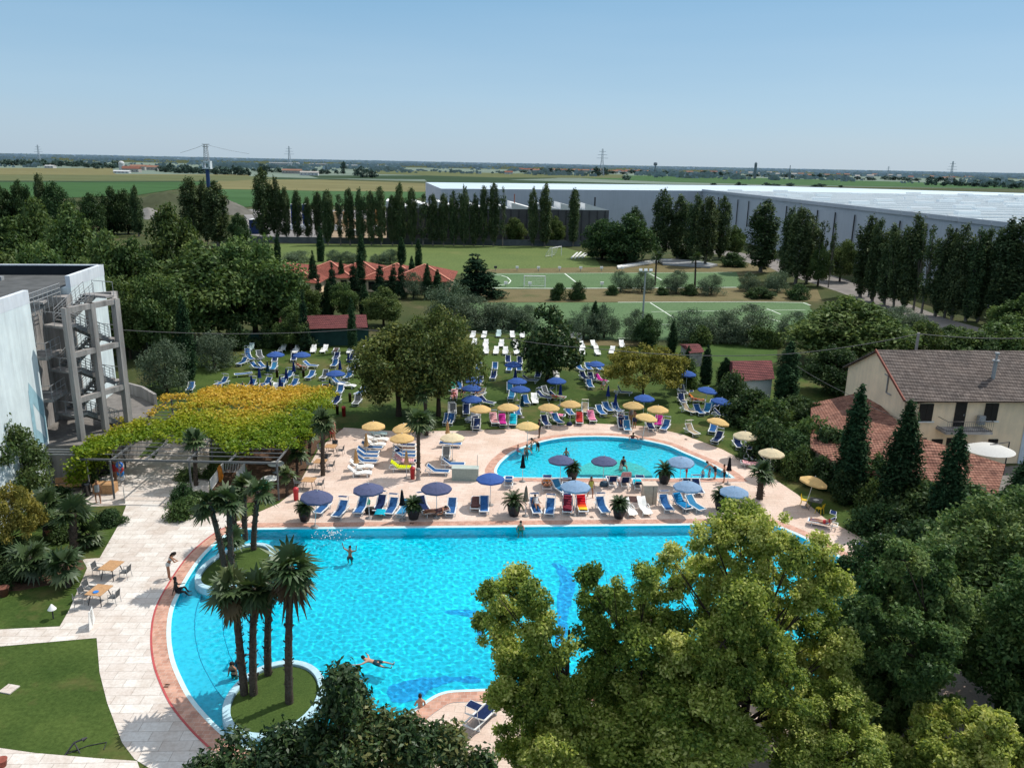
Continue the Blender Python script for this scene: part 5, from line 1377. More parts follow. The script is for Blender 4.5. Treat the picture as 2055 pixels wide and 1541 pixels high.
sheet('kitchen_garden', [(1400, 690), (1560, 692), (1560, 728), (1420, 726)], 0.02, grassmat('garden_grass', (.045, .09, .022), (.06, .11, .028), (.05, .08, .03), .6, 1.5))
sheet('road', [(1300, 492), (1450, 512), (1560, 545), (1680, 585), (1800, 630), (1900, 672), (2120, 745), (2120, 700), (1900, 640), (1700, 562), (1560, 520), (1430, 498), (1330, 484)], 0.014, simple('road_gravel', (.20, .185, .175), .9, .1, .2, .3, world=True))
def line(name, pts, z, w_=.14):
    mb = MB()
    for a, b in zip(pts, pts[1:]):
        a, b = P(*a), P(*b)
        d0 = (b - a).normalized(); nn = Vector((-d0.y, d0.x, 0)) * w_ / 2
        mb.add([(a + nn).to_tuple()[:2] + (z,), (a - nn).to_tuple()[:2] + (z,), (b - nn).to_tuple()[:2] + (z,), (b + nn).to_tuple()[:2] + (z,)], [(3, 2, 1, 0)])
    S(name, mb, MAT['line'])
MAT['line'] = simple('field_paint', (.62, .66, .60), .8, .1, .1, 1, world=True)
mz = lambda x, y: zz('M', x, y)
line('pitch_line', [mz(340, 398), mz(850, 402), mz(1300, 400), (1478, 577)], .027, .5)
line('pitch_line', [mz(350, 290), mz(430, 296), mz(480, 312), mz(508, 340), mz(490, 362), mz(430, 374), mz(350, 376)], .027, .25)
line('pitch_line', [mz(945, 280), mz(1035, 350)], .027, .3)
line('pitch_line', [(985, 550), (1470, 547)], .027, .2)
line('pitch_line', [zz('Rr', 245, 190), zz('Rr', 340, 240)], .027, .3)
rz_ = lambda x, y: zz('Rr', x, y)
line('pitch_line', [rz_(0, 412), rz_(500, 410), rz_(1000, 408), rz_(1430, 414), rz_(1490, 436)], .025, .3)
line('pitch_line', [rz_(250, 415), rz_(430, 530)], .025, .22)
line('pitch_line', [rz_(1150, 460), rz_(1260, 505)], .025, .22)
line('pitch_line', [rz_(1160, 535), rz_(1290, 570)], .025, .2)
line('pitch_line', [rz_(260, 485), rz_(1450, 470)], .025, .16)
line('pitch_line', [rz_(0, 690), rz_(160, 690)], .025, .22)
line('pitch_line', [rz_(340, 583), rz_(420, 583)], .025, .16)

def goal(label, q, w_, h_, dpt, rz__, lean=0):
    e = empty('goal', label, 'goal', (q[0], q[1], 0), rz__)
    for x in (-w_ / 2, w_ / 2):
        k = MB(); k.tube([(x, 0, 0), (x, 0, h_)], .09, 8); k.build('post', MAT['white_paint'], e)
    k = MB(); k.tube([(-w_ / 2, 0, h_), (w_ / 2, 0, h_)], .09, 8); k.build('crossbar', MAT['white_paint'], e)
    k = MB()
    for x in (-w_ / 2, w_ / 2): k.tube([(x, 0, h_), (x, dpt * .4, h_), (x, dpt, 0)], .045, 6)
    k.tube([(-w_ / 2, dpt, .05), (w_ / 2, dpt, .05)], .045, 6)
    k.build('back_frame', MAT['white_paint'], e)
    n_ = MB()
    for i in range(13): 
        x = -w_ / 2 + w_ * i / 12; n_.tube([(x, 0.02, h_), (x, dpt * .4, h_), (x, dpt, .05)], .012, 3, cap=False)
    for i in range(7): 
        y = dpt * .4 + dpt * .6 * i / 6; z = h_ * (1 - i / 6); n_.tube([(-w_ / 2, y, z + .02), (w_ / 2, y, z + .02)], .012, 3, cap=False)
    n_.build('net', MAT['white_paint'], e)
goal('white goal with net on the small green pitch', PZ('M', 700, 390), 4.2, 2.2, 1.3, 0)
goal('white goal standing askew at the corner of the far field', PZ('M', 880, 140), 5.5, 2.4, 2.0, R(60))
# stacked white goal frames and boards
for i, (a, b) in enumerate([((1000, 155), (1050, 110)), ((1030, 155), (1080, 105)), ((1060, 150), (1110, 115)), ((1090, 150), (1130, 120))]):
    v0, v1 = PZ('M', *a, .2), PZ('M', *b, .2)
    k = MB(); k.bar(v0, v1, .35, .25); o = k.build('field_board', MAT['white_paint']); tag(o, 'pale long board lying on dry grass beside the askew goal, ' + ORD[i + 1] + ' of four', 'board', 'boards beside the askew goal')
e = empty('athletics_mat', 'long flat grey sheet pile on the dry strip behind the small pitch', 'sheet pile', (0, 0, 0))
for nm_, pts_, z_ in (('long_board', [(1238, 537), (1318, 524), (1320, 528), (1240, 541)], .5), ('cover_sheet', [(1318, 523), (1395, 527), (1440, 535), (1425, 539), (1330, 533)], .6)):
    k = MB(); k.prism([P(*v).xy for v in pts_], .1, z_); k.build(nm_, MAT['grey_metal'] if nm_ == 'cover_sheet' else MAT['white_paint'], e)
# low white spotlights round the small pitch
for i, (x, y) in enumerate([(383, 258), (558, 260), (732, 262), (903, 262), (1075, 262), (1245, 262), (1413, 262), (466, 390), (662, 393), (1248, 392)]):
    q = PZ('M', x, y)
    e = empty('marker_post', ('dark' if i == 0 else 'white') + ' short post with box lamp beside the small pitch, ' + (ORD[i + 1] + ' along its far edge' if i < 7 else ORD[i - 6] + ' along its near edge'), 'post', q, 0, 'short posts round the small pitch')
    k = MB(); k.tube([(0, 0, 0), (0, 0, .7)], .06, 6); k.build('post', MAT['grey_metal'], e)
    k = MB(); k.box((0, 0, .85), (.7, .4, .5)); k.build('lamp_box', MAT['dark_metal'] if i == 0 else MAT['white_paint'], e)
# floodlight masts
def mast(label, b, t_, x, rr=.18, heads=3):
    q = P(*b); h_ = zat(*t_, q)
    e = empty('floodlight_mast', label, 'floodlight mast', q)
    k = MB(); k.tube([(0, 0, 0), (0, 0, h_)], [rr, rr * .6], 10); k.build('pole', MAT['grey_metal'], e)
    k = MB(); k.box((0, 0, h_), (1.8, .12, .12)); k.build('crossarm', MAT['grey_metal'], e)
    for i in range(heads):
        k = MB(); k.box((-.8 + 1.6 * i / max(1, heads - 1), -.15, h_ + .28), (.5, .25, .42), rot=Euler((R(-35), 0, 0)).to_matrix()); k.build('lamp', MAT['white_metal'], e)
mast('grey floodlight mast rising from the olives at the edge of the striped pitch', zz('Rr', 190, 560), zz('Rr', 205, 175), 0)
mast('grey floodlight mast among the poplars at the right, with a lamp cluster', zz('C', 1205, 860), zz('C', 1222, 655), 0, .2, 4)
def pole(label, b, t_, m_, rr=.1, cat='pole'):
    q = P(*b); h_ = zat(*t_, q)
    k = MB(); k.tube([(0, 0, 0), (0, 0, h_)], [rr, rr * .8], 8); o = k.build('pole', m_, None, q); return tag(o, label, cat)
pole('thin rusty pole between poplars in front of the sawtooth workshop', zz('B', 1118, 665), zz('B', 1108, 380), simple('rusty_steel', (.22, .10, .08), .8), .22)
pole('thin dark chimney pipe beside the warehouse wall behind the sawtooth roof', (1191, 470), (1191, 396), MAT['dark_metal'], .35, 'chimney pipe')

# ---- overhead cable and its poles
e = empty('power_pole', 'grey wooden cable pole behind the cream house roof', 'power pole', (0, 0, 0))
pb = P(1842, 760); ph = 9.6
top = P(1843, 672, 9.4); 
k = MB(); k.tube([(top.x, top.y, 0), (top.x, top.y, 9.6)], .13, 8); k.build('pole', MAT['concrete'], e)
def cable(label, pts, r_=.022):
    cu = [Vector(p) for p in pts]; out = []
    for a, b in zip(cu, cu[1:]):
        L_ = (b - a).length
        for i in range(16):
            t = i / 16; out.append(a.lerp(b, t) - Vector((0, 0, .02 * L_ * 4 * t * (1 - t))))
    out.append(cu[-1])
    k = MB(); k.tube(out, r_, 5); o = k.build('cable', simple('cable_sheath', (.10, .10, .10), .7)); return tag(o, label, 'cable')
p1, p2, p3_, p4 = P(260, 668, 7.6), P(720, 660, 7.6), P(1000, 672, 7.6), top
cable('black overhead cable sagging across the lawn from the fire stairs to the house pole', [P(210, 660, 8.2), P(720, 661, 7.4), P(940, 664, 7.2), P(1200, 700, 7.0), P(1560, 712, 7.2), top + Vector((0, 0, .1))], .035)
cable('overhead cable running from the house pole out past the frame edge', [top + Vector((0, 0, .1)), P(2120, 676, 9.0)], .035)
cable('thin cable dropping from the trees to the cream house wall', [P(1600, 735, 6.5), P(1700, 790, 5.2), P(1830, 850, 4.6)], .02)
# ------------------------------------------------------------------ POOL FURNITURE
WM, WP = MAT['white_metal'], MAT['white_plastic']
def sling_kit(sl, back_deg=38, hood=True, hoodmat=None, hood_deg=8):
    """aluminium sun lounger: frame, legs, sling seat and back, folding sunshade; foot at -y"""
    a = R(back_deg)
    hy, hz = .22, .34
    ty, tz = hy + .74 * math.cos(a), hz + .74 * math.sin(a)
    f = MB()
    for x in (-.32, .32):
        f.bar((x, -.98, .34), (x, .95, .34), .075, .05)
        f.bar((x, hy, hz + .01), (x, ty, tz), .07, .045)
    f.bar((-.32, -.96, .342), (.32, -.96, .342), .08, .05); f.bar((-.32, .95, .342), (.32, .95, .342), .05, .05); f.bar((-.32, ty, tz), (.32, ty, tz), .04, .04)
    f.bar((-.28, hy + .3, .34), (-.28, hy + .55 * math.cos(a), hz + .55 * math.sin(a)), .03, .03)
    parts = [('frame', f.mesh('lounger_frame', WM), None)]
    for y in (-.72, .6):
        l = MB()
        for x in (-.33, .33): l.bar((x, y, 0), (x, y + .05, .33), .04, .045)
        l.bar((-.33, y, .02), (.33, y, .02), .035, .035)
        parts.append(('leg', l.mesh('lounger_leg', WM), None))
    s = MB(); n = 6
    A = [(-.27, -.95 + (hy + .95) * i / n, hz + .012 - .03 * math.sin(math.pi * i / n)) for i in range(n + 1)]
    s.strip([(-x, y, z) for x, y, z in A], A, 0, True); parts.append(('seat', s.mesh('lounger_seat', sl), None))
    b = MB(); A = [(-.27, hy + (ty - hy) * i / n, hz + .012 + (tz - hz) * i / n - .025 * math.sin(math.pi * i / n)) for i in range(n + 1)]
    b.strip([(-x, y, z) for x, y, z in A], A, 0, True); parts.append(('backrest', b.mesh('lounger_back', sl), None))
    if hood:
        h = MB(); hb = R(hood_deg)
        y0, z0 = ty - .02, tz + .34
        y1, z1 = y0 - .40 * math.cos(hb), z0 - .40 * math.sin(hb) + .12
        h.strip([(.31, y0 + (y1 - y0) * i / 4, z0 + (z1 - z0) * i / 4 + .03 * math.sin(math.pi * i / 4)) for i in range(5)], [(-.31, y0 + (y1 - y0) * i / 4, z0 + (z1 - z0) * i / 4 + .03 * math.sin(math.pi * i / 4)) for i in range(5)], 0, True)
        parts.append(('sunshade', h.mesh('lounger_hood', hoodmat or sl), None)); k = len(parts) - 1
        g = MB()
        for x in (-.325, .325):
            g.bar((x, ty, tz), (x, y0, z0), .022, .022); g.bar((x, y0, z0), (x, y1, z1), .022, .022)
        g.bar((-.325, y0, z0), (.325, y0, z0), .022, .022); g.bar((-.325, y1, z1), (.325, y1, z1), .022, .022)
        parts.append(('shade_frame', g.mesh('hood_frame', WM), k))
    return parts

def plastic_kit(pm, back_deg=42):
    a = R(back_deg); hy, hz = .25, .30
    ty, tz = hy + .78 * math.cos(a), hz + .78 * math.sin(a)
    prof = [(-.98, .26), (-.8, .33), (-.45, .36), (-.1, .30), (.12, .28), (hy, hz)]
    s = MB()
    def sheet_(pr, wd):
        n = len(pr)
        top = [[(x, y, z + (.035 if abs(x) > .25 else 0)) for y, z in pr] for x in (-wd, -wd + .05, 0, wd - .05, wd)]
        for p, q in zip(top, top[1:]): s_.strip(q, p, 0, True)
        for p, sg in ((top[0], 1), (top[-1], -1)):
            low = [(x, y, z - .09) for x, y, z in p]; s_.strip(p if sg > 0 else low, low if sg > 0 else p, 0, False)
    s_ = MB(); sheet_(prof, .33); parts = [('seat', s_.mesh('plastic_seat', pm), None)]
    s_ = MB(); sheet_([(hy, hz), (hy + (ty - hy) * .5, hz + (tz - hz) * .5 - .02), (ty, tz), (ty + .05, tz + .0)], .31); parts.append(('backrest', s_.mesh('plastic_back', pm), None))
    for y in (-.66, .42):
        for x in (-.29, .29):
            l = MB(); l.bar((x, y, 0), (x * .96, y + .03, .3), .09, .07); parts.append(('leg', l.mesh('plastic_leg', pm), None))
    for x in (-.36, .36):
        l = MB(); l.tube([(x * .92, -.25, .32), (x, -.15, .46), (x, .25, .50), (x * .9, .42, .42)], .035, 6); parts.append(('armrest', l.mesh('plastic_arm', pm), None))
    return parts

MAT['grey_sling'] = cloth('grey_sling', (.12, .13, .14), .15, .1)
MAT['brown_sling'] = cloth('brown_sling', (.13, .07, .05), .15, .1)
MAT['beige_sling'] = cloth('beige_sling', (.50, .40, .28), .1, .08)
MAT['sky_sling'] = cloth('sky_sling', (.06, .26, .48), .15, .15)
LK_ = {
    'b': (sling_kit(MAT['blue_sling'], 40, True, MAT['navy_sling']), 'blue'), 'p': (sling_kit(MAT['blue_sling'], 38, False), 'plain blue'), 'f': (sling_kit(MAT['blue_sling'], 6, False), 'flat blue'),
    'd': (sling_kit(MAT['navy_sling'], 40, True, MAT['navy_sling']), 'navy'), 'n': (sling_kit(MAT['navy_sling'], 60, False), 'upright navy'), 'g': (sling_kit(MAT['grey_sling'], 55, False), 'dark grey'),
    'k': (sling_kit(MAT['brown_sling'], 10, False), 'flat brown'), 'y': (sling_kit(MAT['beige_sling'], 45, True, MAT['beige_sling']), 'beige'), 's': (sling_kit(MAT['sky_sling'], 38, False), 'light blue'),
    'w': (plastic_kit(WP), 'white plastic'), 't': (plastic_kit(MAT['teal_plastic']), 'greyish teal plastic'), 'W': (plastic_kit(WP, 12), 'flat white plastic')}

LOUNGERS = []
def zone(name, t, items):
    """items (x, y, kind, heading degrees[, towel colour]) in zoom pixels at the lounger's middle; labelled by row (front to back) and place in it"""
    rows = []
    its = []
    for it in items:
        q = PZ(t, it[0], it[1], .25); q.z = 0
        its.append((q, it))
    its.sort(key=lambda v: v[0].y)
    for v in its:
        if rows and v[0].y - rows[-1][0][0].y < zone.gap: rows[-1].append(v)
        else: rows.append([v])
    for ri, r in enumerate(rows):
        r.sort(key=lambda v: v[0].x)
        for ci, (q, it) in enumerate(r):
            pk, adj = LK_[it[2]]
            towel = it[4] if len(it) > 4 else None
            one = len(r) == 1
            row = '' if len(rows) == 1 else f", {ORD[ri + 1]} row from front"
            pos_ = 'alone' if one else f"{ORD[ci + 1]} from left"
            lab = f"{adj} lounger, {pos_}{row}, {name}"
            rz = R(it[3] + random.uniform(-3, 3))
            o = kit('sun_lounger', pk, lab, 'sun lounger', q, rz, 'sun loungers, ' + name)
            LOUNGERS.append(o)
            if towel: lay_towel(q, rz, towel, f"{TOWELS[towel][1]} towel on lounger {pos_}{row.replace(' from front', '')}, {name}", it[2])
zone.gap = 2.2

TOWELS = {'yel': ((.55, .62, .02), 'yellow-green'), 'tur': ((.02, .45, .60), 'turquoise'), 'pnk': ((.70, .22, .35), 'pink'), 'mag': ((.50, .04, .28), 'magenta'), 'red': ((.50, .05, .05), 'red'),
          'ora': ((.75, .22, .04), 'orange'), 'wht': ((.75, .75, .74), 'white'), 'brn': ((.18, .09, .08), 'brown patterned'), 'grn': ((.03, .30, .18), 'green'), 'gld': ((.75, .45, .12), 'golden'), 'blu': ((.02, .22, .48), 'bright blue'), 'rby': None, 'pst': ((.75, .40, .42), 'pale pink'), 'mar': ((.20, .03, .05), 'maroon')}
def striped():
    t = NT('striped_towel'); s = t.n('ShaderNodeSeparateXYZ'); t.l(t.objc(), s.inputs[0])
    c = t.ramp(t.math('ADD', t.math('MULTIPLY', s.outputs[1], .55), .55), [(0, (.8, .45, .02)), (.3, (.85, .6, .05)), (.45, (.75, .12, .02)), (.75, (.55, .01, .02)), (1, (.5, .01, .02))]); t.bsdf(c, .9, .1); return t.mat
TOWELS['rby'] = (None, 'red to yellow')
TM = {k: (cloth(v[1].replace(' ', '_') + '_towel', v[0], .25, .05, .1) if v[0] else striped()) for k, v in TOWELS.items()}
def lay_towel(q, rz, col, label, kind='b', y0=-.75, y1=.85):
    a = R({'w': 42, 'f': 6, 'k': 10, 'g': 55, 'n': 60}.get(kind, 38)); hy, hz = .22, .385
    m = MB(); n = 10
    rr = random.Random(int(q[0] * 1000) & 0xffff)
    rows = []
    for i in range(n + 1):
        y = y0 + (y1 - y0) * i / n
        z = hz if y < hy else hz + (y - hy) * math.tan(a)
        yy = y if y < hy else hy + (y - hy) * .95
        row = [(x + rr.uniform(-.02, .02), yy, z + rr.uniform(0, .03) - (.10 if abs(x) > .33 else 0)) for x in (-.39, -.3, 0, .3, .39)]
        rows.append(row)
    for p, s in zip(rows, rows[1:]): m.strip(p, s, 0, True)
    o = m.build('towel', TM[col], None, q); o.rotation_euler = (0, 0, rz); tag(o, label, 'towel')
    md = o.modifiers.new('thick', 'SOLIDIFY'); md.thickness = .02
    return o

zone('lawn behind the pergola', 'L', [
    (500, 890, 't', 5), (755, 900, 'w', -5), (870, 910, 'w', 3), (1010, 905, 'w', 4), (1098, 905, 'w', -3), (1310, 912, 'w', 0), (1328, 862, 't', 0), (1405, 912, 'w', -12), (1130, 815, 'w', 0), (1255, 832, 'w', -20), (1040, 808, 'W', -80),
    (475, 935, 'b', 20), (430, 1008, 'b', -18), (575, 955, 'g', 28), (492, 970, 'b', 40), (695, 985, 'd', 10), (550, 1045, 'b', 60), (610, 1040, 'b', 65), (685, 1050, 's', 0), (985, 1030, 'p', 75), (985, 1118, 'p', -6), (1100, 1120, 'g', -4), (1195, 965, 'd', 0),
    (1190, 912, 'k', 0), (1182, 1022, 'b', -3), (1318, 975, 'd', -6), (1335, 1048, 'b', -18), (1295, 1118, 'b', -8), (440, 1100, 'f', -70), (265, 1172, 'b', -18), (210, 1238, 'b', -22), (405, 1235, 'p', 4), (500, 1192, 'b', -8), (585, 1228, 'p', 3),
    (625, 1178, 'b', -14), (750, 1182, 'b', -10), (805, 1120, 'b', -8), (845, 1188, 'b', -10), (740, 1222, 'd', 10), (1225, 1240, 'p', 2), (1215, 1168, 'b', 70), (1285, 1192, 'W', 80), (1395, 1250, 'p', -18), (1365, 1325, 'g', -6), (1193, 1325, 'd', -4), (10, 1215, 'p', 12), (1100, 1235, 'd', 0), (700, 1225, 'w', 6), (910, 1040, 'k', 60), (850, 975, 'd', 12)])
zone('lawn round the glossy tree', 'M', [
    (198, 790, 'w', -4), (290, 790, 'w', -3), (408, 780, 't', 0), (520, 788, 'w', 4), (600, 788, 'w', 0), (210, 852, 'w', 0), (303, 858, 'w', 0), (430, 860, 'w', 0), (545, 860, 'w', 3), (306, 916, 'w', 0), (388, 918, 'w', -3), (463, 920, 'w', 0), (553, 920, 'w', 4), (635, 918, 'w', 0),
    (990, 922, 'w', 5), (1087, 922, 'w', 2), (1085, 872, 'w', 3), (1065, 806, 'w', 0), (1008, 800, 'w', 0), (1210, 925, 'w', 8), (1185, 866, 'w', 10), (1330, 915, 'w', -15), (1410, 865, 'w', -4), (990, 862, 'w', 0),
    (378, 1048, 'p', -3), (365, 1122, 'd', -8), (240, 1050, 'p', -14), (485, 992, 'd', 0), (495, 1058, 'p', -3), (575, 1058, 'p', 3), (580, 1000, 'd', 0), (750, 1060, 'p', -5), (728, 1112, 'd', -8), (1045, 990, 'g', 10), (1070, 1055, 'p', 18), (1140, 1050, 'p', 8), (1225, 1052, 'p', 14),
    (1105, 1128, 'd', 22), (1150, 1192, 'b', 5), (1165, 1135, 'd', 12), (250, 1165, 'd', -8), (500, 1215, 's', 0), (512, 1285, 's', -4), (630, 1322, 'p', 8), (700, 1312, 'w', 6), (800, 1255, 'g', 30), (775, 1285, 'd', 60), (310, 1328, 'd', 60), (150, 1350, 'd', 0), (145, 1405, 'd', 5),
    (25, 1395, 'g', 5), (200, 1452, 'd', -30, 'wht'), (560, 1412, 'p', 8), (985, 1412, 'b', 12), (1240, 1408, 'p', 15), (1295, 1382, 'p', 15), (1370, 1387, 'p', 15), (1112, 1392, 'y', 0), (45, 1282, 'd', 5, 'pst'), (30, 1225, 'd', 0, 'grn'), (260, 1268, 'y', -20), (222, 1240, 'd', -10), (1420, 1250, 'n', 80), (880, 1285, 'd', 70), (90, 1205, 'p', 10), (1240, 1150, 'd', 40, 'mag'), (875, 1110, 'w', 0), (660, 1150, 'd', 80)])
zone('far deck edge', 'M', [
    (370, 1480, 'd', 8, 'pst'), (440, 1492, 'd', 5, 'mag'), (525, 1492, 'd', -4, 'tur'), (790, 1495, 'd', 12), (870, 1435, 'd', 80, 'pnk'), (885, 1478, 'b', 25), (1165, 1462, 'd', 5, 'pnk'), (1065, 1478, 'd', -5, 'red'), (1405, 1478, 'd', 0), (1445, 1500, 'b', 0), (15, 1480, 'p', -5), (215, 1505, 'd', 0)])
zone('lawn beyond the yellow tree', 'Rr', [
    (498, 1105, 'g', 8), (495, 1170, 'd', 0), (605, 1168, 'd', 70, 'ora'), (545, 1248, 'y', 30), (625, 1255, 'b', 12), (722, 1212, 's', -30), (690, 1245, 's', -20), (250, 1372, 'd', 0), (310, 1350, 'd', -15, 'mag'), (365, 1378, 'b', -22), (572, 1412, 'y', 22), (735, 1395, 'p', -20), (768, 1470, 'd', -30), (800, 1285, 'd', 60), (28, 1362, 'd', 0), (70, 1382, 's', 0)])
zone('deck round the palm', 'D', [
    (900, 258, 't', 88), (910, 315, 'W', 85), (880, 368, 'w', 88), (850, 405, 'p', 88), (810, 455, 'p', 90), (800, 495, 'p', 90), (790, 545, 'p', 90), (745, 600, 'w', 92), (725, 665, 'w', 92),
    (1190, 378, 'd', 88), (1190, 415, 'k', 88), (1190, 455, 'p', 88), (1190, 490, 'p', 88), (1195, 545, 'd', 88, 'pst'), (1160, 612, 'p', 88, 'yel'), (1665, 368, 'f', 88), (1618, 495, 'g', 0), (1690, 575, 'p', 88), (1530, 648, 'p', 88), (1690, 32, 'g', 8), (1630, 125, 'p', 0), (1890, 100, 'd', -20, 'wht'), (1935, 185, 'd', 0)])
zone('strip along the big pool', 'D', [
    (345, 1030, 'p', -10), (530, 1065, 'b', -10), (740, 1030, 'b', -6), (940, 1005, 'd', -2), (1058, 1035, 'b', -4), (1185, 1045, 's', -10), (1385, 1015, 'd', 20), (1515, 1065, 'k', -70, 'brn'), (1675, 1035, 'p', 0), (1925, 985, 'k', 0, 'brn'), (2012, 1015, 'p', 0),
    (2540, 1030, 'b', 8), (2690, 1040, 'b', -4), (2870, 1020, 'd', -2, 'mar'), (3020, 1015, 'd', 4, 'rby'), (3230, 1025, 'b', 10), (3500, 1040, 'w', 14), (3660, 1030, 'w', 12), (3885, 1000, 'b', 10), (4050, 990, 'd', 20, 'blu'), (4180, 1000, 's', 25)])
zone('strip along the small pool', 'E', [
    (415, 755, 'p', 180), (808, 785, 'd', 180, 'ora'), (945, 830, 's', 25), (1015, 865, 'd', 0), (1480, 755, 'n', 180), (1610, 765, 'n', 180, 'pst'), (1748, 785, 'd', 180, 'tur'), (2260, 840, 'n', 0), (2360, 830, 'd', 0)])
zone('paving under ivory parasols', 'F', [
    (1000, 412, 'k', 70), (1010, 435, 'b', 75), (985, 480, 'k', 80, 'pst'), (1130, 455, 's', 90), (1200, 495, 'w', 100), (1000, 345, 'd', 80), (860, 310, 'n', 0)])
zone('paving near the yellow chairs', 'F', [(1590, 985, 'b', -115), (2010, 1195, 'd', -120)])
zone('shaded near poolside', 'J', [(680, 1125, 'b', 70, 'pnk'), (40, 1110, 'w', 20), (150, 1080, 'b', 20)])
zone('near pool edge by the magnolia', 'I', [(1075, 1110, 'd', 150)])

# ---- parasols
def parasol_kit(cm, rad=1.02, hgt=2.05, base=True, valance=.13):
    n = 8
    c = MB()
    apex = (0, 0, hgt + .42)
    rim, mid = [], []
    for k in range(n * 2):
        a = 2 * math.pi * k / (n * 2)
        sag = 1.0 if k % 2 == 0 else .955
        rim.append((rad * sag * math.cos(a), rad * sag * math.sin(a), hgt - (.0 if k % 2 == 0 else -.035)))
        mid.append((rad * .55 * math.cos(a) * (1 if k % 2 == 0 else .97), rad * .55 * math.sin(a) * (1 if k % 2 == 0 else .97), hgt + .26))
    N = n * 2
    c.add([apex] + mid + rim, [(0, 1 + i, 1 + (i + 1) % N) for i in range(N)] + [(1 + i, 1 + N + i, 1 + N + (i + 1) % N, 1 + (i + 1) % N) for i in range(N)])
    parts = [('pole', None, None), ('canopy', c.mesh('parasol_canopy', cm), None)]
    v = MB(); low = [(x * 1.01, y * 1.01, z - valance * (1.0 if i % 2 else .72)) for i, (x, y, z) in enumerate(rim)]
    v.add(rim + low, [(i, N + i, N + (i + 1) % N, (i + 1) % N) for i in range(N)]); parts.append(('valance', v.mesh('parasol_valance', cm), 1))
    p = MB(); p.tube([(0, 0, 0), (0, 0, hgt + .40)], .022, 8); parts[0] = ('pole', p.mesh('parasol_pole', WM), None)
    r_ = MB()
    for k in range(n):
        a = 2 * math.pi * k / n; r_.tube([(0, 0, hgt + .36), (rad * .98 * math.cos(a), rad * .98 * math.sin(a), hgt - .02)], .008, 4)
        r_.tube([(0, 0, hgt - .15), (rad * .55 * math.cos(a), rad * .55 * math.sin(a), hgt + .2)], .007, 4)
    parts.append(('rib_frame', r_.mesh('parasol_ribs', WM), None))
    t = MB(); t.lathe([(0, hgt + .40), (.03, hgt + .42), (.03, hgt + .5), (0, hgt + .52)], 8); parts.append(('finial', t.mesh('parasol_finial', WM), None))
    if base:
        b = MB(); b.lathe([(0, 0), (.26, 0), (.26, .05), (.05, .09), (.04, .3), (0, .3)], 16); parts.append(('base', b.mesh('parasol_base', MAT['concrete']), None))
    return parts
def closed_kit(cm, hgt=2.3):
    p = MB(); p.tube([(0, 0, 0), (0, 0, hgt + .05)], .022, 8)
    c = MB(); prof = [(.02, hgt), (.07, hgt - .15), (.11, hgt - .55), (.15, hgt - .95), (.20, hgt - 1.12)]
    N = 16; rings = [[(r_ * (1 + .22 * (k % 2)) * math.cos(6.283 * k / N), r_ * (1 + .22 * (k % 2)) * math.sin(6.283 * k / N), z) for k in range(N)] for r_, z in prof]
    for a, b in zip(rings, rings[1:]): c.add(a + b, [(i, N + i, N + (i + 1) % N, (i + 1) % N) for i in range(N)])
    t = MB(); t.lathe([(0, 0), (.26, 0), (.26, .05), (.05, .09), (.04, .3), (0, .3)], 16)
    s = MB(); s.lathe([(.135, hgt - .72), (.15, hgt - .70), (.155, hgt - .66), (.13, hgt - .64)], 12)
    return [('pole', p.mesh('closed_pole', WM), None), ('canopy', c.mesh('closed_canopy', cm), None), ('strap', s.mesh('closed_strap', cm), 1), ('base', t.mesh('closed_base', MAT['concrete']), None)]
PC = {'beige': cloth('beige_canvas', (.74, .52, .24), .06, .08, .35), 'ivory': cloth('ivory_canvas', (.76, .66, .46), .06, .06, .35), 'blue': cloth('blue_canvas', (.065, .135, .40), .08, .08, .28), 'navy': cloth('faded_navy_canvas', (.105, .12, .215), .1, .08, .2), 'pale': cloth('pale_blue_canvas', (.27, .40, .58), .08, .06, .3)}
PCd = {'blue': cloth('dark_blue_canvas', (.015, .03, .14), .15, .15, .15), 'teal': cloth('dark_teal_canvas', (.012, .04, .06), .15, .1, .1), 'black': cloth('black_canvas', (.015, .016, .02), .15, .1, .1), 'beige': cloth('orange_beige_canvas', (.55, .34, .16), .1, .08, .25), 'taupe': cloth('taupe_canvas', (.24, .18, .14), .1, .1, .2)}
PK = {k: parasol_kit(v) for k, v in PC.items()}
CK = {k: closed_kit(v) for k, v in PCd.items()}
def parasol(k, t, x, y, label, tilt=(0, 0), s=1.0, h=2.2):
    q = PZ(t, x, y, h * s); q.z = 0
    o = kit('parasol', PK[k], label, 'parasol', q, random.random(), {'beige': 'open beige parasols', 'blue': 'open blue parasols', 'navy': 'navy parasols by the pools', 'pale': 'pale blue parasols by the pools', 'ivory': 'ivory parasols'}[k], s)
    o.rotation_euler = (R(tilt[0]), R(tilt[1]), random.random())
    return o
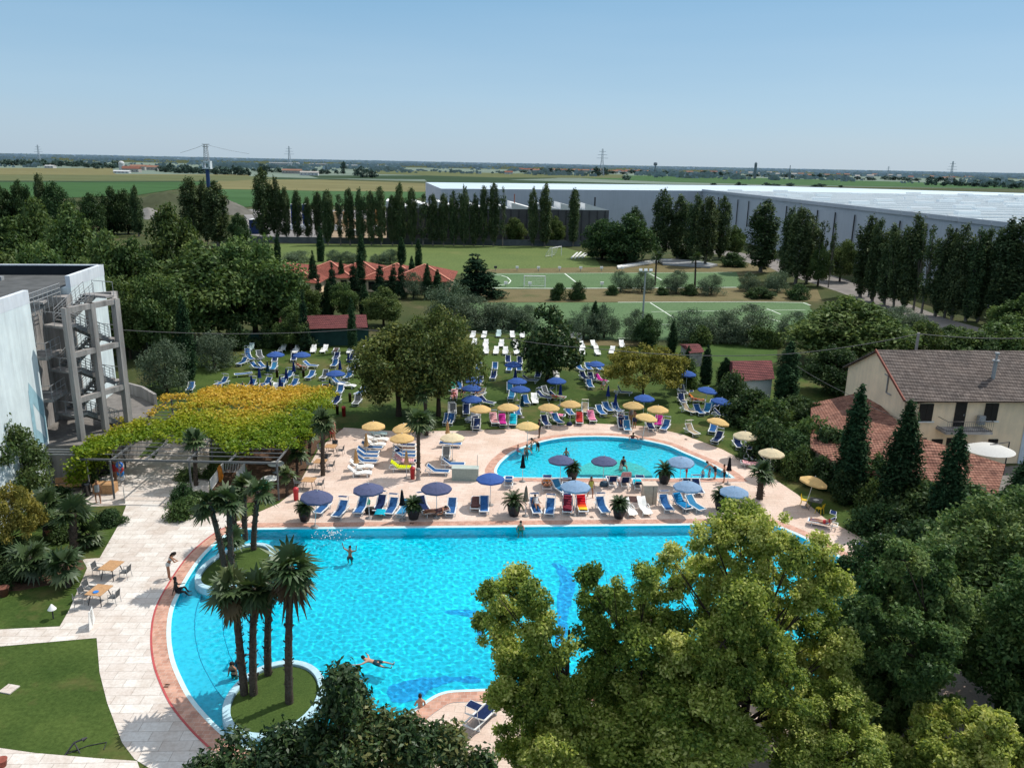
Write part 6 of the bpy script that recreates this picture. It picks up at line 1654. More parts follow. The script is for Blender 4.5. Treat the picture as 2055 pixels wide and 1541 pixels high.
for a in [
    ('beige', 'D', 870, 165, 'beige parasol farthest back at the left of the deck, over the grey lounger'), ('beige', 'D', 1215, 180, 'beige parasol with a dark shadow on top, just left of the deck palm', (4, -6)), ('beige', 'D', 1165, 290, 'beige parasol over the navy and brown loungers left of the deck palm'), ('ivory', 'D', 1685, 285, 'pale cream parasol on open paving right of the deck palm'),
    ('beige', 'M', 260, 1372, 'beige parasol at the deck edge right of the big lawn tree, over a white towel'), ('beige', 'M', 487, 1358, 'beige parasol above the pink and magenta towels'), ('beige', 'M', 818, 1360, 'beige parasol above the pink towel at the lawn edge'), ('beige', 'M', 995, 1333, 'beige parasol farther back on the lawn, beside the beige lounger'),
    ('beige', 'M', 645, 1510, 'big beige parasol at the left rim of the small pool'), ('beige', 'Rr', 120, 1200, 'beige parasol in front of the blue one, near the round yellow tree'), ('beige', 'Rr', 310, 1230, 'beige parasol on the grass, right of the pair by the yellow tree'), ('beige', 'Rr', 200, 1290, 'deeper yellow parasol at the far rim of the small pool', (6, 4)),
    ('beige', 'Rr', 750, 1325, 'beige parasol on the lawn by the thicket, nearest the beige lounger', (5, 8)), ('ivory', 'Rr', 985, 1432, 'ivory parasol at the thicket with a brownish edge'), ('ivory', 'F', 1150, 370, 'ivory parasol nearer the thick low palm'), ('beige', 'F', 1465, 610, 'beige parasol over the yellow chairs', (8, 8)),
    ('blue', 'L', 700, 932, 'blue parasol on the back of the pergola lawn, the one on the left'), ('blue', 'L', 915, 934, 'blue parasol on the back of the pergola lawn, the one on the right'), ('blue', 'L', 1190, 1085, 'blue parasol near the big lawn tree, with a red pole bag below'),
    ('blue', 'M', 530, 1014, 'blue parasol on the left of the glossy tree, over four loungers'), ('blue', 'M', 560, 1147, 'blue parasol farther back of the touching pair by the glossy tree'), ('blue', 'M', 585, 1212, 'blue parasol in front of the touching pair by the glossy tree'), ('blue', 'M', 880, 1144, 'blue parasol just right of the glossy tree trunk'),
    ('blue', 'M', 195, 1142, 'hindmost of three blue parasols beside the big olive-brown tree'), ('blue', 'M', 190, 1203, 'middle of three blue parasols beside the big olive-brown tree'), ('blue', 'M', 190, 1293, 'foremost of three blue parasols beside the big olive-brown tree'), ('blue', 'M', 1200, 1010, 'blue parasol left of the round yellow tree on the open lawn'),
    ('blue', 'Rr', 205, 1144, 'blue parasol in the shade right under the round yellow tree'), ('blue', 'Rr', 535, 957, 'small blue parasol behind the round yellow tree, partly hidden'), ('blue', 'Rr', 675, 1082, 'blue parasol at the thicket, over the orange towel', (4, 6)), ('blue', 'Rr', 780, 1167, 'blue parasol nearest the thicket, over the light blue loungers', (4, 6)),
    ('navy', 'D', 250, 885, 'navy parasol leaning over the first potted cycad by the big pool', (4, 5), 1.08), ('navy', 'D', 818, 812, 'navy parasol second along the big pool, above the green towel', (0, 0), 1.05), ('navy', 'D', 1520, 802, 'navy parasol with bare white pole in front of the grey-green wall box', (0, 0), 1.05), ('blue', 'E', 228, 705, 'blue parasol alone by the grey-green wall box and the small pool corner', (0, 0), 1.0),
    ('navy', 'E', 955, 515, 'dark navy parasol standing before the small pool, left of the two', (0, 0), .98), ('navy', 'E', 1400, 525, 'dark navy parasol standing before the small pool, right of the two', (0, 0), .98), ('pale', 'E', 1105, 785, 'pale blue parasol near the middle of the deck strip', (0, 0), 1.05),
    ('pale', 'F', 375, 435, 'greyish pale parasol standing behind the potted cycad at the small pool', (5, -4), .98), ('pale', 'F', 430, 655, 'pale blue parasol beside the children at the small pool corner'), ('pale', 'F', 830, 700, 'pale blue parasol with a dark mark, half behind the yellow-green tree'),
]:
    parasol(*a)
def closed(k, t, x, y, label, h=1.75, s=1.0):
    q = PZ(t, x, y, h * s); q.z = 0
    kit('closed_parasol', CK[k], label, 'closed parasol', q, random.random() * 6, 'folded parasols', s)
for i, (k, x, y) in enumerate([('teal', 635, 1035), ('blue', 848, 1035), ('blue', 568, 1085), ('blue', 788, 1090), ('blue', 505, 1150), ('blue', 737, 1155), ('blue', 435, 1205), ('blue', 660, 1195), ('teal', 1143, 1175), ('blue', 1225, 1020), ('blue', 1293, 965)]):
    pass
cps = sorted([('teal', 635, 1035), ('blue', 848, 1035), ('blue', 568, 1085), ('blue', 788, 1090), ('blue', 505, 1150), ('blue', 737, 1155), ('blue', 435, 1205), ('blue', 660, 1195), ('teal', 1143, 1175), ('blue', 1225, 1020), ('blue', 1293, 965)], key=lambda v: v[1])
for i, (k, x, y) in enumerate(cps): closed(k, 'L', x, y, f'folded {"dark teal" if k == "teal" else "dark blue"} parasol on lawn behind the pergola, {ORD[i + 1]} from the left')
closed('blue', 'M', 912, 1222, 'folded dark blue parasol in front of the glossy tree'); closed('blue', 'M', 545, 1085, 'folded blue parasol just behind the touching pair of open blue ones'); closed('teal', 'M', 600, 1312, 'folded dark parasol beside the loungers before the touching blue pair')
closed('blue', 'M', 1300, 1232, 'folded blue parasol on the shaded grass left of the yellow tree'); closed('blue', 'M', 1360, 1302, 'folded blue parasol right of the other one by the yellow tree')
closed('beige', 'D', 795, 315, 'folded orange-beige parasol at the back of the left lounger row'); closed('beige', 'D', 690, 485, 'folded beige parasol at the front of the left lounger row'); closed('beige', 'D', 1210, 500, 'folded orange-beige parasol by the yellow-green towel'); closed('beige', 'D', 1635, 190, 'folded beige parasol behind the pale cream one')
closed('black', 'D', 1165, 910, 'folded navy parasol beside the bushy potted cycad'); closed('black', 'E', 562, 535, 'folded grey parasol at the left rim of the small pool'); closed('taupe', 'E', 595, 870, 'folded taupe parasol beside the open potted cycad'); closed('black', 'F', 788, 470, 'folded black parasol on the paving at the small pool corner')

# ---- tables and chairs
def table_kit(wd, dp, top):
    t = MB()
    n = 8
    for i in range(n): t.box((-wd / 2 + wd * (i + .5) / n, 0, .735), (wd / n - .008, dp, .03))
    fr = MB(); fr.box((0, 0, .71), (wd * .9, dp * .9, .02))
    parts = [('table_top', t.mesh('table_top', top), None), ('frame', fr.mesh('table_frame', MAT['dark_metal']), None)]
    for x in (-.4, .4):
        for y in (-.4, .4):
            l = MB(); l.bar((x * wd * 1.05, y * dp * 1.05, 0), (x * wd * .7, y * dp * .7, .71), .035, .035); parts.append(('leg', l.mesh('table_leg', MAT['dark_metal']), None))
    return parts
def chair_kit(fm, sm):
    s = MB(); s.box((0, 0, .44), (.46, .44, .025)); b = MB()
    b.strip([(.22, .23, .48), (.22, .29, .86)], [(-.22, .23, .48), (-.22, .29, .86)])
    parts = [('seat', s.mesh('chair_seat', sm), None), ('backrest', b.mesh('chair_back', sm), None)]
    for x in (-.23, .23):
        for y0, y1, z in ((-.24, -.2, .64), (.27, .22, .88)):
            l = MB(); l.tube([(x * 1.05, y0 if y0 < 0 else .27, 0), (x, y1, .44), (x, y1 + (.07 if y1 > 0 else 0), z)], .014, 6); parts.append(('leg', l.mesh('chair_leg', fm), None))
        a = MB(); a.tube([(x, -.2, .63), (x * 1.08, -.1, .66), (x * 1.04, .24, .66)], .016, 6); parts.append(('armrest', a.mesh('chair_arm', fm), None))
    return parts
TK = table_kit(.95, .95, MAT['wood'])
CHK = chair_kit(MAT['grey_metal'], simple('mesh_seat', (.07, .075, .08), .6, .3, .1))
def chair(q, rz, label, group='metal chairs at the wooden tables'): kit('metal_chair', CHK, label, 'chair', (q[0], q[1], 0), rz, group)
tabs = [('G', 655, 805, 'wooden table on the stone walk nearer the pergola', 2), ('G', 583, 950, 'wooden table with a blue ashtray on the stone walk, nearer the camera', 4), ('D', 430, 385, 'farthest of three wooden tables beside the planting bed', 3), ('D', 325, 540, 'middle of three wooden tables beside the planting bed', 3), ('D', 205, 730, 'nearest of three wooden tables beside the planting bed', 2)]
side = {0: 'nearer the pool', 1: 'on the garden side', 2: 'on the far side', 3: 'on the near side'}
for i, (t, x, y, lab, nc) in enumerate(tabs):
    q = PZ(t, x, y, .74); q.z = 0
    kit('wooden_table', TK, lab, 'table', q, R(-8 if i < 2 else -4), 'wooden tables', (1, 1.25, 1) if i < 2 else 1)
    for c in range(nc):
        dx, dy, rz = [(.85, -.15, R(-95)), (-.85, .1, R(85)), (.1, .95, 0), (-.75, -.75, R(120))][c]
        if i == 1 and c == 2: dx, dy, rz = -.95, .75, R(80)
        chair(q + Vector((dx, dy, 0)), rz, f'grey metal armchair {side[c]} of the ' + ['pergola-side walk table', 'walk table with the blue ashtray', 'farthest bed-side table', 'middle bed-side table', 'nearest bed-side table'][i])
    if i == 1:
        m = MB(); m.lathe([(0, 0), (.14, 0), (.16, .03), (.12, .02), (0, .015)], 14); o = m.build('ashtray', simple('blue_glass', (.03, .2, .6), .3), None, (q.x - .05, q.y - .25, .752)); tag(o, 'round blue ashtray on the nearer wooden table', 'ashtray')
# white round tables by the pergola
for i, (x, y) in enumerate([(1515, 775), (1565, 660)]):
    q = PZ('Q', x, y, .75); q.z = 0
    e = empty('round_table', ('round white table on the paving below the pergola edge', 'round white table under the pergola by the palms')[i], 'table', q)
    m = MB(); m.lathe([(0, .72), (.62, .72), (.64, .74), (.62, .76), (0, .76)], 28); m.build('table_top', WP, e)
    m = MB(); m.tube([(0, 0, .05), (0, 0, .72)], .05, 10); m.lathe([(0, 0), (.3, 0), (.3, .04), (.05, .07), (0, .07)], 16); m.build('base', MAT['grey_metal'], e)
# yellow chairs and dark table
YM = simple('yellow_plastic', (.72, .50, .03), .45, .4, .08)
def shell_chair():
    s = MB(); s.strip([(.22, -.22, .45), (.23, 0, .43), (.22, .2, .45)], [(-.22, -.22, .45), (-.23, 0, .43), (-.22, .2, .45)], 0, True)
    b = MB(); b.strip([(.22, .2, .45), (.22, .26, .62), (.18, .30, .86)], [(-.22, .2, .45), (-.22, .26, .62), (-.18, .30, .86)], 0, True)
    parts = [('seat', s.mesh('shell_seat', YM), None), ('backrest', b.mesh('shell_back', YM), None)]
    for x in (-.2, .2):
        for y in (-.19, .22):
            l = MB(); l.bar((x * 1.1, y * 1.1, 0), (x * .9, y * .9, .44), .03, .03); parts.append(('leg', l.mesh('shell_leg', YM), None))
    return parts
SK = shell_chair()
for (x, y, rz, lab) in ((1430, 810, R(60), 'yellow plastic chair on the left of the dark table'), (1560, 880, R(-140), 'yellow plastic chair on the near side of the dark table')):
    q = PZ('F', x, y, .2); q.z = 0; kit('plastic_chair', SK, lab, 'chair', q, rz, 'yellow plastic chairs')
q = PZ('F', 1530, 785, .74); q.z = 0
kit('dark_table', table_kit(.9, .9, simple('dark_top', (.10, .10, .09), .5, .4, .2)), 'square dark table between the two yellow chairs', 'table', q, R(-30))
m = MB(); m.box((0, 0, .01), (.36, .3, .012)); o = m.build('white_cloth', TM['wht'], None, (q.x, q.y, .753)); o.rotation_euler = (0, 0, .4); tag(o, 'white cloth lying on the square dark table', 'cloth')

# ---- bins, boxes, signs and small things
def bin_kit(mat, r_=.2, h_=.85):
    b = MB(); b.lathe([(0, 0), (r_ * .85, 0), (r_, h_), (r_ * 1.05, h_), (r_ * .9, h_ - .02), (0, h_ - .05)], 16)
    l = MB(); l.lathe([(r_ * 1.08, h_), (r_ * 1.08, h_ + .05), (r_ * .6, h_ + .17), (0, h_ + .2)], 16)
    return [('body', b.mesh('bin_body', mat), None), ('lid', l.mesh('bin_lid', mat), None)]
RB, DB = bin_kit(MAT['red']), bin_kit(simple('dark_brown_plastic', (.035, .018, .012), .6), .16, .8)
for t, x, y, lab, k in (('D', 75, 945, 'pinkish red bin on the deck beside the first navy parasol', RB), ('D', 1275, 725, 'red bin at the foot of the deck palm', RB), ('L', 1258, 1440, 'red bin on the shaded lawn edge by the deck', RB), ('L', 1205, 1425, 'dark slim bin next to the red one on the lawn edge', DB), ('L', 1308, 1325, 'dark slim bin standing right of the red one, farther up the lawn', DB), ('L', 715, 1125, 'dark slim bin in the middle of the pergola lawn', DB), ('L', 930, 1125, 'dark slim bin right of the folded parasols on the pergola lawn', DB), ('M', 350, 1590, 'small red bin at the far deck edge', RB)):
    if t == 'M': continue
    kit('litter_bin', k, lab, 'bin', PZ(t, x, y), 0, 'litter bins')
q = PZ('D', 1332, 735)
e = empty('bollard', 'short grey stone post beside the red bin at the deck palm', 'post', q)
m = MB(); m.lathe([(0, 0), (.2, 0), (.17, .1), (.14, .75), (.2, .85), (.2, .95), (0, 1.0)], 14); m.build('column', MAT['concrete'], e)
a, b = PZ('D', 1678, 750), PZ('D', 1950, 745)
e = empty('wall_box', 'long grey-green equipment box standing on the deck by the small pool', 'equipment box', ((a + b) / 2))
m = MB(); m.box((0, .35, .5), ((b - a).length, .7, 1.0)); m.build('body', simple('grey_green', (.30, .36, .33), .7, .2, .12), e)
m = MB(); m.box((0, .35, 1.02), ((b - a).length + .06, .76, .05)); m.build('lid', simple('grey_green_lid', (.40, .46, .43), .6, .2, .1), e)
m = MB(); m.tube([((b - a).length / 2 - .1, .5, 1.0), ((b - a).length / 2 - .1, .5, 2.0)], .02, 6); m.build('pipe', MAT['grey_metal'], e)
a = PZ('E', 1865, 985)
e = empty('storage_cabinet', 'tall beige covered storage cabinet on the deck between the pools', 'cabinet', (a.x, a.y + .35, 0), R(4))
m = MB(); m.box((0, 0, .72), (1.0, .8, 1.44)); m.build('body', simple('beige_board', (.48, .41, .33), .8, .2, .12), e)
m = MB(); m.box((0, 0, 1.47), (1.1, .9, .06)); m.build('top', simple('beige_top', (.56, .46, .38), .7, .2, .1), e)
m = MB(); m.box((.2, -.41, .72), (.02, .02, 1.4)); m.build('door_seam', MAT['dark_metal'], e)
m = MB(); v = PZ('E', 1690, 935); m.box((0, 0, .02), (1.0, 1.1, .02)); o = m.build('mat', simple('brown_mat', (.06, .032, .03), .95), None, (v.x, v.y, 0.012)); tag(o, 'dark brown mat lying on the deck beside the storage cabinet', 'mat')
m = MB(); v = PZ('H', 55, 832); m.box((0, 0, .03), (.62, .6, .06)); o = m.build('stone_slab', MAT['path'], None, (v.x, v.y, 0)); o.rotation_euler = (0, 0, R(-12)); tag(o, 'small white stone slab set in the near lawn', 'slab')
v = PZ('G', 315, 1120); h_ = zat(*zz('G', 300, 1050), v)
e = empty('garden_lamp', 'small garden lamp with a white cone shade on the left lawn', 'lamp', v)
m = MB(); m.tube([(0, 0, 0), (0, 0, .62)], .035, 8); m.build('post', MAT['dark_metal'], e)
m = MB(); m.lathe([(.22, .58), (.2, .62), (.03, .88), (0, .9)], 16); m.build('shade', MAT['white_paint'], e)
def aboard(label, q, rz, h_=1.0, c='#4f86c4'):
    e = empty('sandwich_board', label, 'board', q, rz)
    for s in (-1, 1):
        m = MB(); m.bar((0, s * .28, 0), (0, s * .02, h_), .58, .02); po = m.build('panel', MAT['white_paint'], e)
        m = MB()
        for z0, z1, w_ in ((.72, .86, .42), (.5, .66, .46), (.3, .44, .36)): m.bar((0, s * (.28 - .26 * z0 / 1.0) + s * .016, z0 * h_), (0, s * (.28 - .26 * z1) + s * .016, z1 * h_), w_, .006)
        m.build('print', simple('blue_print', lin(c), .6), po)
aboard('white and blue sandwich board on the walk by the lower lawn path', PZ('G', 545, 1165), R(12), .95)
aboard('white and blue sandwich board under the front edge of the pergola', PZ('G', 735, 425), R(30), 1.1)
# swim rings and toys hanging at the stand under the pergola
v = PZ('Q', 360, 830)
e = empty('toy_stand', 'stand of blue and red inflatable pool toys under the pergola', 'toy stand', v)
m = MB(); m.tube([(0, 0, 0), (0, 0, 1.95)], .03, 8); m.build('post', MAT['grey_metal'], e)
for i, (z, c) in enumerate([(1.6, (.04, .18, .6)), (1.25, (.5, .05, .05)), (.95, (.04, .25, .65)), (.6, (.55, .6, .65))]):
    m = MB(); n = 14; m.tube([(.2 * math.cos(6.283 * k / n), .1 + .02 * i, z + .2 * math.sin(6.283 * k / n)) for k in range(n + 1)], .085, 8); m.build('swim_ring', simple('ring_vinyl', c, .35, .4), e)
v = PZ('Q', 1135, 800)
m = MB(); m.tube([(0, 0, 0), (.05, 0, .5), (.0, .0, 1.1), (.03, 0, 1.35)], [.14, .2, .17, .05], 10); o = m.build('inflatable_toy', simple('orange_vinyl', (.6, .2, .02), .4), None, v); tag(o, 'orange inflatable toy standing by the white railing', 'toy')
# white railing round the stair hole
pts = [PZ('Q', 1060, 880), PZ('Q', 1165, 735), PZ('Q', 1330, 735), PZ('Q', 1265, 830)]
e = empty('railing', 'white picket railing round the steps below the pergola', 'railing', (0, 0, 0))
m = MB()
for a, b in zip(pts, pts[1:]):
    m.bar((a.x, a.y, .95), (b.x, b.y, .95), .05, .05); m.bar((a.x, a.y, .12), (b.x, b.y, .12), .04, .04)
m.build('rail', MAT['white_paint'], e)
m = MB()
for a, b in zip(pts, pts[1:]):
    n = int((b - a).length / .12)
    for i in range(n + 1): v = a.lerp(b, i / n); m.box((v.x, v.y, .52), (.035, .02, .82))
m.build('picket', MAT['white_paint'], e)
# wooden lounge bench and pots at the foot of the building
v = PZ('G', 430, 365)
e = empty('wooden_bench', 'curved wooden bench by the doorway of the white building', 'bench', v, R(15))
m = MB()
for k in range(5): m.box((0, -.3 + .13 * k, .45), (2.4, .11, .04))
m.build('seat', MAT['wood'], e)
m = MB()
for k in range(3): m.box((0, .36 + .03 * k, .6 + .14 * k), (2.4, .04, .11))
m.build('backrest', MAT['wood'], e)
for x in (-1.0, 1.0):
    m = MB(); m.box((x, 0, .21), (.1, .5, .42)); m.build('leg', MAT['dark_metal'], e)
v = PZ('G', 515, 395); kit('litter_bin', bin_kit(MAT['glass_dark'], .3, .9), 'black round bin near the wooden bench under the pergola', 'bin', v)
v = PZ('G', 625, 375); m = MB(); m.box((0, 0, .37), (1.5, .8, .74)); o = m.build('counter', MAT['wood'], None, v); tag(o, 'orange-brown wooden counter under the pergola edge', 'counter')
v = PZ('G', 300, 640); m = MB(); m.lathe([(0, 0), (.2, 0), (.3, .5), (.33, .55), (.28, .55), (0, .5)], 14); o = m.build('clay_pot', simple('terracotta_pot', (.35, .13, .07), .8), None, v); tag(o, 'terracotta pot among the palms left of the walk', 'pot')
v = PZ('G', 25, 985); m = MB(); m.lathe([(0, 0), (.2, 0), (.3, .5), (.33, .55), (.28, .55), (0, .5)], 14); o = m.build('clay_pot', simple('brown_pot', (.16, .06, .04), .8), None, v); tag(o, 'brown clay pot at the frame edge left of the low palms', 'pot')
# sprinkler stand and hose on the near lawn
v = PZ('H', 450, 1195)
e = empty('sprinkler', 'dark sprinkler stand with a hose lying on the near lawn', 'sprinkler', v)
m = MB(); m.tube([(-.35, -.25, 0), (-.1, .1, .35), (.25, .25, .42)], .04, 6); m.tube([(-.1, .1, .35), (.2, -.1, 0)], .03, 6); m.build('stand', MAT['dark_metal'], e)
m = MB(); m.tube([(.2, .2, .4), (.35, .3, .45)], [.09, .03], 8); m.build('nozzle', MAT['dark_metal'], e)
m = MB(); m.tube([(-.3, -.2, .03), (.3, .3, .03), (1.0, .55, .03), (1.1, .1, .03)], .02, 6); m.build('hose', MAT['dark_metal'], e)
# flip-flops on the deck
SH = simple('dark_rubber', (.03, .02, .02), .8)
def shoes(q, label):
    e = empty('flip_flops', label, 'shoes', q, random.random() * 6)
    for s in (-1, 1):
        m = MB(); m.prism([(s * .08 - .045, -.13), (s * .08 + .045, -.13), (s * .08 + .05, .06), (s * .08, .14), (s * .08 - .05, .06)], .002, .03); m.build('sandal', SH, e)
shoes(PZ('H', 980, 812), 'pair of dark flip-flops by the red pool line'); shoes(PZ('D', 1265, 1185), 'pair of dark flip-flops near the pool, by the bushy cycad'); shoes(PZ('E', 1268, 1120), 'red and dark flip-flops between the red lounger and the blue one'); shoes(PZ('E', 185, 215), 'shoes left on the paving behind the small pool'); shoes(PZ('F', 412, 265), 'dark flip-flops on the paving beside the beige lounger')
def bag(q, c, label, s=.3):
    m = MB(); m.lathe([(0, 0), (s * .8, 0), (s, s * .5), (s * .75, s * 1.1), (0, s * 1.2)], 10); o = m.build('bag', simple('bag_fabric', c, .8), None, q); o.scale = (1, .7, 1); tag(o, label, 'bag')
bag(PZ('E', 1040, 175), (.02, .03, .08), 'dark blue bag on the lawn edge between the deck loungers'); bag(PZ('D', 838, 1080), (.02, .018, .015), 'black bag with green strap between the blue loungers', .4); bag(PZ('F', 1530, 975), (.45, .03, .05), 'red bag under the sunbather near the yellow chairs', .2); bag(PZ('L', 1190, 1170), (.35, .04, .05), 'red bag at the pole of the blue parasol by the lawn tree', .25); bag(PZ('E', 1395, 800), (.04, .08, .12), 'dark bag beside the lounger at the small pool', .35)
m = MB()
v = PZ('D', 770, 1015, .5); lay_towel(PZ('D', 770, 1040), R(-6), 'grn', 'small green towel on the blue lounger beside the black bag', 'b', .1, .5)
lay_towel(PZ('D', 945, 1105), R(0), 'tur', 'large turquoise towel thrown over the foot of the navy lounger by the pool', 'f', -.6, .3)
# ------------------------------------------------------------------ PEOPLE
SKIN = {'fair': simple('fair_skin', (.50, .27, .18), .6, .3, .06), 'tan': simple('tan_skin', (.34, .16, .09), .6, .3, .06), 'brown': simple('brown_skin', (.13, .06, .035), .55, .35, .06), 'dark': simple('dark_skin', (.045, .024, .016), .5, .4, .06)}
HAIR = {'dark': simple('dark_hair', (.015, .011, .009), .7), 'brown': simple('brown_hair', (.07, .035, .018), .7), 'blond': simple('blond_hair', (.34, .22, .09), .7), 'cap': simple('yellow_cap', (.7, .5, .05), .7)}
SUIT = {}
def suit(c):
    k = tuple(c)
    if k not in SUIT: SUIT[k] = simple('swimwear', c, .8, .2, .12)
    return SUIT[k]

def nv(v): return Vector(v).normalized()
def body(sc, torso, neck, th, shn, ua, fa, yaw_face=0):
    """skin-modifier figure; returns points and mesh. Directions are in the person's own frame (x right, y forward, z up)."""
    V, E, Rr = [], [], []
    def add(p, r, par=None):
        V.append(Vector(p)); Rr.append(r if isinstance(r, tuple) else (r, r))
        if par is not None: E.append((par, len(V) - 1))
        return len(V) - 1
    T, N = nv(torso), nv(neck)
    X = Vector((1, 0, 0)); Fw = X.cross(T) * -1
    Fw = T.cross(X) * -1 if False else Vector((0, T.z, -T.y)) * 1
    pel = add((0, 0, 0), (.145, .105))
    waist = add(T * .18, (.12, .09), pel); chest = add(T * .38, (.145, .10), waist); up = add(T * .48, (.105, .08), chest)
    nk = add(T * .55, .052, up); hb = add(Vector(V[nk]) + N * .09, (.072, .08), nk); hd = add(Vector(V[hb]) + N * .09, (.078, .092), hb); ht = add(Vector(V[hd]) + N * .07, (.055, .065), hd)
    FN = Vector((0, N.z, -N.y))
    add(Vector(V[hb]) + N * .03 + FN * .105, .016, hb)      # nose
    feet = []
    for i, s in enumerate((-1, 1)):
        h = add(Vector((s * .095, 0, 0)) - T * .05, .095, pel)
        k = add(V[h] + nv(th[i]) * .41, .062, h); m_ = add(V[k] + nv(shn[i]) * .14, .058, k); a = add(V[k] + nv(shn[i]) * .40, .036, m_)
        d = nv(shn[i]); ft = Vector((0, 1, 0)) - d * d.y
        ft = ft.normalized() if ft.length > .2 else Vector((0, 0, 1))
        add(V[a] + ft * -.04 + d * .045, .034, a); f1 = add(V[a] + ft * .10 + d * .055, (.042, .026), a); add(V[a] + ft * .17 + d * .06, (.036, .018), f1)
        feet.append(V[a] + d * .085)
        sh = add(T * .485 + Vector((s * .165, 0, 0)), .058, up)
        el = add(V[sh] + nv(ua[i]) * .29, .040, sh); mf = add(V[el] + nv(fa[i]) * .09, .037, el); wr = add(V[el] + nv(fa[i]) * .25, .025, mf)
        fd = nv(fa[i]); sd = fd.cross(Vector((0, 1, .2))).normalized() if abs(fd.y) < .9 else Vector((1, 0, 0))
        pm = add(V[wr] + fd * .07, (.036, .018), wr)
        for q in range(4):
            o = (q - 1.5) * .019
            f_ = add(V[pm] + fd * .045 + sd * o, .0095, pm); add(V[f_] + fd * (.04 - .006 * abs(q - 1.2)) + Vector((0, .012, 0)), .008, f_)
        t_ = add(V[wr] + fd * .035 + sd * -.04, .011, wr); add(V[t_] + fd * .035 + sd * -.012, .009, t_)
    V = [v * sc for v in V]
    me = bpy.data.meshes.new('body'); me.from_pydata([tuple(v) for v in V], E, []); me.update()
    o = link(bpy.data.objects.new('tmp_body', me))
    sk = o.modifiers.new('skin', 'SKIN'); sk.use_smooth_shade = True
    ly = me.skin_vertices[0].data
    for i, r in enumerate(Rr): ly[i].radius = (r[0] * sc, r[1] * sc); ly[i].use_root = (i == 0)
    sb = o.modifiers.new('sub', 'SUBSURF'); sb.levels = 1; sb.render_levels = 1
    dg = bpy.context.evaluated_depsgraph_get()
    ev = o.evaluated_get(dg); out = bpy.data.meshes.new_from_object(ev)
    for p in out.polygons: p.use_smooth = True
    bpy.data.objects.remove(o); bpy.data.meshes.remove(me)
    return out, V, dict(pel=pel, waist=waist, chest=chest, up=up, hd=hd, hb=hb, ht=ht), min(f.z for f in feet) * sc, T, N, FN

def person(q, rz, label, skin='fair', hair='dark', torso=(0, 0, 1), neck=None, th=((0, 0, -1), (0, 0, -1)), sh=((0, 0, -1), (0, 0, -1)), ua=((-.25, 0, -1), (.25, 0, -1)), fa=((-.1, .15, -1), (.1, .15, -1)), sc=1.0, z=None, suitc=(.03, .05, .2), kind='shorts', longhair=False, group=None):
    me, V, I, low, T, N, FN = body(sc, torso, neck or torso, th, sh, ua, fa)
    e = empty('person', label, 'person', (q[0], q[1], 0), rz, group)
    zo = -low if z is None else z
    me.materials.append(SKIN[skin])
    obj('body', me, e, (0, 0, zo))
    h = MB()
    hd = V[I['hd']]; X = Vector((1, 0, 0))
    pr = []
    for i in range(7):
        a = math.pi * i / 6
        pr.append((math.sin(a) * .098 * sc, math.cos(a)))
    n = 12; vs = []
    for r_, c_ in pr:
        for k in range(n):
            b = 2 * math.pi * k / n
            vs.append(hd + N * (.022 * sc + c_ * .115 * sc) + X * (r_ * .92 * math.cos(b)) + FN * (r_ * math.sin(b) * 1.05 - .022 * sc))
    fs = [(i * n + k, i * n + (k + 1) % n, (i + 1) * n + (k + 1) % n, (i + 1) * n + k) for i in range(6) for k in range(n) if i < 3 or not (1 <= k <= 4)]
    h.add(vs, fs, 0, True)
    if longhair: h.tube([hd - FN * .07 * sc + N * .05 * sc, hd - FN * .11 * sc - N * .08 * sc, hd - FN * .10 * sc - N * .26 * sc], [.06 * sc, .075 * sc, .03 * sc], 8)
    h.build('hair', HAIR[hair], e, (0, 0, zo))
    s = MB(); p0 = V[I['pel']]
    def hoop(c, d, rx, ry):
        return [c + X * rx * math.cos(6.283 * k / 14) + d * ry * math.sin(6.283 * k / 14) for k in range(14)]
    F0 = Vector((0, T.z, -T.y))
    r1, r2, r3 = hoop(p0 + T * .13 * sc, F0, .152 * sc, .118 * sc), hoop(p0 + T * .02 * sc, F0, .178 * sc, .132 * sc), hoop(p0 - T * .07 * sc, F0, .165 * sc, .125 * sc)
    for a, b in ((r1, r2), (r2, r3)): s.add(a + b, [(k, (k + 1) % 14, 14 + (k + 1) % 14, 14 + k) for k in range(14)], 0, True)
    if kind == 'shorts':
        for i, g in enumerate((-1, 1)):
            a = p0 + Vector((g * .095 * sc, 0, 0)) - T * .05 * sc; s.tube([a + T * .03 * sc, a + nv(th[i]) * .12 * sc, a + nv(th[i]) * .25 * sc], [.11 * sc, .105 * sc, .09 * sc], 10, cap=False)
    else:
        s.add(r3 + [p0 - T * .13 * sc], [(k, (k + 1) % 14, 14) for k in range(14)], 0, True)
    s.build('shorts' if kind == 'shorts' else 'swimsuit', suit(suitc), e, (0, 0, zo))
    if kind in ('bikini', 'suit', 'shirt'):
        m = MB(); c0 = V[I['chest']]
        lo_, hi_ = {'bikini': (-.05, .05), 'suit': (-.26, .08), 'shirt': (-.24, .12)}[kind]
        rr = [hoop(c0 + T * (lo_ + (hi_ - lo_) * i / 3) * sc, F0, (.178 if kind != 'suit' else .165) * sc, .132 * sc) for i in range(4)]
        for a, b in zip(rr, rr[1:]): m.add(a + b, [(k, (k + 1) % 14, 14 + (k + 1) % 14, 14 + k) for k in range(14)], 0, True)
        m.build('top', suit(suitc), e, (0, 0, zo))
    return e

W_IN = -.02
lean = lambda d: (0, math.sin(R(d)), math.cos(R(d)))
DN = (0, 0, -1)
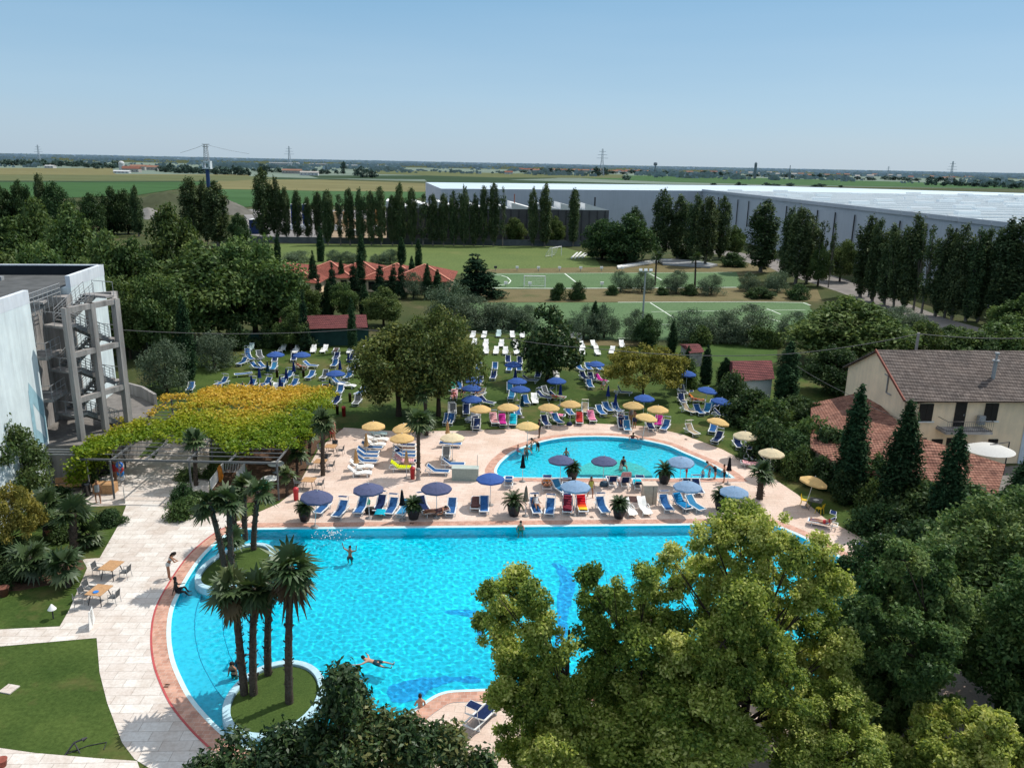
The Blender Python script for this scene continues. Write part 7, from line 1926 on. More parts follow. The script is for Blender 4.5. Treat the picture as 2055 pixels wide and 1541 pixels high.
# on the left walk
person(PZ('G', 998, 885), R(-60), 'woman in a pale bikini bottom bending forward beside the big pool', 'tan', 'dark', lean(28), lean(55), ((-.08, 0, -1), (.08, .1, -1)), ua=((-.55, .3, -.8), (.5, .35, -.8)), fa=((.75, .55, -.25), (-.7, .55, -.2)), suitc=(.5, .5, .48), kind='bikini', longhair=True)
q = PZ('G', 1045, 965)
person(q, R(-75), 'dark figure sitting on the pool edge with feet in the water', 'dark', 'dark', lean(-8), lean(10), ((-.1, .9, .35), (.1, 1, -.05)), ((0, .5, -1), (0, .55, -.9)), ((-.3, .35, -.9), (.3, -.2, -.9)), ((.1, .9, .1), (.1, -.3, -.9)), z=.16, suitc=(.015, .015, .02))
# in the big pool
q = PZ('I', 300, 165, WZ)
person(q, R(165), 'man in dark shorts wading in the big pool with both arms raised', 'tan', 'dark', lean(-4), lean(0), ((-.1, 0, -1), (.1, 0, -1)), ua=((-.9, .1, .35), (.85, .1, .5)), fa=((-.2, .1, 1), (.15, .1, 1)), z=-.22, suitc=(.01, .05, .06))
q = PZ('E', 540, 1240, WZ)
person(q, R(170), 'woman in a green bikini standing at the far wall of the big pool', 'fair', 'dark', lean(2), lean(10), ((-.08, 0, -1), (.1, .15, -1)), ua=((-.3, .4, -.8), (.4, .1, -.9)), fa=((.1, .7, .7), (-.2, .5, -.8)), z=-.3, suitc=(.03, .25, .15), kind='bikini', longhair=True)
q = PZ('I', 455, 790, WZ)
person(q, R(75), 'swimmer in dark trunks doing breaststroke across the big pool', 'fair', 'dark', (0, 1, .12), (0, .9, .5), ((-.25, -1, -.1), (.2, -1, -.05)), ((.1, -1, -.05), (-.1, -1, .0)), ((-.9, .6, -.1), (.9, .55, -.1)), ((-.3, 1, -.05), (.5, .5, -.15)), z=-.10, suitc=(.01, .05, .07))
q = PZ('I', 715, 1050, 0.05)
person(q, R(15), 'bare-backed man standing in the water at the near pool edge', 'fair', 'dark', lean(4), lean(8), ua=((-.25, .3, -.9), (.25, .3, -.9)), fa=((.1, .7, -.5), (-.1, .7, -.5)), z=-.15, suitc=(.03, .04, .1))
q = PZ('H', 1395, 680, WZ)
person(q + Vector((0, .15, 0)), R(-30), 'man in the pool beside the palm island stretching out an arm', 'brown', 'dark', lean(12), lean(15), ua=((-.8, .4, -.5), (.8, .3, .1)), fa=((-.6, .6, -.5), (.8, .4, .2)), z=-.15, suitc=(.02, .03, .05))
person(PZ('H', 1378, 715, .1) + Vector((0, 0, 0)), R(160), 'woman in a black bikini leaning on the palm island wall', 'tan', 'dark', lean(10), lean(20), z=-.2, suitc=(.01, .01, .012), kind='bikini', longhair=True)
# at the small pool
person(PZ('E', 730, 300), R(100), 'woman in black standing on the small pool coping under the beige parasol', 'brown', 'dark', lean(2), lean(10), ((-.1, .05, -1), (.12, -.02, -1)), ua=((-.35, .2, -.9), (.4, .1, -.8)), fa=((.3, .6, .4), (-.5, .4, .1)), suitc=(.01, .01, .012), kind='suit')
person(PZ('E', 505, 440, WZ), R(-100), 'child in pink sitting in the shallow water at the small pool rim', 'fair', 'brown', lean(5), lean(10), ((-.2, 1, -.1), (.2, 1, -.1)), ((0, .6, -.7), (0, .6, -.7)), sc=.68, z=-.05, suitc=(.7, .15, .35), kind='suit')
person(PZ('E', 597, 500, WZ), R(-170), 'man wading in the small pool behind the folded grey parasol', 'tan', 'dark', lean(12), lean(20), ua=((-.5, .5, -.7), (.3, .5, -.8)), fa=((-.1, .8, -.2), (0, .8, -.3)), z=.3, suitc=(.06, .10, .11))
person(PZ('E', 650, 425, WZ), R(150), 'small child splashing between two adults in the small pool', 'fair', 'dark', lean(8), lean(10), sc=.6, z=.1, ua=((-.8, .4, .1), (.8, .4, .2)), fa=((-.5, .6, .4), (.6, .5, .4)), suitc=(.05, .2, .15))
person(PZ('E', 712, 430, WZ), R(110), 'man in black shorts bending over the child in the small pool', 'tan', 'dark', lean(48), lean(60), ((-.1, -.1, -1), (.12, .1, -1)), ua=((-.2, .6, -.7), (.2, .6, -.7)), fa=((0, .6, -.7), (0, .6, -.7)), z=.55, suitc=(.012, .012, .016))
person(PZ('E', 1008, 470, WZ), R(180), 'bather whose head shows above the left dark navy parasol', 'tan', 'dark', z=-.35)
person(PZ('E', 1690, 310, WZ), R(180), 'person in red leaning on the far rim of the small pool in shade', 'tan', 'brown', lean(35), lean(20), z=-.1, suitc=(.35, .03, .05), kind='suit', ua=((-.7, .6, -.3), (.7, .6, -.3)), fa=((0, .8, -.3), (0, .8, -.3)))
person(PZ('E', 1590, 600, -.05), R(190), 'woman with dark hair sitting on the pale shelf of the small pool', 'tan', 'dark', lean(10), lean(20), ((-.3, .9, .1), (.3, .9, .1)), ((0, .4, -.9), (0, .4, -.9)), z=.12, suitc=(.03, .03, .05), kind='suit', longhair=True)
person(PZ('E', 1572, 640, -.1), R(180), 'child in a pale pink suit standing before the woman on the shelf', 'fair', 'brown', sc=.6, z=.10, suitc=(.75, .45, .42), kind='suit')
person(PZ('F', 415, 600), R(60), 'child with a yellow cap and red suit at the near rim of the small pool', 'fair', 'cap', sc=.62, suitc=(.45, .03, .04), kind='suit', ua=((-.6, .3, -.6), (.6, .3, -.6)), fa=((-.2, .5, -.6), (.2, .5, -.6)))
person(PZ('F', 555, 590, WZ), R(-20), 'small fair child in the water at the small pool corner', 'fair', 'brown', sc=.6, z=.12, suitc=(.1, .2, .4))
person(PZ('F', 612, 590, WZ), R(40), 'child in pale blue in the water beside the bending man', 'fair', 'brown', sc=.62, z=.15, suitc=(.35, .5, .7), kind='suit')
person(PZ('F', 655, 600), R(60), 'bare man bending down at the corner of the small pool', 'fair', 'brown', lean(62), lean(70), ((-.1, -.25, -1), (.12, .15, -1)), ((0, .1, -1), (0, -.1, -1)), ua=((-.2, .7, -.6), (.2, .7, -.6)), fa=((-.1, .5, -.8), (.1, .5, -.8)), suitc=(.02, .02, .03))
person(PZ('F', 738, 635), R(70), 'boy in black shorts standing with his back turned at the small pool corner', 'tan', 'brown', lean(6), lean(10), sc=.86, ua=((-.5, .2, -.8), (.5, .2, -.8)), fa=((.3, .5, -.6), (-.3, .5, -.6)), suitc=(.012, .012, .014))
person(PZ('E', 1258, 915), R(200), 'girl in a yellow-green top walking beside the pale blue parasol', 'tan', 'brown', lean(4), lean(6), ((-.1, .3, -1), (.1, -.25, -1)), ((0, -.05, -1), (0, -.35, -.9)), sc=.95, suitc=(.45, .45, .10), kind='shirt', longhair=True)
# sunbathers: lying with raised back
def sunbather(q, rz, label, skin='tan', hair='dark', suitc=(.05, .05, .08), kind='bikini', kn=.25, z=.52, prone=False, bk=35):
    a = R(bk)
    to = (0, math.cos(a), math.sin(a))
    if prone: to = (0, 1, .05)
    return person(q, rz, label, skin, hair, to, (0, .9, .5) if not prone else (0, 1, .1), ((-.1, -1, kn), (.1, -1, kn * .4)), ((0, -1, -kn * .9), (0, -1, -.1)), ((-.3, -.35, -.75), (.3, -.35, -.75)) if not prone else ((-.7, .8, 0), (.7, .8, 0)), ((-.1, -.9, .1), (.2, -.9, .1)) if not prone else ((.5, .9, 0), (-.5, .9, 0)), z=z, suitc=suitc, kind=kind)
def on(t, x, y, off=0.0, rz=0.0):
    q = PZ(t, x, y, .45); q.z = 0
    return q
sunbather(on('E', 700, 990), R(8), 'person with tanned legs lying on the first lounger right of the taupe parasol', 'tan', 'brown', (.5, .5, .52), 'shirt', .5)
sunbather(on('F', 1600, 975), R(-115), 'sunburnt woman in a red bikini lying on her lounger near the yellow chairs', 'fair', 'brown', (.5, .04, .05), 'bikini', .12, .50, bk=20)
sunbather(on('Rr', 605, 1165), R(70), 'sunbather stretched on the orange towel by the thicket', 'tan', 'dark', (.4, .08, .03), bk=15)
sunbather(on('L', 905, 1040), R(60), 'two-piece clad sunbather on the brown lounger of the pergola lawn', 'tan', 'brown', (.4, .12, .08), bk=25)
sunbather(on('M', 880, 1285), R(70), 'sunbather lying in the shade before the glossy tree', 'fair', 'dark', (.6, .1, .06), bk=10)
sunbather(on('M', 240, 1242), R(-10), 'sunbather on the navy lounger behind the foremost blue parasol', 'tan', 'dark', (.1, .1, .3))
sunbather(on('E', 810, 790), R(180), 'person lying on the orange towel at the small pool strip', 'fair', 'brown', (.6, .2, .08), bk=32)
sunbather(on('M', 45, 1285), R(5), 'sunbather on the pale pink towel beside the big lawn tree', 'tan', 'dark', (.3, .02, .05))
sunbather(on('M', 1405, 1475), R(0), 'person in a navy suit on the far deck edge lounger', 'tan', 'dark', (.02, .03, .1), 'suit')
sunbather(on('F', 1000, 412), R(70), 'dark-clad person lying under the ivory parasol by the thicket', 'brown', 'dark', (.02, .02, .03), 'suit', bk=12)
sunbather(on('D', 1515, 1065), R(-70), 'sunbather lying on the brown patterned towel by the big pool', 'tan', 'dark', (.1, .05, .05), 'suit', bk=12)
# others standing
person(PZ('D', 440, 330), R(20), 'person in red shorts standing by the farthest wooden table', 'tan', 'brown', suitc=(.35, .05, .05))
person(PZ('D', 470, 320), R(-60), 'person in a pink top beside the farthest wooden table', 'fair', 'brown', suitc=(.5, .12, .15), kind='shirt')
person(PZ('M', 125, 1275, 0), R(150), 'red-skinned man sitting in the shade by the big lawn tree', 'fair', 'brown', lean(10), lean(10), ((-.2, 1, 0), (.2, 1, 0)), z=.5, suitc=(.1, .03, .03))
person(PZ('M', 1265, 1215, 0), R(150), 'person in white sitting on the shaded grass near the folded blue parasol', 'fair', 'dark', lean(8), lean(10), ((-.2, 1, .2), (.2, 1, .2)), ((0, .3, -1), (0, .3, -1)), z=.42, suitc=(.7, .7, .7), kind='shirt')
person(PZ('E', 1710, 200, 0), R(170), 'person with tanned back standing by the deeper yellow parasol', 'tan', 'dark', suitc=(.02, .03, .08))
person(PZ('M', 1485, 1500, 0), R(200), 'person in grey under the beige parasol by the yellow tree', 'tan', 'dark', suitc=(.2, .2, .22), kind='shirt')
person(PZ('Q', 320, 800), R(150), 'person in a red top by the toy stand under the pergola', 'tan', 'dark', suitc=(.45, .04, .05), kind='shirt')
person(PZ('Q', 185, 965), R(-150), 'slim person walking at the foot of the pergola by the black bin', 'tan', 'brown', lean(4), lean(8), ((-.1, .3, -1), (.1, -.3, -1)), suitc=(.35, .36, .38), kind='shirt')
person(PZ('Q', 300, 770), R(90), 'dark-haired person in black behind the toy stand', 'brown', 'dark', suitc=(.02, .02, .02), kind='shirt')
v = PZ('H', 12, 1285); m = MB(); m.lathe([(0, 0), (.16, 0), (.22, .3), (.24, .34), (.2, .34), (0, .3)], 14); o = m.build('clay_pot', simple('rusty_pot', (.25, .07, .05), .8), None, v); tag(o, 'reddish pot at the bottom corner of the white stone path', 'pot')
# splash beside the wading man
rnd = np.random.default_rng(3)
q = PZ('I', 195, 45, WZ)
m = MB()
for i in range(90):
    a, r_ = rnd.random() * 6.28, abs(rnd.normal()) * .45
    m.lathe([(0, -.03), (.03 + .03 * rnd.random(), 0), (0, .03)], 5, (q.x + r_ * math.cos(a) * 1.3, q.y + r_ * math.sin(a), WZ + .05 + rnd.random() * .35 * max(.1, 1 - r_)))
o = m.build('water_splash', simple('white_foam', (.8, .85, .87), .4)); tag(o, None, None, None, 'stuff')
# ------------------------------------------------------------------ THE PLAIN AND THE HORIZON
def fieldmat(name, c, sc=.02, row=0.0):
    t = NT(name); p = t.pos()
    st = t.scale(p, (.25, 1.0, 1))
    col = t.ramp(t.noise(st, sc, 6, .65), [(.3, mul(c, .8)), (.7, mul(c, 1.15))])
    col = t.mix(1.0, col, t.ramp(t.noise(st, sc * 12, 4, .6), [(.3, (.85, .85, .85)), (.7, (1.1, 1.1, 1.1))]), 'MULTIPLY')
    t.bsdf(col, .95, .05); return t.mat
FM = {'tan': fieldmat('ripe_crop', (.165, .155, .075)), 'green': fieldmat('green_crop', (.055, .115, .045)), 'dark': fieldmat('dark_crop', (.035, .062, .032)), 'olive': fieldmat('olive_crop', (.11, .125, .06)), 'bright': fieldmat('bright_crop', (.045, .10, .036)), 'plain': fieldmat('far_plain', (.16, .205, .17), .004), 'grey': fieldmat('gravel_yard', (.24, .23, .23), .03), 'earth': fieldmat('bare_earth', (.30, .23, .16), .03)}  # far_plain carries distance haze in its base colour
def fld(pts, k, z): sheet('field', pts, z, FM[k])
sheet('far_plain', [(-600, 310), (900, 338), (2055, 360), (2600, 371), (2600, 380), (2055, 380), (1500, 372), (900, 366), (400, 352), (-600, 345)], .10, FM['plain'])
fld([(-400, 337), (225, 338), (232, 350), (500, 351), (500, 357), (-400, 352)], 'tan', .2)
fld([(-400, 351), (100, 351.5), (480, 353), (560, 358), (470, 364), (200, 364), (-400, 363)], 'olive', .26)
fld([(-400, 362), (200, 363.5), (470, 364), (560, 357), (700, 360), (600, 364), (430, 366), (-400, 367)], 'dark', .24)
fld([(-400, 366), (200, 366), (430, 366), (370, 378), (280, 392), (-400, 420)], 'bright', .22)
fld([(440, 361), (640, 361), (860, 369), (853, 386), (640, 384), (430, 380)], 'tan', .25)
fld([(430, 379), (640, 383), (853, 385), (853, 396), (640, 400), (420, 396)], 'green', .23)
fld([(300, 395), (430, 392), (640, 398), (853, 394), (800, 412), (500, 416), (320, 430)], 'bright', .21)
fld([(620, 353), (900, 353), (1120, 358), (1000, 362), (800, 360), (640, 358)], 'dark', .27)
fld([(740, 341), (1000, 348), (1250, 351), (1260, 358), (1000, 357), (760, 350)], 'olive', .28)
fld([(850, 358), (1000, 361), (1380, 372), (1330, 374), (860, 368)], 'dark', .29)
fld([(1080, 352), (1300, 353), (1530, 358), (2055, 372), (2055, 380), (1540, 371), (1350, 366), (1200, 360)], 'green', .26)
fld([(490, 420), (900, 424), (900, 470), (560, 480), (490, 470)], 'grey', .03)
fld([(660, 440), (790, 440), (790, 478), (650, 478)], 'earth', .04)
sheet('canal', [(430, 404), (790, 406), (790, 414), (430, 413)], .05, simple('canal_water', (.10, .14, .16), .2, .5, .1, .01, world=True))
# low sheds in the yard behind the poplars: blue cabins, white vans, stacked timber
def cabin(label, b, w_, h_, c, dp=5, nm='site_cabin', cat='cabin'):
    q = P(*b); k = ppm(q); W_ = w_ / k
    e = empty(nm, label, cat, q)
    m = MB(); m.box((0, dp / 2, h_ / 2), (W_, dp, h_)); m.build('body', simple('cabin_paint', c, .6, .3, .1, .5), e)
    m = MB(); m.box((0, dp / 2, h_ + .08), (W_ + .3, dp + .3, .14)); m.build('roof', MAT['white_paint'], e)
    for i in range(2):
        m = MB(); m.box((-W_ * .22 + W_ * .44 * i, -.03, h_ * .62), (W_ * .16, .06, h_ * .3)); m.build('window', MAT['glass_dark'], e)
cabin('dark blue site cabin at the foot of the gravel heap', (512, 470), 22, 4.5, (.012, .03, .11)); cabin('bright blue stacked cabin between the third and fourth poplars of the row', (590, 452), 10, 7.5, (.01, .05, .28)); cabin('bright blue stacked cabin between the fourth and fifth poplars of the row', (612, 452), 8, 7.5, (.01, .05, .28))
def van(label, b, c=(.7, .7, .7)):
    q = P(*b)
    e = empty('parked_van', label, 'van', q, R(90))
    m = MB(); m.add([(-.95, -2.4, .35), (.95, -2.4, .35), (.95, 2.4, .35), (-.95, 2.4, .35), (-.95, -2.4, 1.2), (.95, -2.4, 1.2), (.9, -1.5, 2.1), (-.9, -1.5, 2.1), (.9, 2.4, 2.1), (-.9, 2.4, 2.1)], [(0, 1, 5, 4), (4, 5, 6, 7), (7, 6, 8, 9), (1, 2, 8, 6, 5), (3, 0, 4, 7, 9), (2, 3, 9, 8)]); m.build('body', simple('van_paint', c, .4, .4, .05), e)
    m = MB(); m.add([(-.75, -2.2, 1.4), (.75, -2.2, 1.4), (.72, -1.7, 1.95), (-.72, -1.7, 1.95)], [(0, 1, 2, 3)]); m.build('windscreen', MAT['glass_dark'], e)
    for x in (-.9, .9):
        for y in (-1.5, 1.5):
            m = MB(); m.tube([(x - .1, y, .35), (x + .1, y, .35)], .35, 12); m.build('wheel', MAT['dark_metal'], e)
for i, (x, y) in enumerate([(590, 463), (611, 463), (716, 474), (672, 464), (756, 466)]): van(f'white vehicle seen between the poplars of the long row, {ORD[i + 1]} from the left', (x, y))
for i, (x, y, w_, c) in enumerate([(674, 455, 12, (.55, .38, .22)), (692, 455, 9, (.62, .40, .22)), (740, 447, 8, (.50, .40, .30)), (757, 450, 10, (.65, .35, .14))]):
    q = P(x, y); k = ppm(q); e = empty('timber_pile', f'stacked pale timber seen between the poplars, {ORD[i + 1]} pile from the left', 'timber pile', q)
    for j in range(4): m = MB(); m.box((0, 2, .6 + 1.35 * j), (w_ / k * (1 - .05 * j), 4, 1.2)); m.build('timber_layer', simple('sawn_timber', c, .9, .1, .25, 1.5), e)
# low concrete wall at the foot of the poplar row
e = empty('boundary_wall', 'low dark concrete wall at the foot of the long poplar row', 'wall', (0, 0, 0)); a, b = P(500, 487), P(1165, 495); m = MB(); m.bar((a.x, a.y, .9), (b.x, b.y, .9), .25, 1.8); m.build('wall_panel', simple('grey_wall', (.10, .11, .12), .9, .1, .25, .6, world=True), e)
# gravel heap
def heap(name, label, cpx, rx, ry, h_, mat):
    q = P(*cpx); rnd = np.random.default_rng(int(cpx[0])); n, r_ = 28, 9
    m = MB(); vs = [(q.x, q.y, h_)]
    for i in range(1, r_ + 1):
        t = i / r_
        for k in range(n):
            a = 2 * math.pi * k / n; w_ = 1 + .12 * math.sin(3 * a + cpx[0]) + .05 * rnd.normal()
            vs.append((q.x + rx * t * w_ * math.cos(a), q.y + ry * t * w_ * math.sin(a), max(0, h_ * (1 - t) ** .85 + rnd.normal() * .25 * (t < .95) - (.3 if i == r_ else 0))))
    fs = [(0, 1 + k, 1 + (k + 1) % n) for k in range(n)] + [(1 + (i - 1) * n + k, 1 + i * n + k, 1 + i * n + (k + 1) % n, 1 + (i - 1) * n + (k + 1) % n) for i in range(1, r_) for k in range(n)]
    m.add(vs, fs, 0, True); o = m.build(name, mat); return tag(o, label, 'heap')
gm = simple('gravel', (.13, .125, .11), .95, .1, .3, .12, world=True); gm2 = simple('overgrown_gravel', (.065, .075, .042), .95, .1, .35, .06, world=True); gm3 = simple('pale_gravel', (.22, .21, .20), .95, .1, .2, .2, world=True)
heap('gravel_heap', 'large overgrown gravel heap behind the lone column tree', (335, 425), 26, 22, 8.5, gm2); heap('gravel_heap', 'pale grey gravel heap in front of the overgrown one', (300, 438), 8, 7, 4.2, gm3); heap('gravel_heap', 'grey gravel heap sloping down beside the broad gravel-heap poplar', (450, 428), 14, 12, 6.5, gm)
# blue crane-like tower with a cabin, and its cables
q = P(420, 392); e = empty('cable_tower', 'slim lattice tower with blue base and square cabin above the poplars', 'tower', q)
h_ = zat(416, 290, q)
def lattice(m, w0, w1, z0, z1, n, r_):
    prev = None
    for i in range(n + 1):
        t = i / n; w_ = w0 + (w1 - w0) * t; z = z0 + (z1 - z0) * t
        c = [(-w_, -w_, z), (w_, -w_, z), (w_, w_, z), (-w_, w_, z)]
        if prev:
            for k in range(4): m.tube([prev[k], c[k]], r_, 4, cap=False); m.tube([prev[k], c[(k + 1) % 4]], r_ * .6, 3, cap=False)
        for k in range(4): m.tube([c[k], c[(k + 1) % 4]], r_ * .6, 3, cap=False)
        prev = c
zc0, zc1 = zat(416, 338, q), zat(416, 325, q)
m = MB(); lattice(m, 1.4, .8, zc1, h_, 8, .14); m.build('mast', MAT['grey_metal'], e)
m = MB(); m.tube([(0, 0, 0), (0, 0, zc0)], [1.4, 1.2], 10); m.build('base', simple('blue_steel', (.02, .045, .14), .5), e)
m = MB()
for x in (-2.2, 2.2): m.box((x, 0, (zc0 + zc1) / 2), (.9, 4, zc1 - zc0))
for z in (zc0, zc1): m.box((0, 0, z), (5.4, 4, .9))
m.build('cabin', MAT['house_white'], e)
m = MB(); m.bar((-2.2, 0, h_), (2.6, 0, h_), .5, .3); m.bar((-2, 0, h_ - 1.5), (2, 0, h_ - 1.5), .4, .3); m.build('crossarm', MAT['grey_metal'], e)
tw = Vector((q.x, q.y, h_))
cable('steel cable slanting from the lattice tower top down to the left', [tw, P(362, 307, zat(362, 307, (q.x, q.y)))], .09)
cable('line of hanging buckets running from the lattice tower to the right', [tw, P(500, 309, zat(500, 309, (q.x, q.y)))], .07)
# pylons
def pylon(label, px, by, ty, D):
    d = ray(px, by); k = D / math.hypot(d.x, d.y); q = Vector((d.x * k, d.y * k, 0)); h_ = zat(px, ty, q)
    e = empty('power_pylon', label, 'pylon', q)
    m = MB(); w_ = h_ * .09; lattice(m, w_, w_ * .35, 0, h_ * .6, 7, h_ * .007); lattice(m, w_ * .35, w_ * .2, h_ * .6, h_, 5, h_ * .006); m.build('mast', MAT['pylon'], e)
    m = MB()
    for z, l in ((.66, .22), (.78, .18), (.9, .13)): m.bar((-h_ * l, 0, h_ * z), (h_ * l, 0, h_ * z), h_ * .009, h_ * .012)
    m.build('crossarm', MAT['pylon'], e)
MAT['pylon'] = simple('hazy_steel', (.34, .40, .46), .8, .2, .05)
pylon('far lattice pylon at the left of the horizon', 78, 315, 291, 2000); pylon('far lattice pylon in the middle, left of the poplar row end', 581, 322, 294, 2000); pylon('tall far pylon above the warehouse roof', 1208, 334, 299, 1800); pylon('far lattice pylon at the right above the white roof', 1909, 350, 324, 1700); pylon('faint small pylon above the white roof, left of the larger one', 1782, 348, 334, 2600)
# church tower, water tower, chimneys
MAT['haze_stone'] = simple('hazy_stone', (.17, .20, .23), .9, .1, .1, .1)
def far_tower(name, label, px, by, ty, D, w_, kind):
    d = ray(px, by); k = D / math.hypot(d.x, d.y); q = Vector((d.x * k, d.y * k, 0)); h_ = zat(px, ty, q)
    e = empty(name, label, 'tower', q)
    if kind == 'church':
        m = MB(); m.box((0, 0, h_ * .45), (w_, w_, h_ * .9)); m.build('shaft', MAT['haze_stone'], e)
        m = MB(); m.add([(-w_ * .6, -w_ * .6, h_ * .9), (w_ * .6, -w_ * .6, h_ * .9), (w_ * .6, w_ * .6, h_ * .9), (-w_ * .6, w_ * .6, h_ * .9), (0, 0, h_)], [(0, 1, 4), (1, 2, 4), (2, 3, 4), (3, 0, 4)]); m.build('spire', MAT['haze_stone'], e)
        m = MB(); m.box((0, -w_ * .51, h_ * .75), (w_ * .4, w_ * .05, h_ * .1)); m.build('belfry_window', MAT['dark_metal'], e)
    elif kind == 'water':
        m = MB(); m.tube([(0, 0, 0), (0, 0, h_ * .75)], w_ * .2, 10); m.build('shaft', MAT['haze_stone'], e)
        m = MB(); m.lathe([(0, h_ * .7), (w_ * .7, h_ * .78), (w_ * .7, h_ * .95), (w_ * .3, h_), (0, h_)], 14); m.build('tank', MAT['haze_stone'], e)
    else:
        m = MB(); m.tube([(0, 0, 0), (0, 0, h_)], [w_ * .3, w_ * .2], 10); m.build('shaft', MAT['haze_stone'], e)
        m = MB(); m.box((0, 0, h_ * .3), (w_ * 1.6, w_ * 1.2, h_ * .3)); m.build('base', MAT['haze_stone'], e)
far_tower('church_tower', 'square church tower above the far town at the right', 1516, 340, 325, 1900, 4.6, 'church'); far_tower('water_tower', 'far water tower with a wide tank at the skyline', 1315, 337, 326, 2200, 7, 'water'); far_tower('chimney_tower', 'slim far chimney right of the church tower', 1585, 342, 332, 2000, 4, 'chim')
# farm with red roofs, domed tower
def farhouse(label, px, py, w_, h_, roof, wall, D=None, dp=9, rh=2.2):
    q = P(px, py) if D is None else None
    if q is None:
        d = ray(px, py); k = D / math.hypot(d.x, d.y); q = Vector((d.x * k, d.y * k, 0))
    k = ppm(q); W_ = w_ / k
    e = empty('house', label, 'house', q, R(random.uniform(-8, 8)))
    m = MB(); m.prism([(-W_ / 2, 0), (W_ / 2, 0), (W_ / 2, dp), (-W_ / 2, dp)], 0, h_); m.build('wall', wall, e)
    m = MB(); a = [(-W_ / 2 - .4, -.5, h_), (W_ / 2 + .4, -.5, h_), (W_ / 2 + .4, dp + .5, h_), (-W_ / 2 - .4, dp + .5, h_), (-W_ / 2 - .4, dp / 2, h_ + rh), (W_ / 2 + .4, dp / 2, h_ + rh)]
    m.add(a, [(0, 1, 5, 4), (2, 3, 4, 5), (1, 2, 5), (3, 0, 4)]); m.build('roof', roof, e)
    m = MB(); nw = max(2, int(W_ / 5))
    for i in range(nw): m.box((-W_ / 2 + W_ * (i + .5) / nw, -.03, h_ * .5), (1.0, .06, 1.4))
    m.build('window', MAT['glass_dark'], e)
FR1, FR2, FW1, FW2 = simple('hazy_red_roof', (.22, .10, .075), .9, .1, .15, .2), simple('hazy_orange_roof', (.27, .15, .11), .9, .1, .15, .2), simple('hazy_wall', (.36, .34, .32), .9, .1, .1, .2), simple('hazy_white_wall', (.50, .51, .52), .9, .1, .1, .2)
farm = [(262, 346, 34, 5, FR1), (276, 342, 28, 6, FR2), (292, 341, 26, 5, FR1), (305, 342, 22, 5, FR2), (252, 344, 16, 5, FR1)]
for i, (x, y, w_, h_, r_) in enumerate(farm): farhouse(f'red-roofed farm building in the cluster beside the domed tower, {ORD[i + 1]} by order of closeness', x, y, w_, h_, r_, FW1, rh=3)
q = P(245, 343); h_ = zat(245, 323, q); e = empty('domed_tower', 'white round tower with a dome among the red farm roofs', 'tower', q)
m = MB(); m.tube([(0, 0, 0), (0, 0, h_ * .7)], 4.2, 16); m.build('shaft', FW2, e); m = MB(); m.lathe([(4.6, h_ * .7), (4.4, h_ * .82), (2.6, h_ * .94), (.4, h_ * .98), (0, h_)], 16); m.build('dome', FW2, e)
farhouse('long white greenhouse roof in front of the red farm', 243, 348, 30, 2.5, FW2, FW2, rh=1.5)
farhouse('white farm shed at the edge of the tan field, at the left', 98, 338, 19, 4, FW2, FW2, rh=1.2)
farhouse('long low farmhouse with orange roof behind the poplar row', 585, 349, 38, 5, FR2, FW1, rh=2.5); farhouse('long pale barn right of the orange farmhouse', 620, 353, 36, 4.5, FW1, FW2, rh=2)
farhouse('white shed with bright roof in the middle distance above the poplars', 768, 337, 28, 5, FW2, FW1, rh=3); farhouse('small red barn in the green fields beyond the warehouse', 1021, 350, 16, 4, FR1, FW2, rh=3)
farhouse('long pale factory roof under the skyline left of the dark pointed tree', 570, 331, 60, 7, FW2, FW2, rh=1); farhouse('pale factory roof beside the dark pointed tree', 716, 336, 60, 6, FW2, FW1, rh=1); farhouse('grey low warehouse between the factory roofs', 640, 333, 40, 6, FW1, FW1, rh=1)
tr = random.Random(4)
for i in range(24):
    x = 1045 + i * 11 + tr.uniform(-3, 3); y = 344.5 + (x - 1045) * .013 + tr.uniform(-1.5, 2)
    farhouse(f'terraced red-roofed far house beyond the green fields, {ORD[i + 1]} from the left', x, y, tr.uniform(9, 16), 6, tr.choice((FR1, FR2, FR2)), tr.choice((FW1, FW2)), rh=3)
for i in range(26):
    x = 1390 + i * 22 + tr.uniform(-8, 8); y = 349 + (x - 1390) * .02 + tr.uniform(-3, 3)
    farhouse(f'far town house above the white roof, {ORD[i + 1]} from the left', x, y, tr.uniform(8, 15), 6, tr.choice((FR1, FR2, FW1)), tr.choice((FW1, FW2)), rh=3)
# greenhouses far away
for i, (x, y, w_) in enumerate([(90, 333, 20), (128, 331, 40), (160, 330, 34)]): farhouse(f'long far greenhouse on the left plain, {ORD[i + 1]} from the left', x, y, w_, 4, FW1, FW1, rh=1)
# individual trees of the plain
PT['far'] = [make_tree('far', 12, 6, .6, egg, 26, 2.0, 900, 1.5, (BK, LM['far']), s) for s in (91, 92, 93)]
def fartree(label, x, y, ty, w_, group): place('far', label, 'tree', x, y, ty, w_, group)
def run(lab, grp, x0, x1, y0, y1, n, h_, w_, seed):
    r2 = random.Random(seed)
    xs_ = sorted(x0 + (x1 - x0) * (i + r2.uniform(.1, .9)) / n for i in range(n))
    for i, x in enumerate(xs_):
        y = y0 + (y1 - y0) * (x - x0) / (x1 - x0) + r2.uniform(-1.2, 1.2)
        hh = h_ * r2.uniform(.6, 1.25)
        fartree(f'{lab}, {ORD[i + 1]} from the left', x, y, y - hh, w_ * r2.uniform(.7, 1.4), grp)
run('dark far tree in the belt beside the red farm', 'belt beside the red farm', 320, 500, 346, 352, 26, 17, 17, 1)
run('far tree in the belt at the left of the plain', 'belt at the left of the plain', -5, 240, 331, 336, 28, 12, 16, 2)
run('tree before the far farm greenhouses', 'trees before the greenhouses', 170, 240, 338, 339, 6, 9, 14, 3)
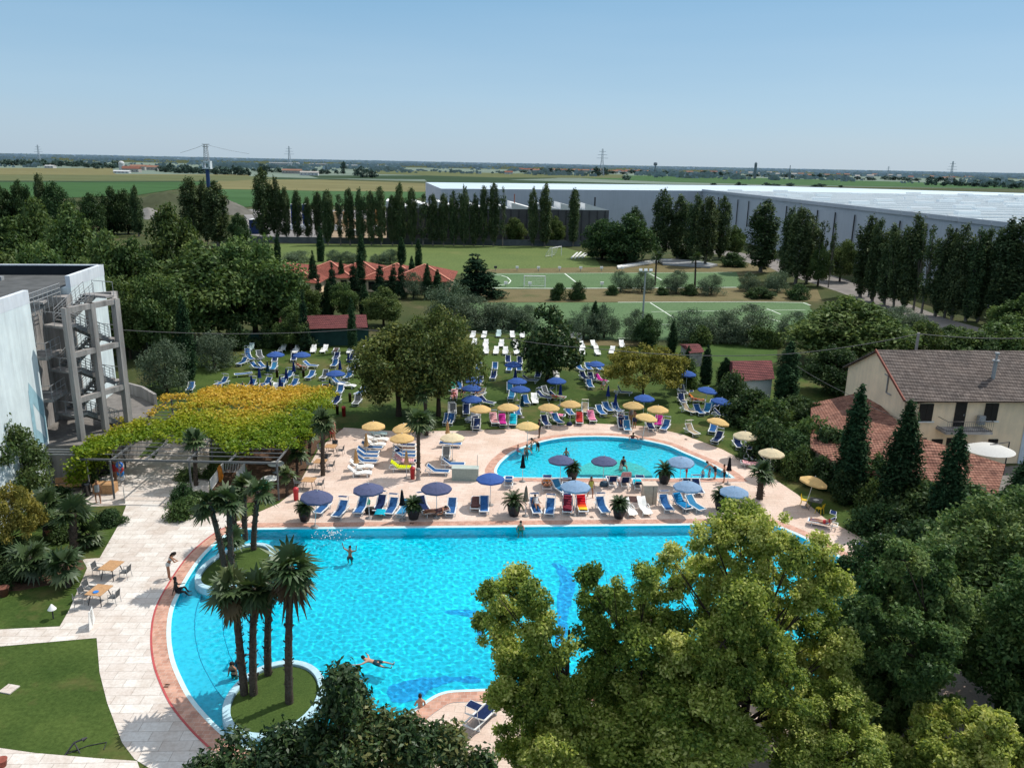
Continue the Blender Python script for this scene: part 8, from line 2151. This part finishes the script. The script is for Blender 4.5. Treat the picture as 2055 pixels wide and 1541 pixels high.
run('far tree round the orange farmhouse', 'trees round the orange farmhouse', 505, 700, 345, 350, 12, 10, 14, 4)
run('far tree along the far red terrace', 'trees along the red terrace', 1040, 1380, 346, 352, 20, 8, 13, 5)
run('far tree in the town belt above the white roof', 'town belt above the white roof', 1400, 2055, 353, 369, 36, 9, 16, 6)
run('tree of the dark grove at the right above the white roof', 'dark grove above the white roof', 1860, 2055, 372, 379, 16, 12, 16, 7)
fartree('dark pointed lone tree in the middle of the far plain', 690, 341, 323, 12, None); fartree('broad lone tree beside the far barns above the poplars', 728, 357, 333, 28, None); fartree('wide bush-like tree right of the broad lone tree', 745, 357, 340, 24, None)
fartree('lone round tree in the green field beyond the warehouse roof', 1257, 362, 350, 18, None); fartree('dark tree beside the tall far pylon', 1196, 354, 334, 18, None); fartree('second dark tree under the tall far pylon', 1212, 352, 335, 18, None)
run('bush in the green field just beyond the white roof', 'bushes beyond the white roof', 1425, 1700, 374, 377, 9, 8, 16, 8)
fartree('round dark tree at the end of the far belt by the poplar tops', 530, 352, 328, 26, None)
# far woods: one mass of canopy out to the skyline
rnd = np.random.default_rng(9)
Q, T = [], []
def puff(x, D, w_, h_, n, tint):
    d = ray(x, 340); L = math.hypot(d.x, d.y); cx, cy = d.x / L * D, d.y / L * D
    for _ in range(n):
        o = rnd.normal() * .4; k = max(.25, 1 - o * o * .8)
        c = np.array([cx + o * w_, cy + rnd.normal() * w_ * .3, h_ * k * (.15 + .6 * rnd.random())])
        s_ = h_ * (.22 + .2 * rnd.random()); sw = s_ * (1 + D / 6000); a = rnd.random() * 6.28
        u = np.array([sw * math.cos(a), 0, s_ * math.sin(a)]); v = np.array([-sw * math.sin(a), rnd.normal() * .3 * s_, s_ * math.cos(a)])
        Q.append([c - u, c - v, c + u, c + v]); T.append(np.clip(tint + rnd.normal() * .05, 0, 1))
for i in range(1900):
    x = -150 + 2400 * rnd.random(); D = 1700 + 4300 * rnd.random() ** 1.1
    cl_ = math.sin(x * .021 + D * .002) + math.sin(x * .0071 - D * .0011)
    if cl_ < .2 and rnd.random() < .88: continue
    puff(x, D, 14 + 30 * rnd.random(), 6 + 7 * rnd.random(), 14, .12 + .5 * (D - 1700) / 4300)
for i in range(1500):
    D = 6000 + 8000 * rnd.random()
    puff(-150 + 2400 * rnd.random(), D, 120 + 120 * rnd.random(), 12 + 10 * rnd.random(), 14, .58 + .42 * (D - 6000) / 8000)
LM['hazy'] = leafmat('hazy_woods', (.11, .16, .165), (.32, .43, .52), (.56, .70, .86), 0.12, 0.0, 0.0)  # haze painted into the leaf colour, paler and bluer with distance
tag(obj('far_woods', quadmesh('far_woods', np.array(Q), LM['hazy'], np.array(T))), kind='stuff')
# ------------------------------------------------------------------ camera, sky, sun
cam = bpy.data.cameras.new('camera')
cam.sensor_fit = 'HORIZONTAL'; cam.sensor_width = 36.0; cam.lens = 36.0 * FPX / IW
cam.clip_start = 0.5; cam.clip_end = 60000
co = link(bpy.data.objects.new('camera', cam))
mm = Matrix((RT, UP, -FW)).transposed().to_4x4(); mm.translation = Vector((0, 0, CAMH))
co.matrix_world = mm
scene.camera = co
SEL, SAZ = R(54), R(55)
w = bpy.data.worlds.new('World'); scene.world = w; w.use_nodes = True
nt = w.node_tree; nt.nodes.clear()
sky = nt.nodes.new('ShaderNodeTexSky'); sky.sky_type = 'NISHITA'; sky.sun_disc = False
sky.sun_elevation = SEL; sky.sun_rotation = SAZ; sky.altitude = 30; sky.air_density = 1.0; sky.dust_density = 0.7; sky.ozone_density = 4.0
bg = nt.nodes.new('ShaderNodeBackground'); bg.inputs['Strength'].default_value = 0.12
ow = nt.nodes.new('ShaderNodeOutputWorld')
nt.links.new(sky.outputs[0], bg.inputs[0])
tc = nt.nodes.new('ShaderNodeTexCoord'); sx = nt.nodes.new('ShaderNodeSeparateXYZ'); nt.links.new(tc.outputs['Generated'], sx.inputs[0])
rp = nt.nodes.new('ShaderNodeValToRGB'); nt.links.new(sx.outputs[2], rp.inputs[0])
for e_, (p_, c_) in zip([rp.color_ramp.elements[0], rp.color_ramp.elements[1], rp.color_ramp.elements.new(.07), rp.color_ramp.elements.new(.2)], [(0, (.47, .61, .745)), (1, (.40, .52, .74)), (.07, (.40, .595, .775)), (.2, (.235, .47, .70))]):
    e_.position = p_; e_.color = rgba(c_)
hz = nt.nodes.new('ShaderNodeBackground'); hz.inputs['Strength'].default_value = 1.0
ns = nt.nodes.new('ShaderNodeTexNoise'); ns.inputs['Scale'].default_value = 3.0; ns.inputs['Detail'].default_value = 5; mp = nt.nodes.new('ShaderNodeMapping'); mp.inputs['Scale'].default_value = (1, 1, 9)
nt.links.new(tc.outputs['Generated'], mp.inputs[0]); nt.links.new(mp.outputs[0], ns.inputs[0])
ma = nt.nodes.new('ShaderNodeMath'); ma.operation = 'MULTIPLY_ADD'; ma.inputs[1].default_value = -.05; nt.links.new(ns.outputs[0], ma.inputs[0]); nt.links.new(sx.outputs[2], ma.inputs[2])
m3 = nt.nodes.new('ShaderNodeMath'); m3.operation = 'ADD'; m3.inputs[1].default_value = .025; nt.links.new(ma.outputs[0], m3.inputs[0]); nt.links.new(m3.outputs[0], rp.inputs[0])
nt.links.new(rp.outputs[0], hz.inputs[0])
mx = nt.nodes.new('ShaderNodeMixShader'); mx.inputs[0].default_value = 0.8
nt.links.new(bg.outputs[0], mx.inputs[1]); nt.links.new(hz.outputs[0], mx.inputs[2]); nt.links.new(mx.outputs[0], ow.inputs[0])
sl = bpy.data.lights.new('sun', 'SUN'); sl.energy = 4.3; sl.angle = R(0.5); sl.color = (1.0, 0.95, 0.86)
so = link(bpy.data.objects.new('sun', sl))
d = Vector((math.sin(SAZ) * math.cos(SEL), math.cos(SAZ) * math.cos(SEL), math.sin(SEL)))
so.rotation_euler = d.to_track_quat('Z', 'Y').to_euler(); so.location = d * 100
scene.view_settings.view_transform = 'Standard'; scene.view_settings.look = 'None'; scene.view_settings.exposure = 0; scene.view_settings.gamma = 1
scene.cycles.use_denoising = True
scene.cycles.max_bounces = 6; scene.cycles.diffuse_bounces = 3; scene.cycles.glossy_bounces = 3; scene.cycles.transmission_bounces = 4; scene.cycles.transparent_max_bounces = 10
scene.cycles.use_adaptive_sampling = True
scene.cycles.adaptive_threshold = 0.02

sl.cycles.is_caustics_light = True
for o in scene.objects:
    if o.type == 'MESH' and re.match(r'(small_)?pool_(floor|step|inlay|shelf|basin)|step_edge', o.name): o.cycles.is_caustics_receiver = True
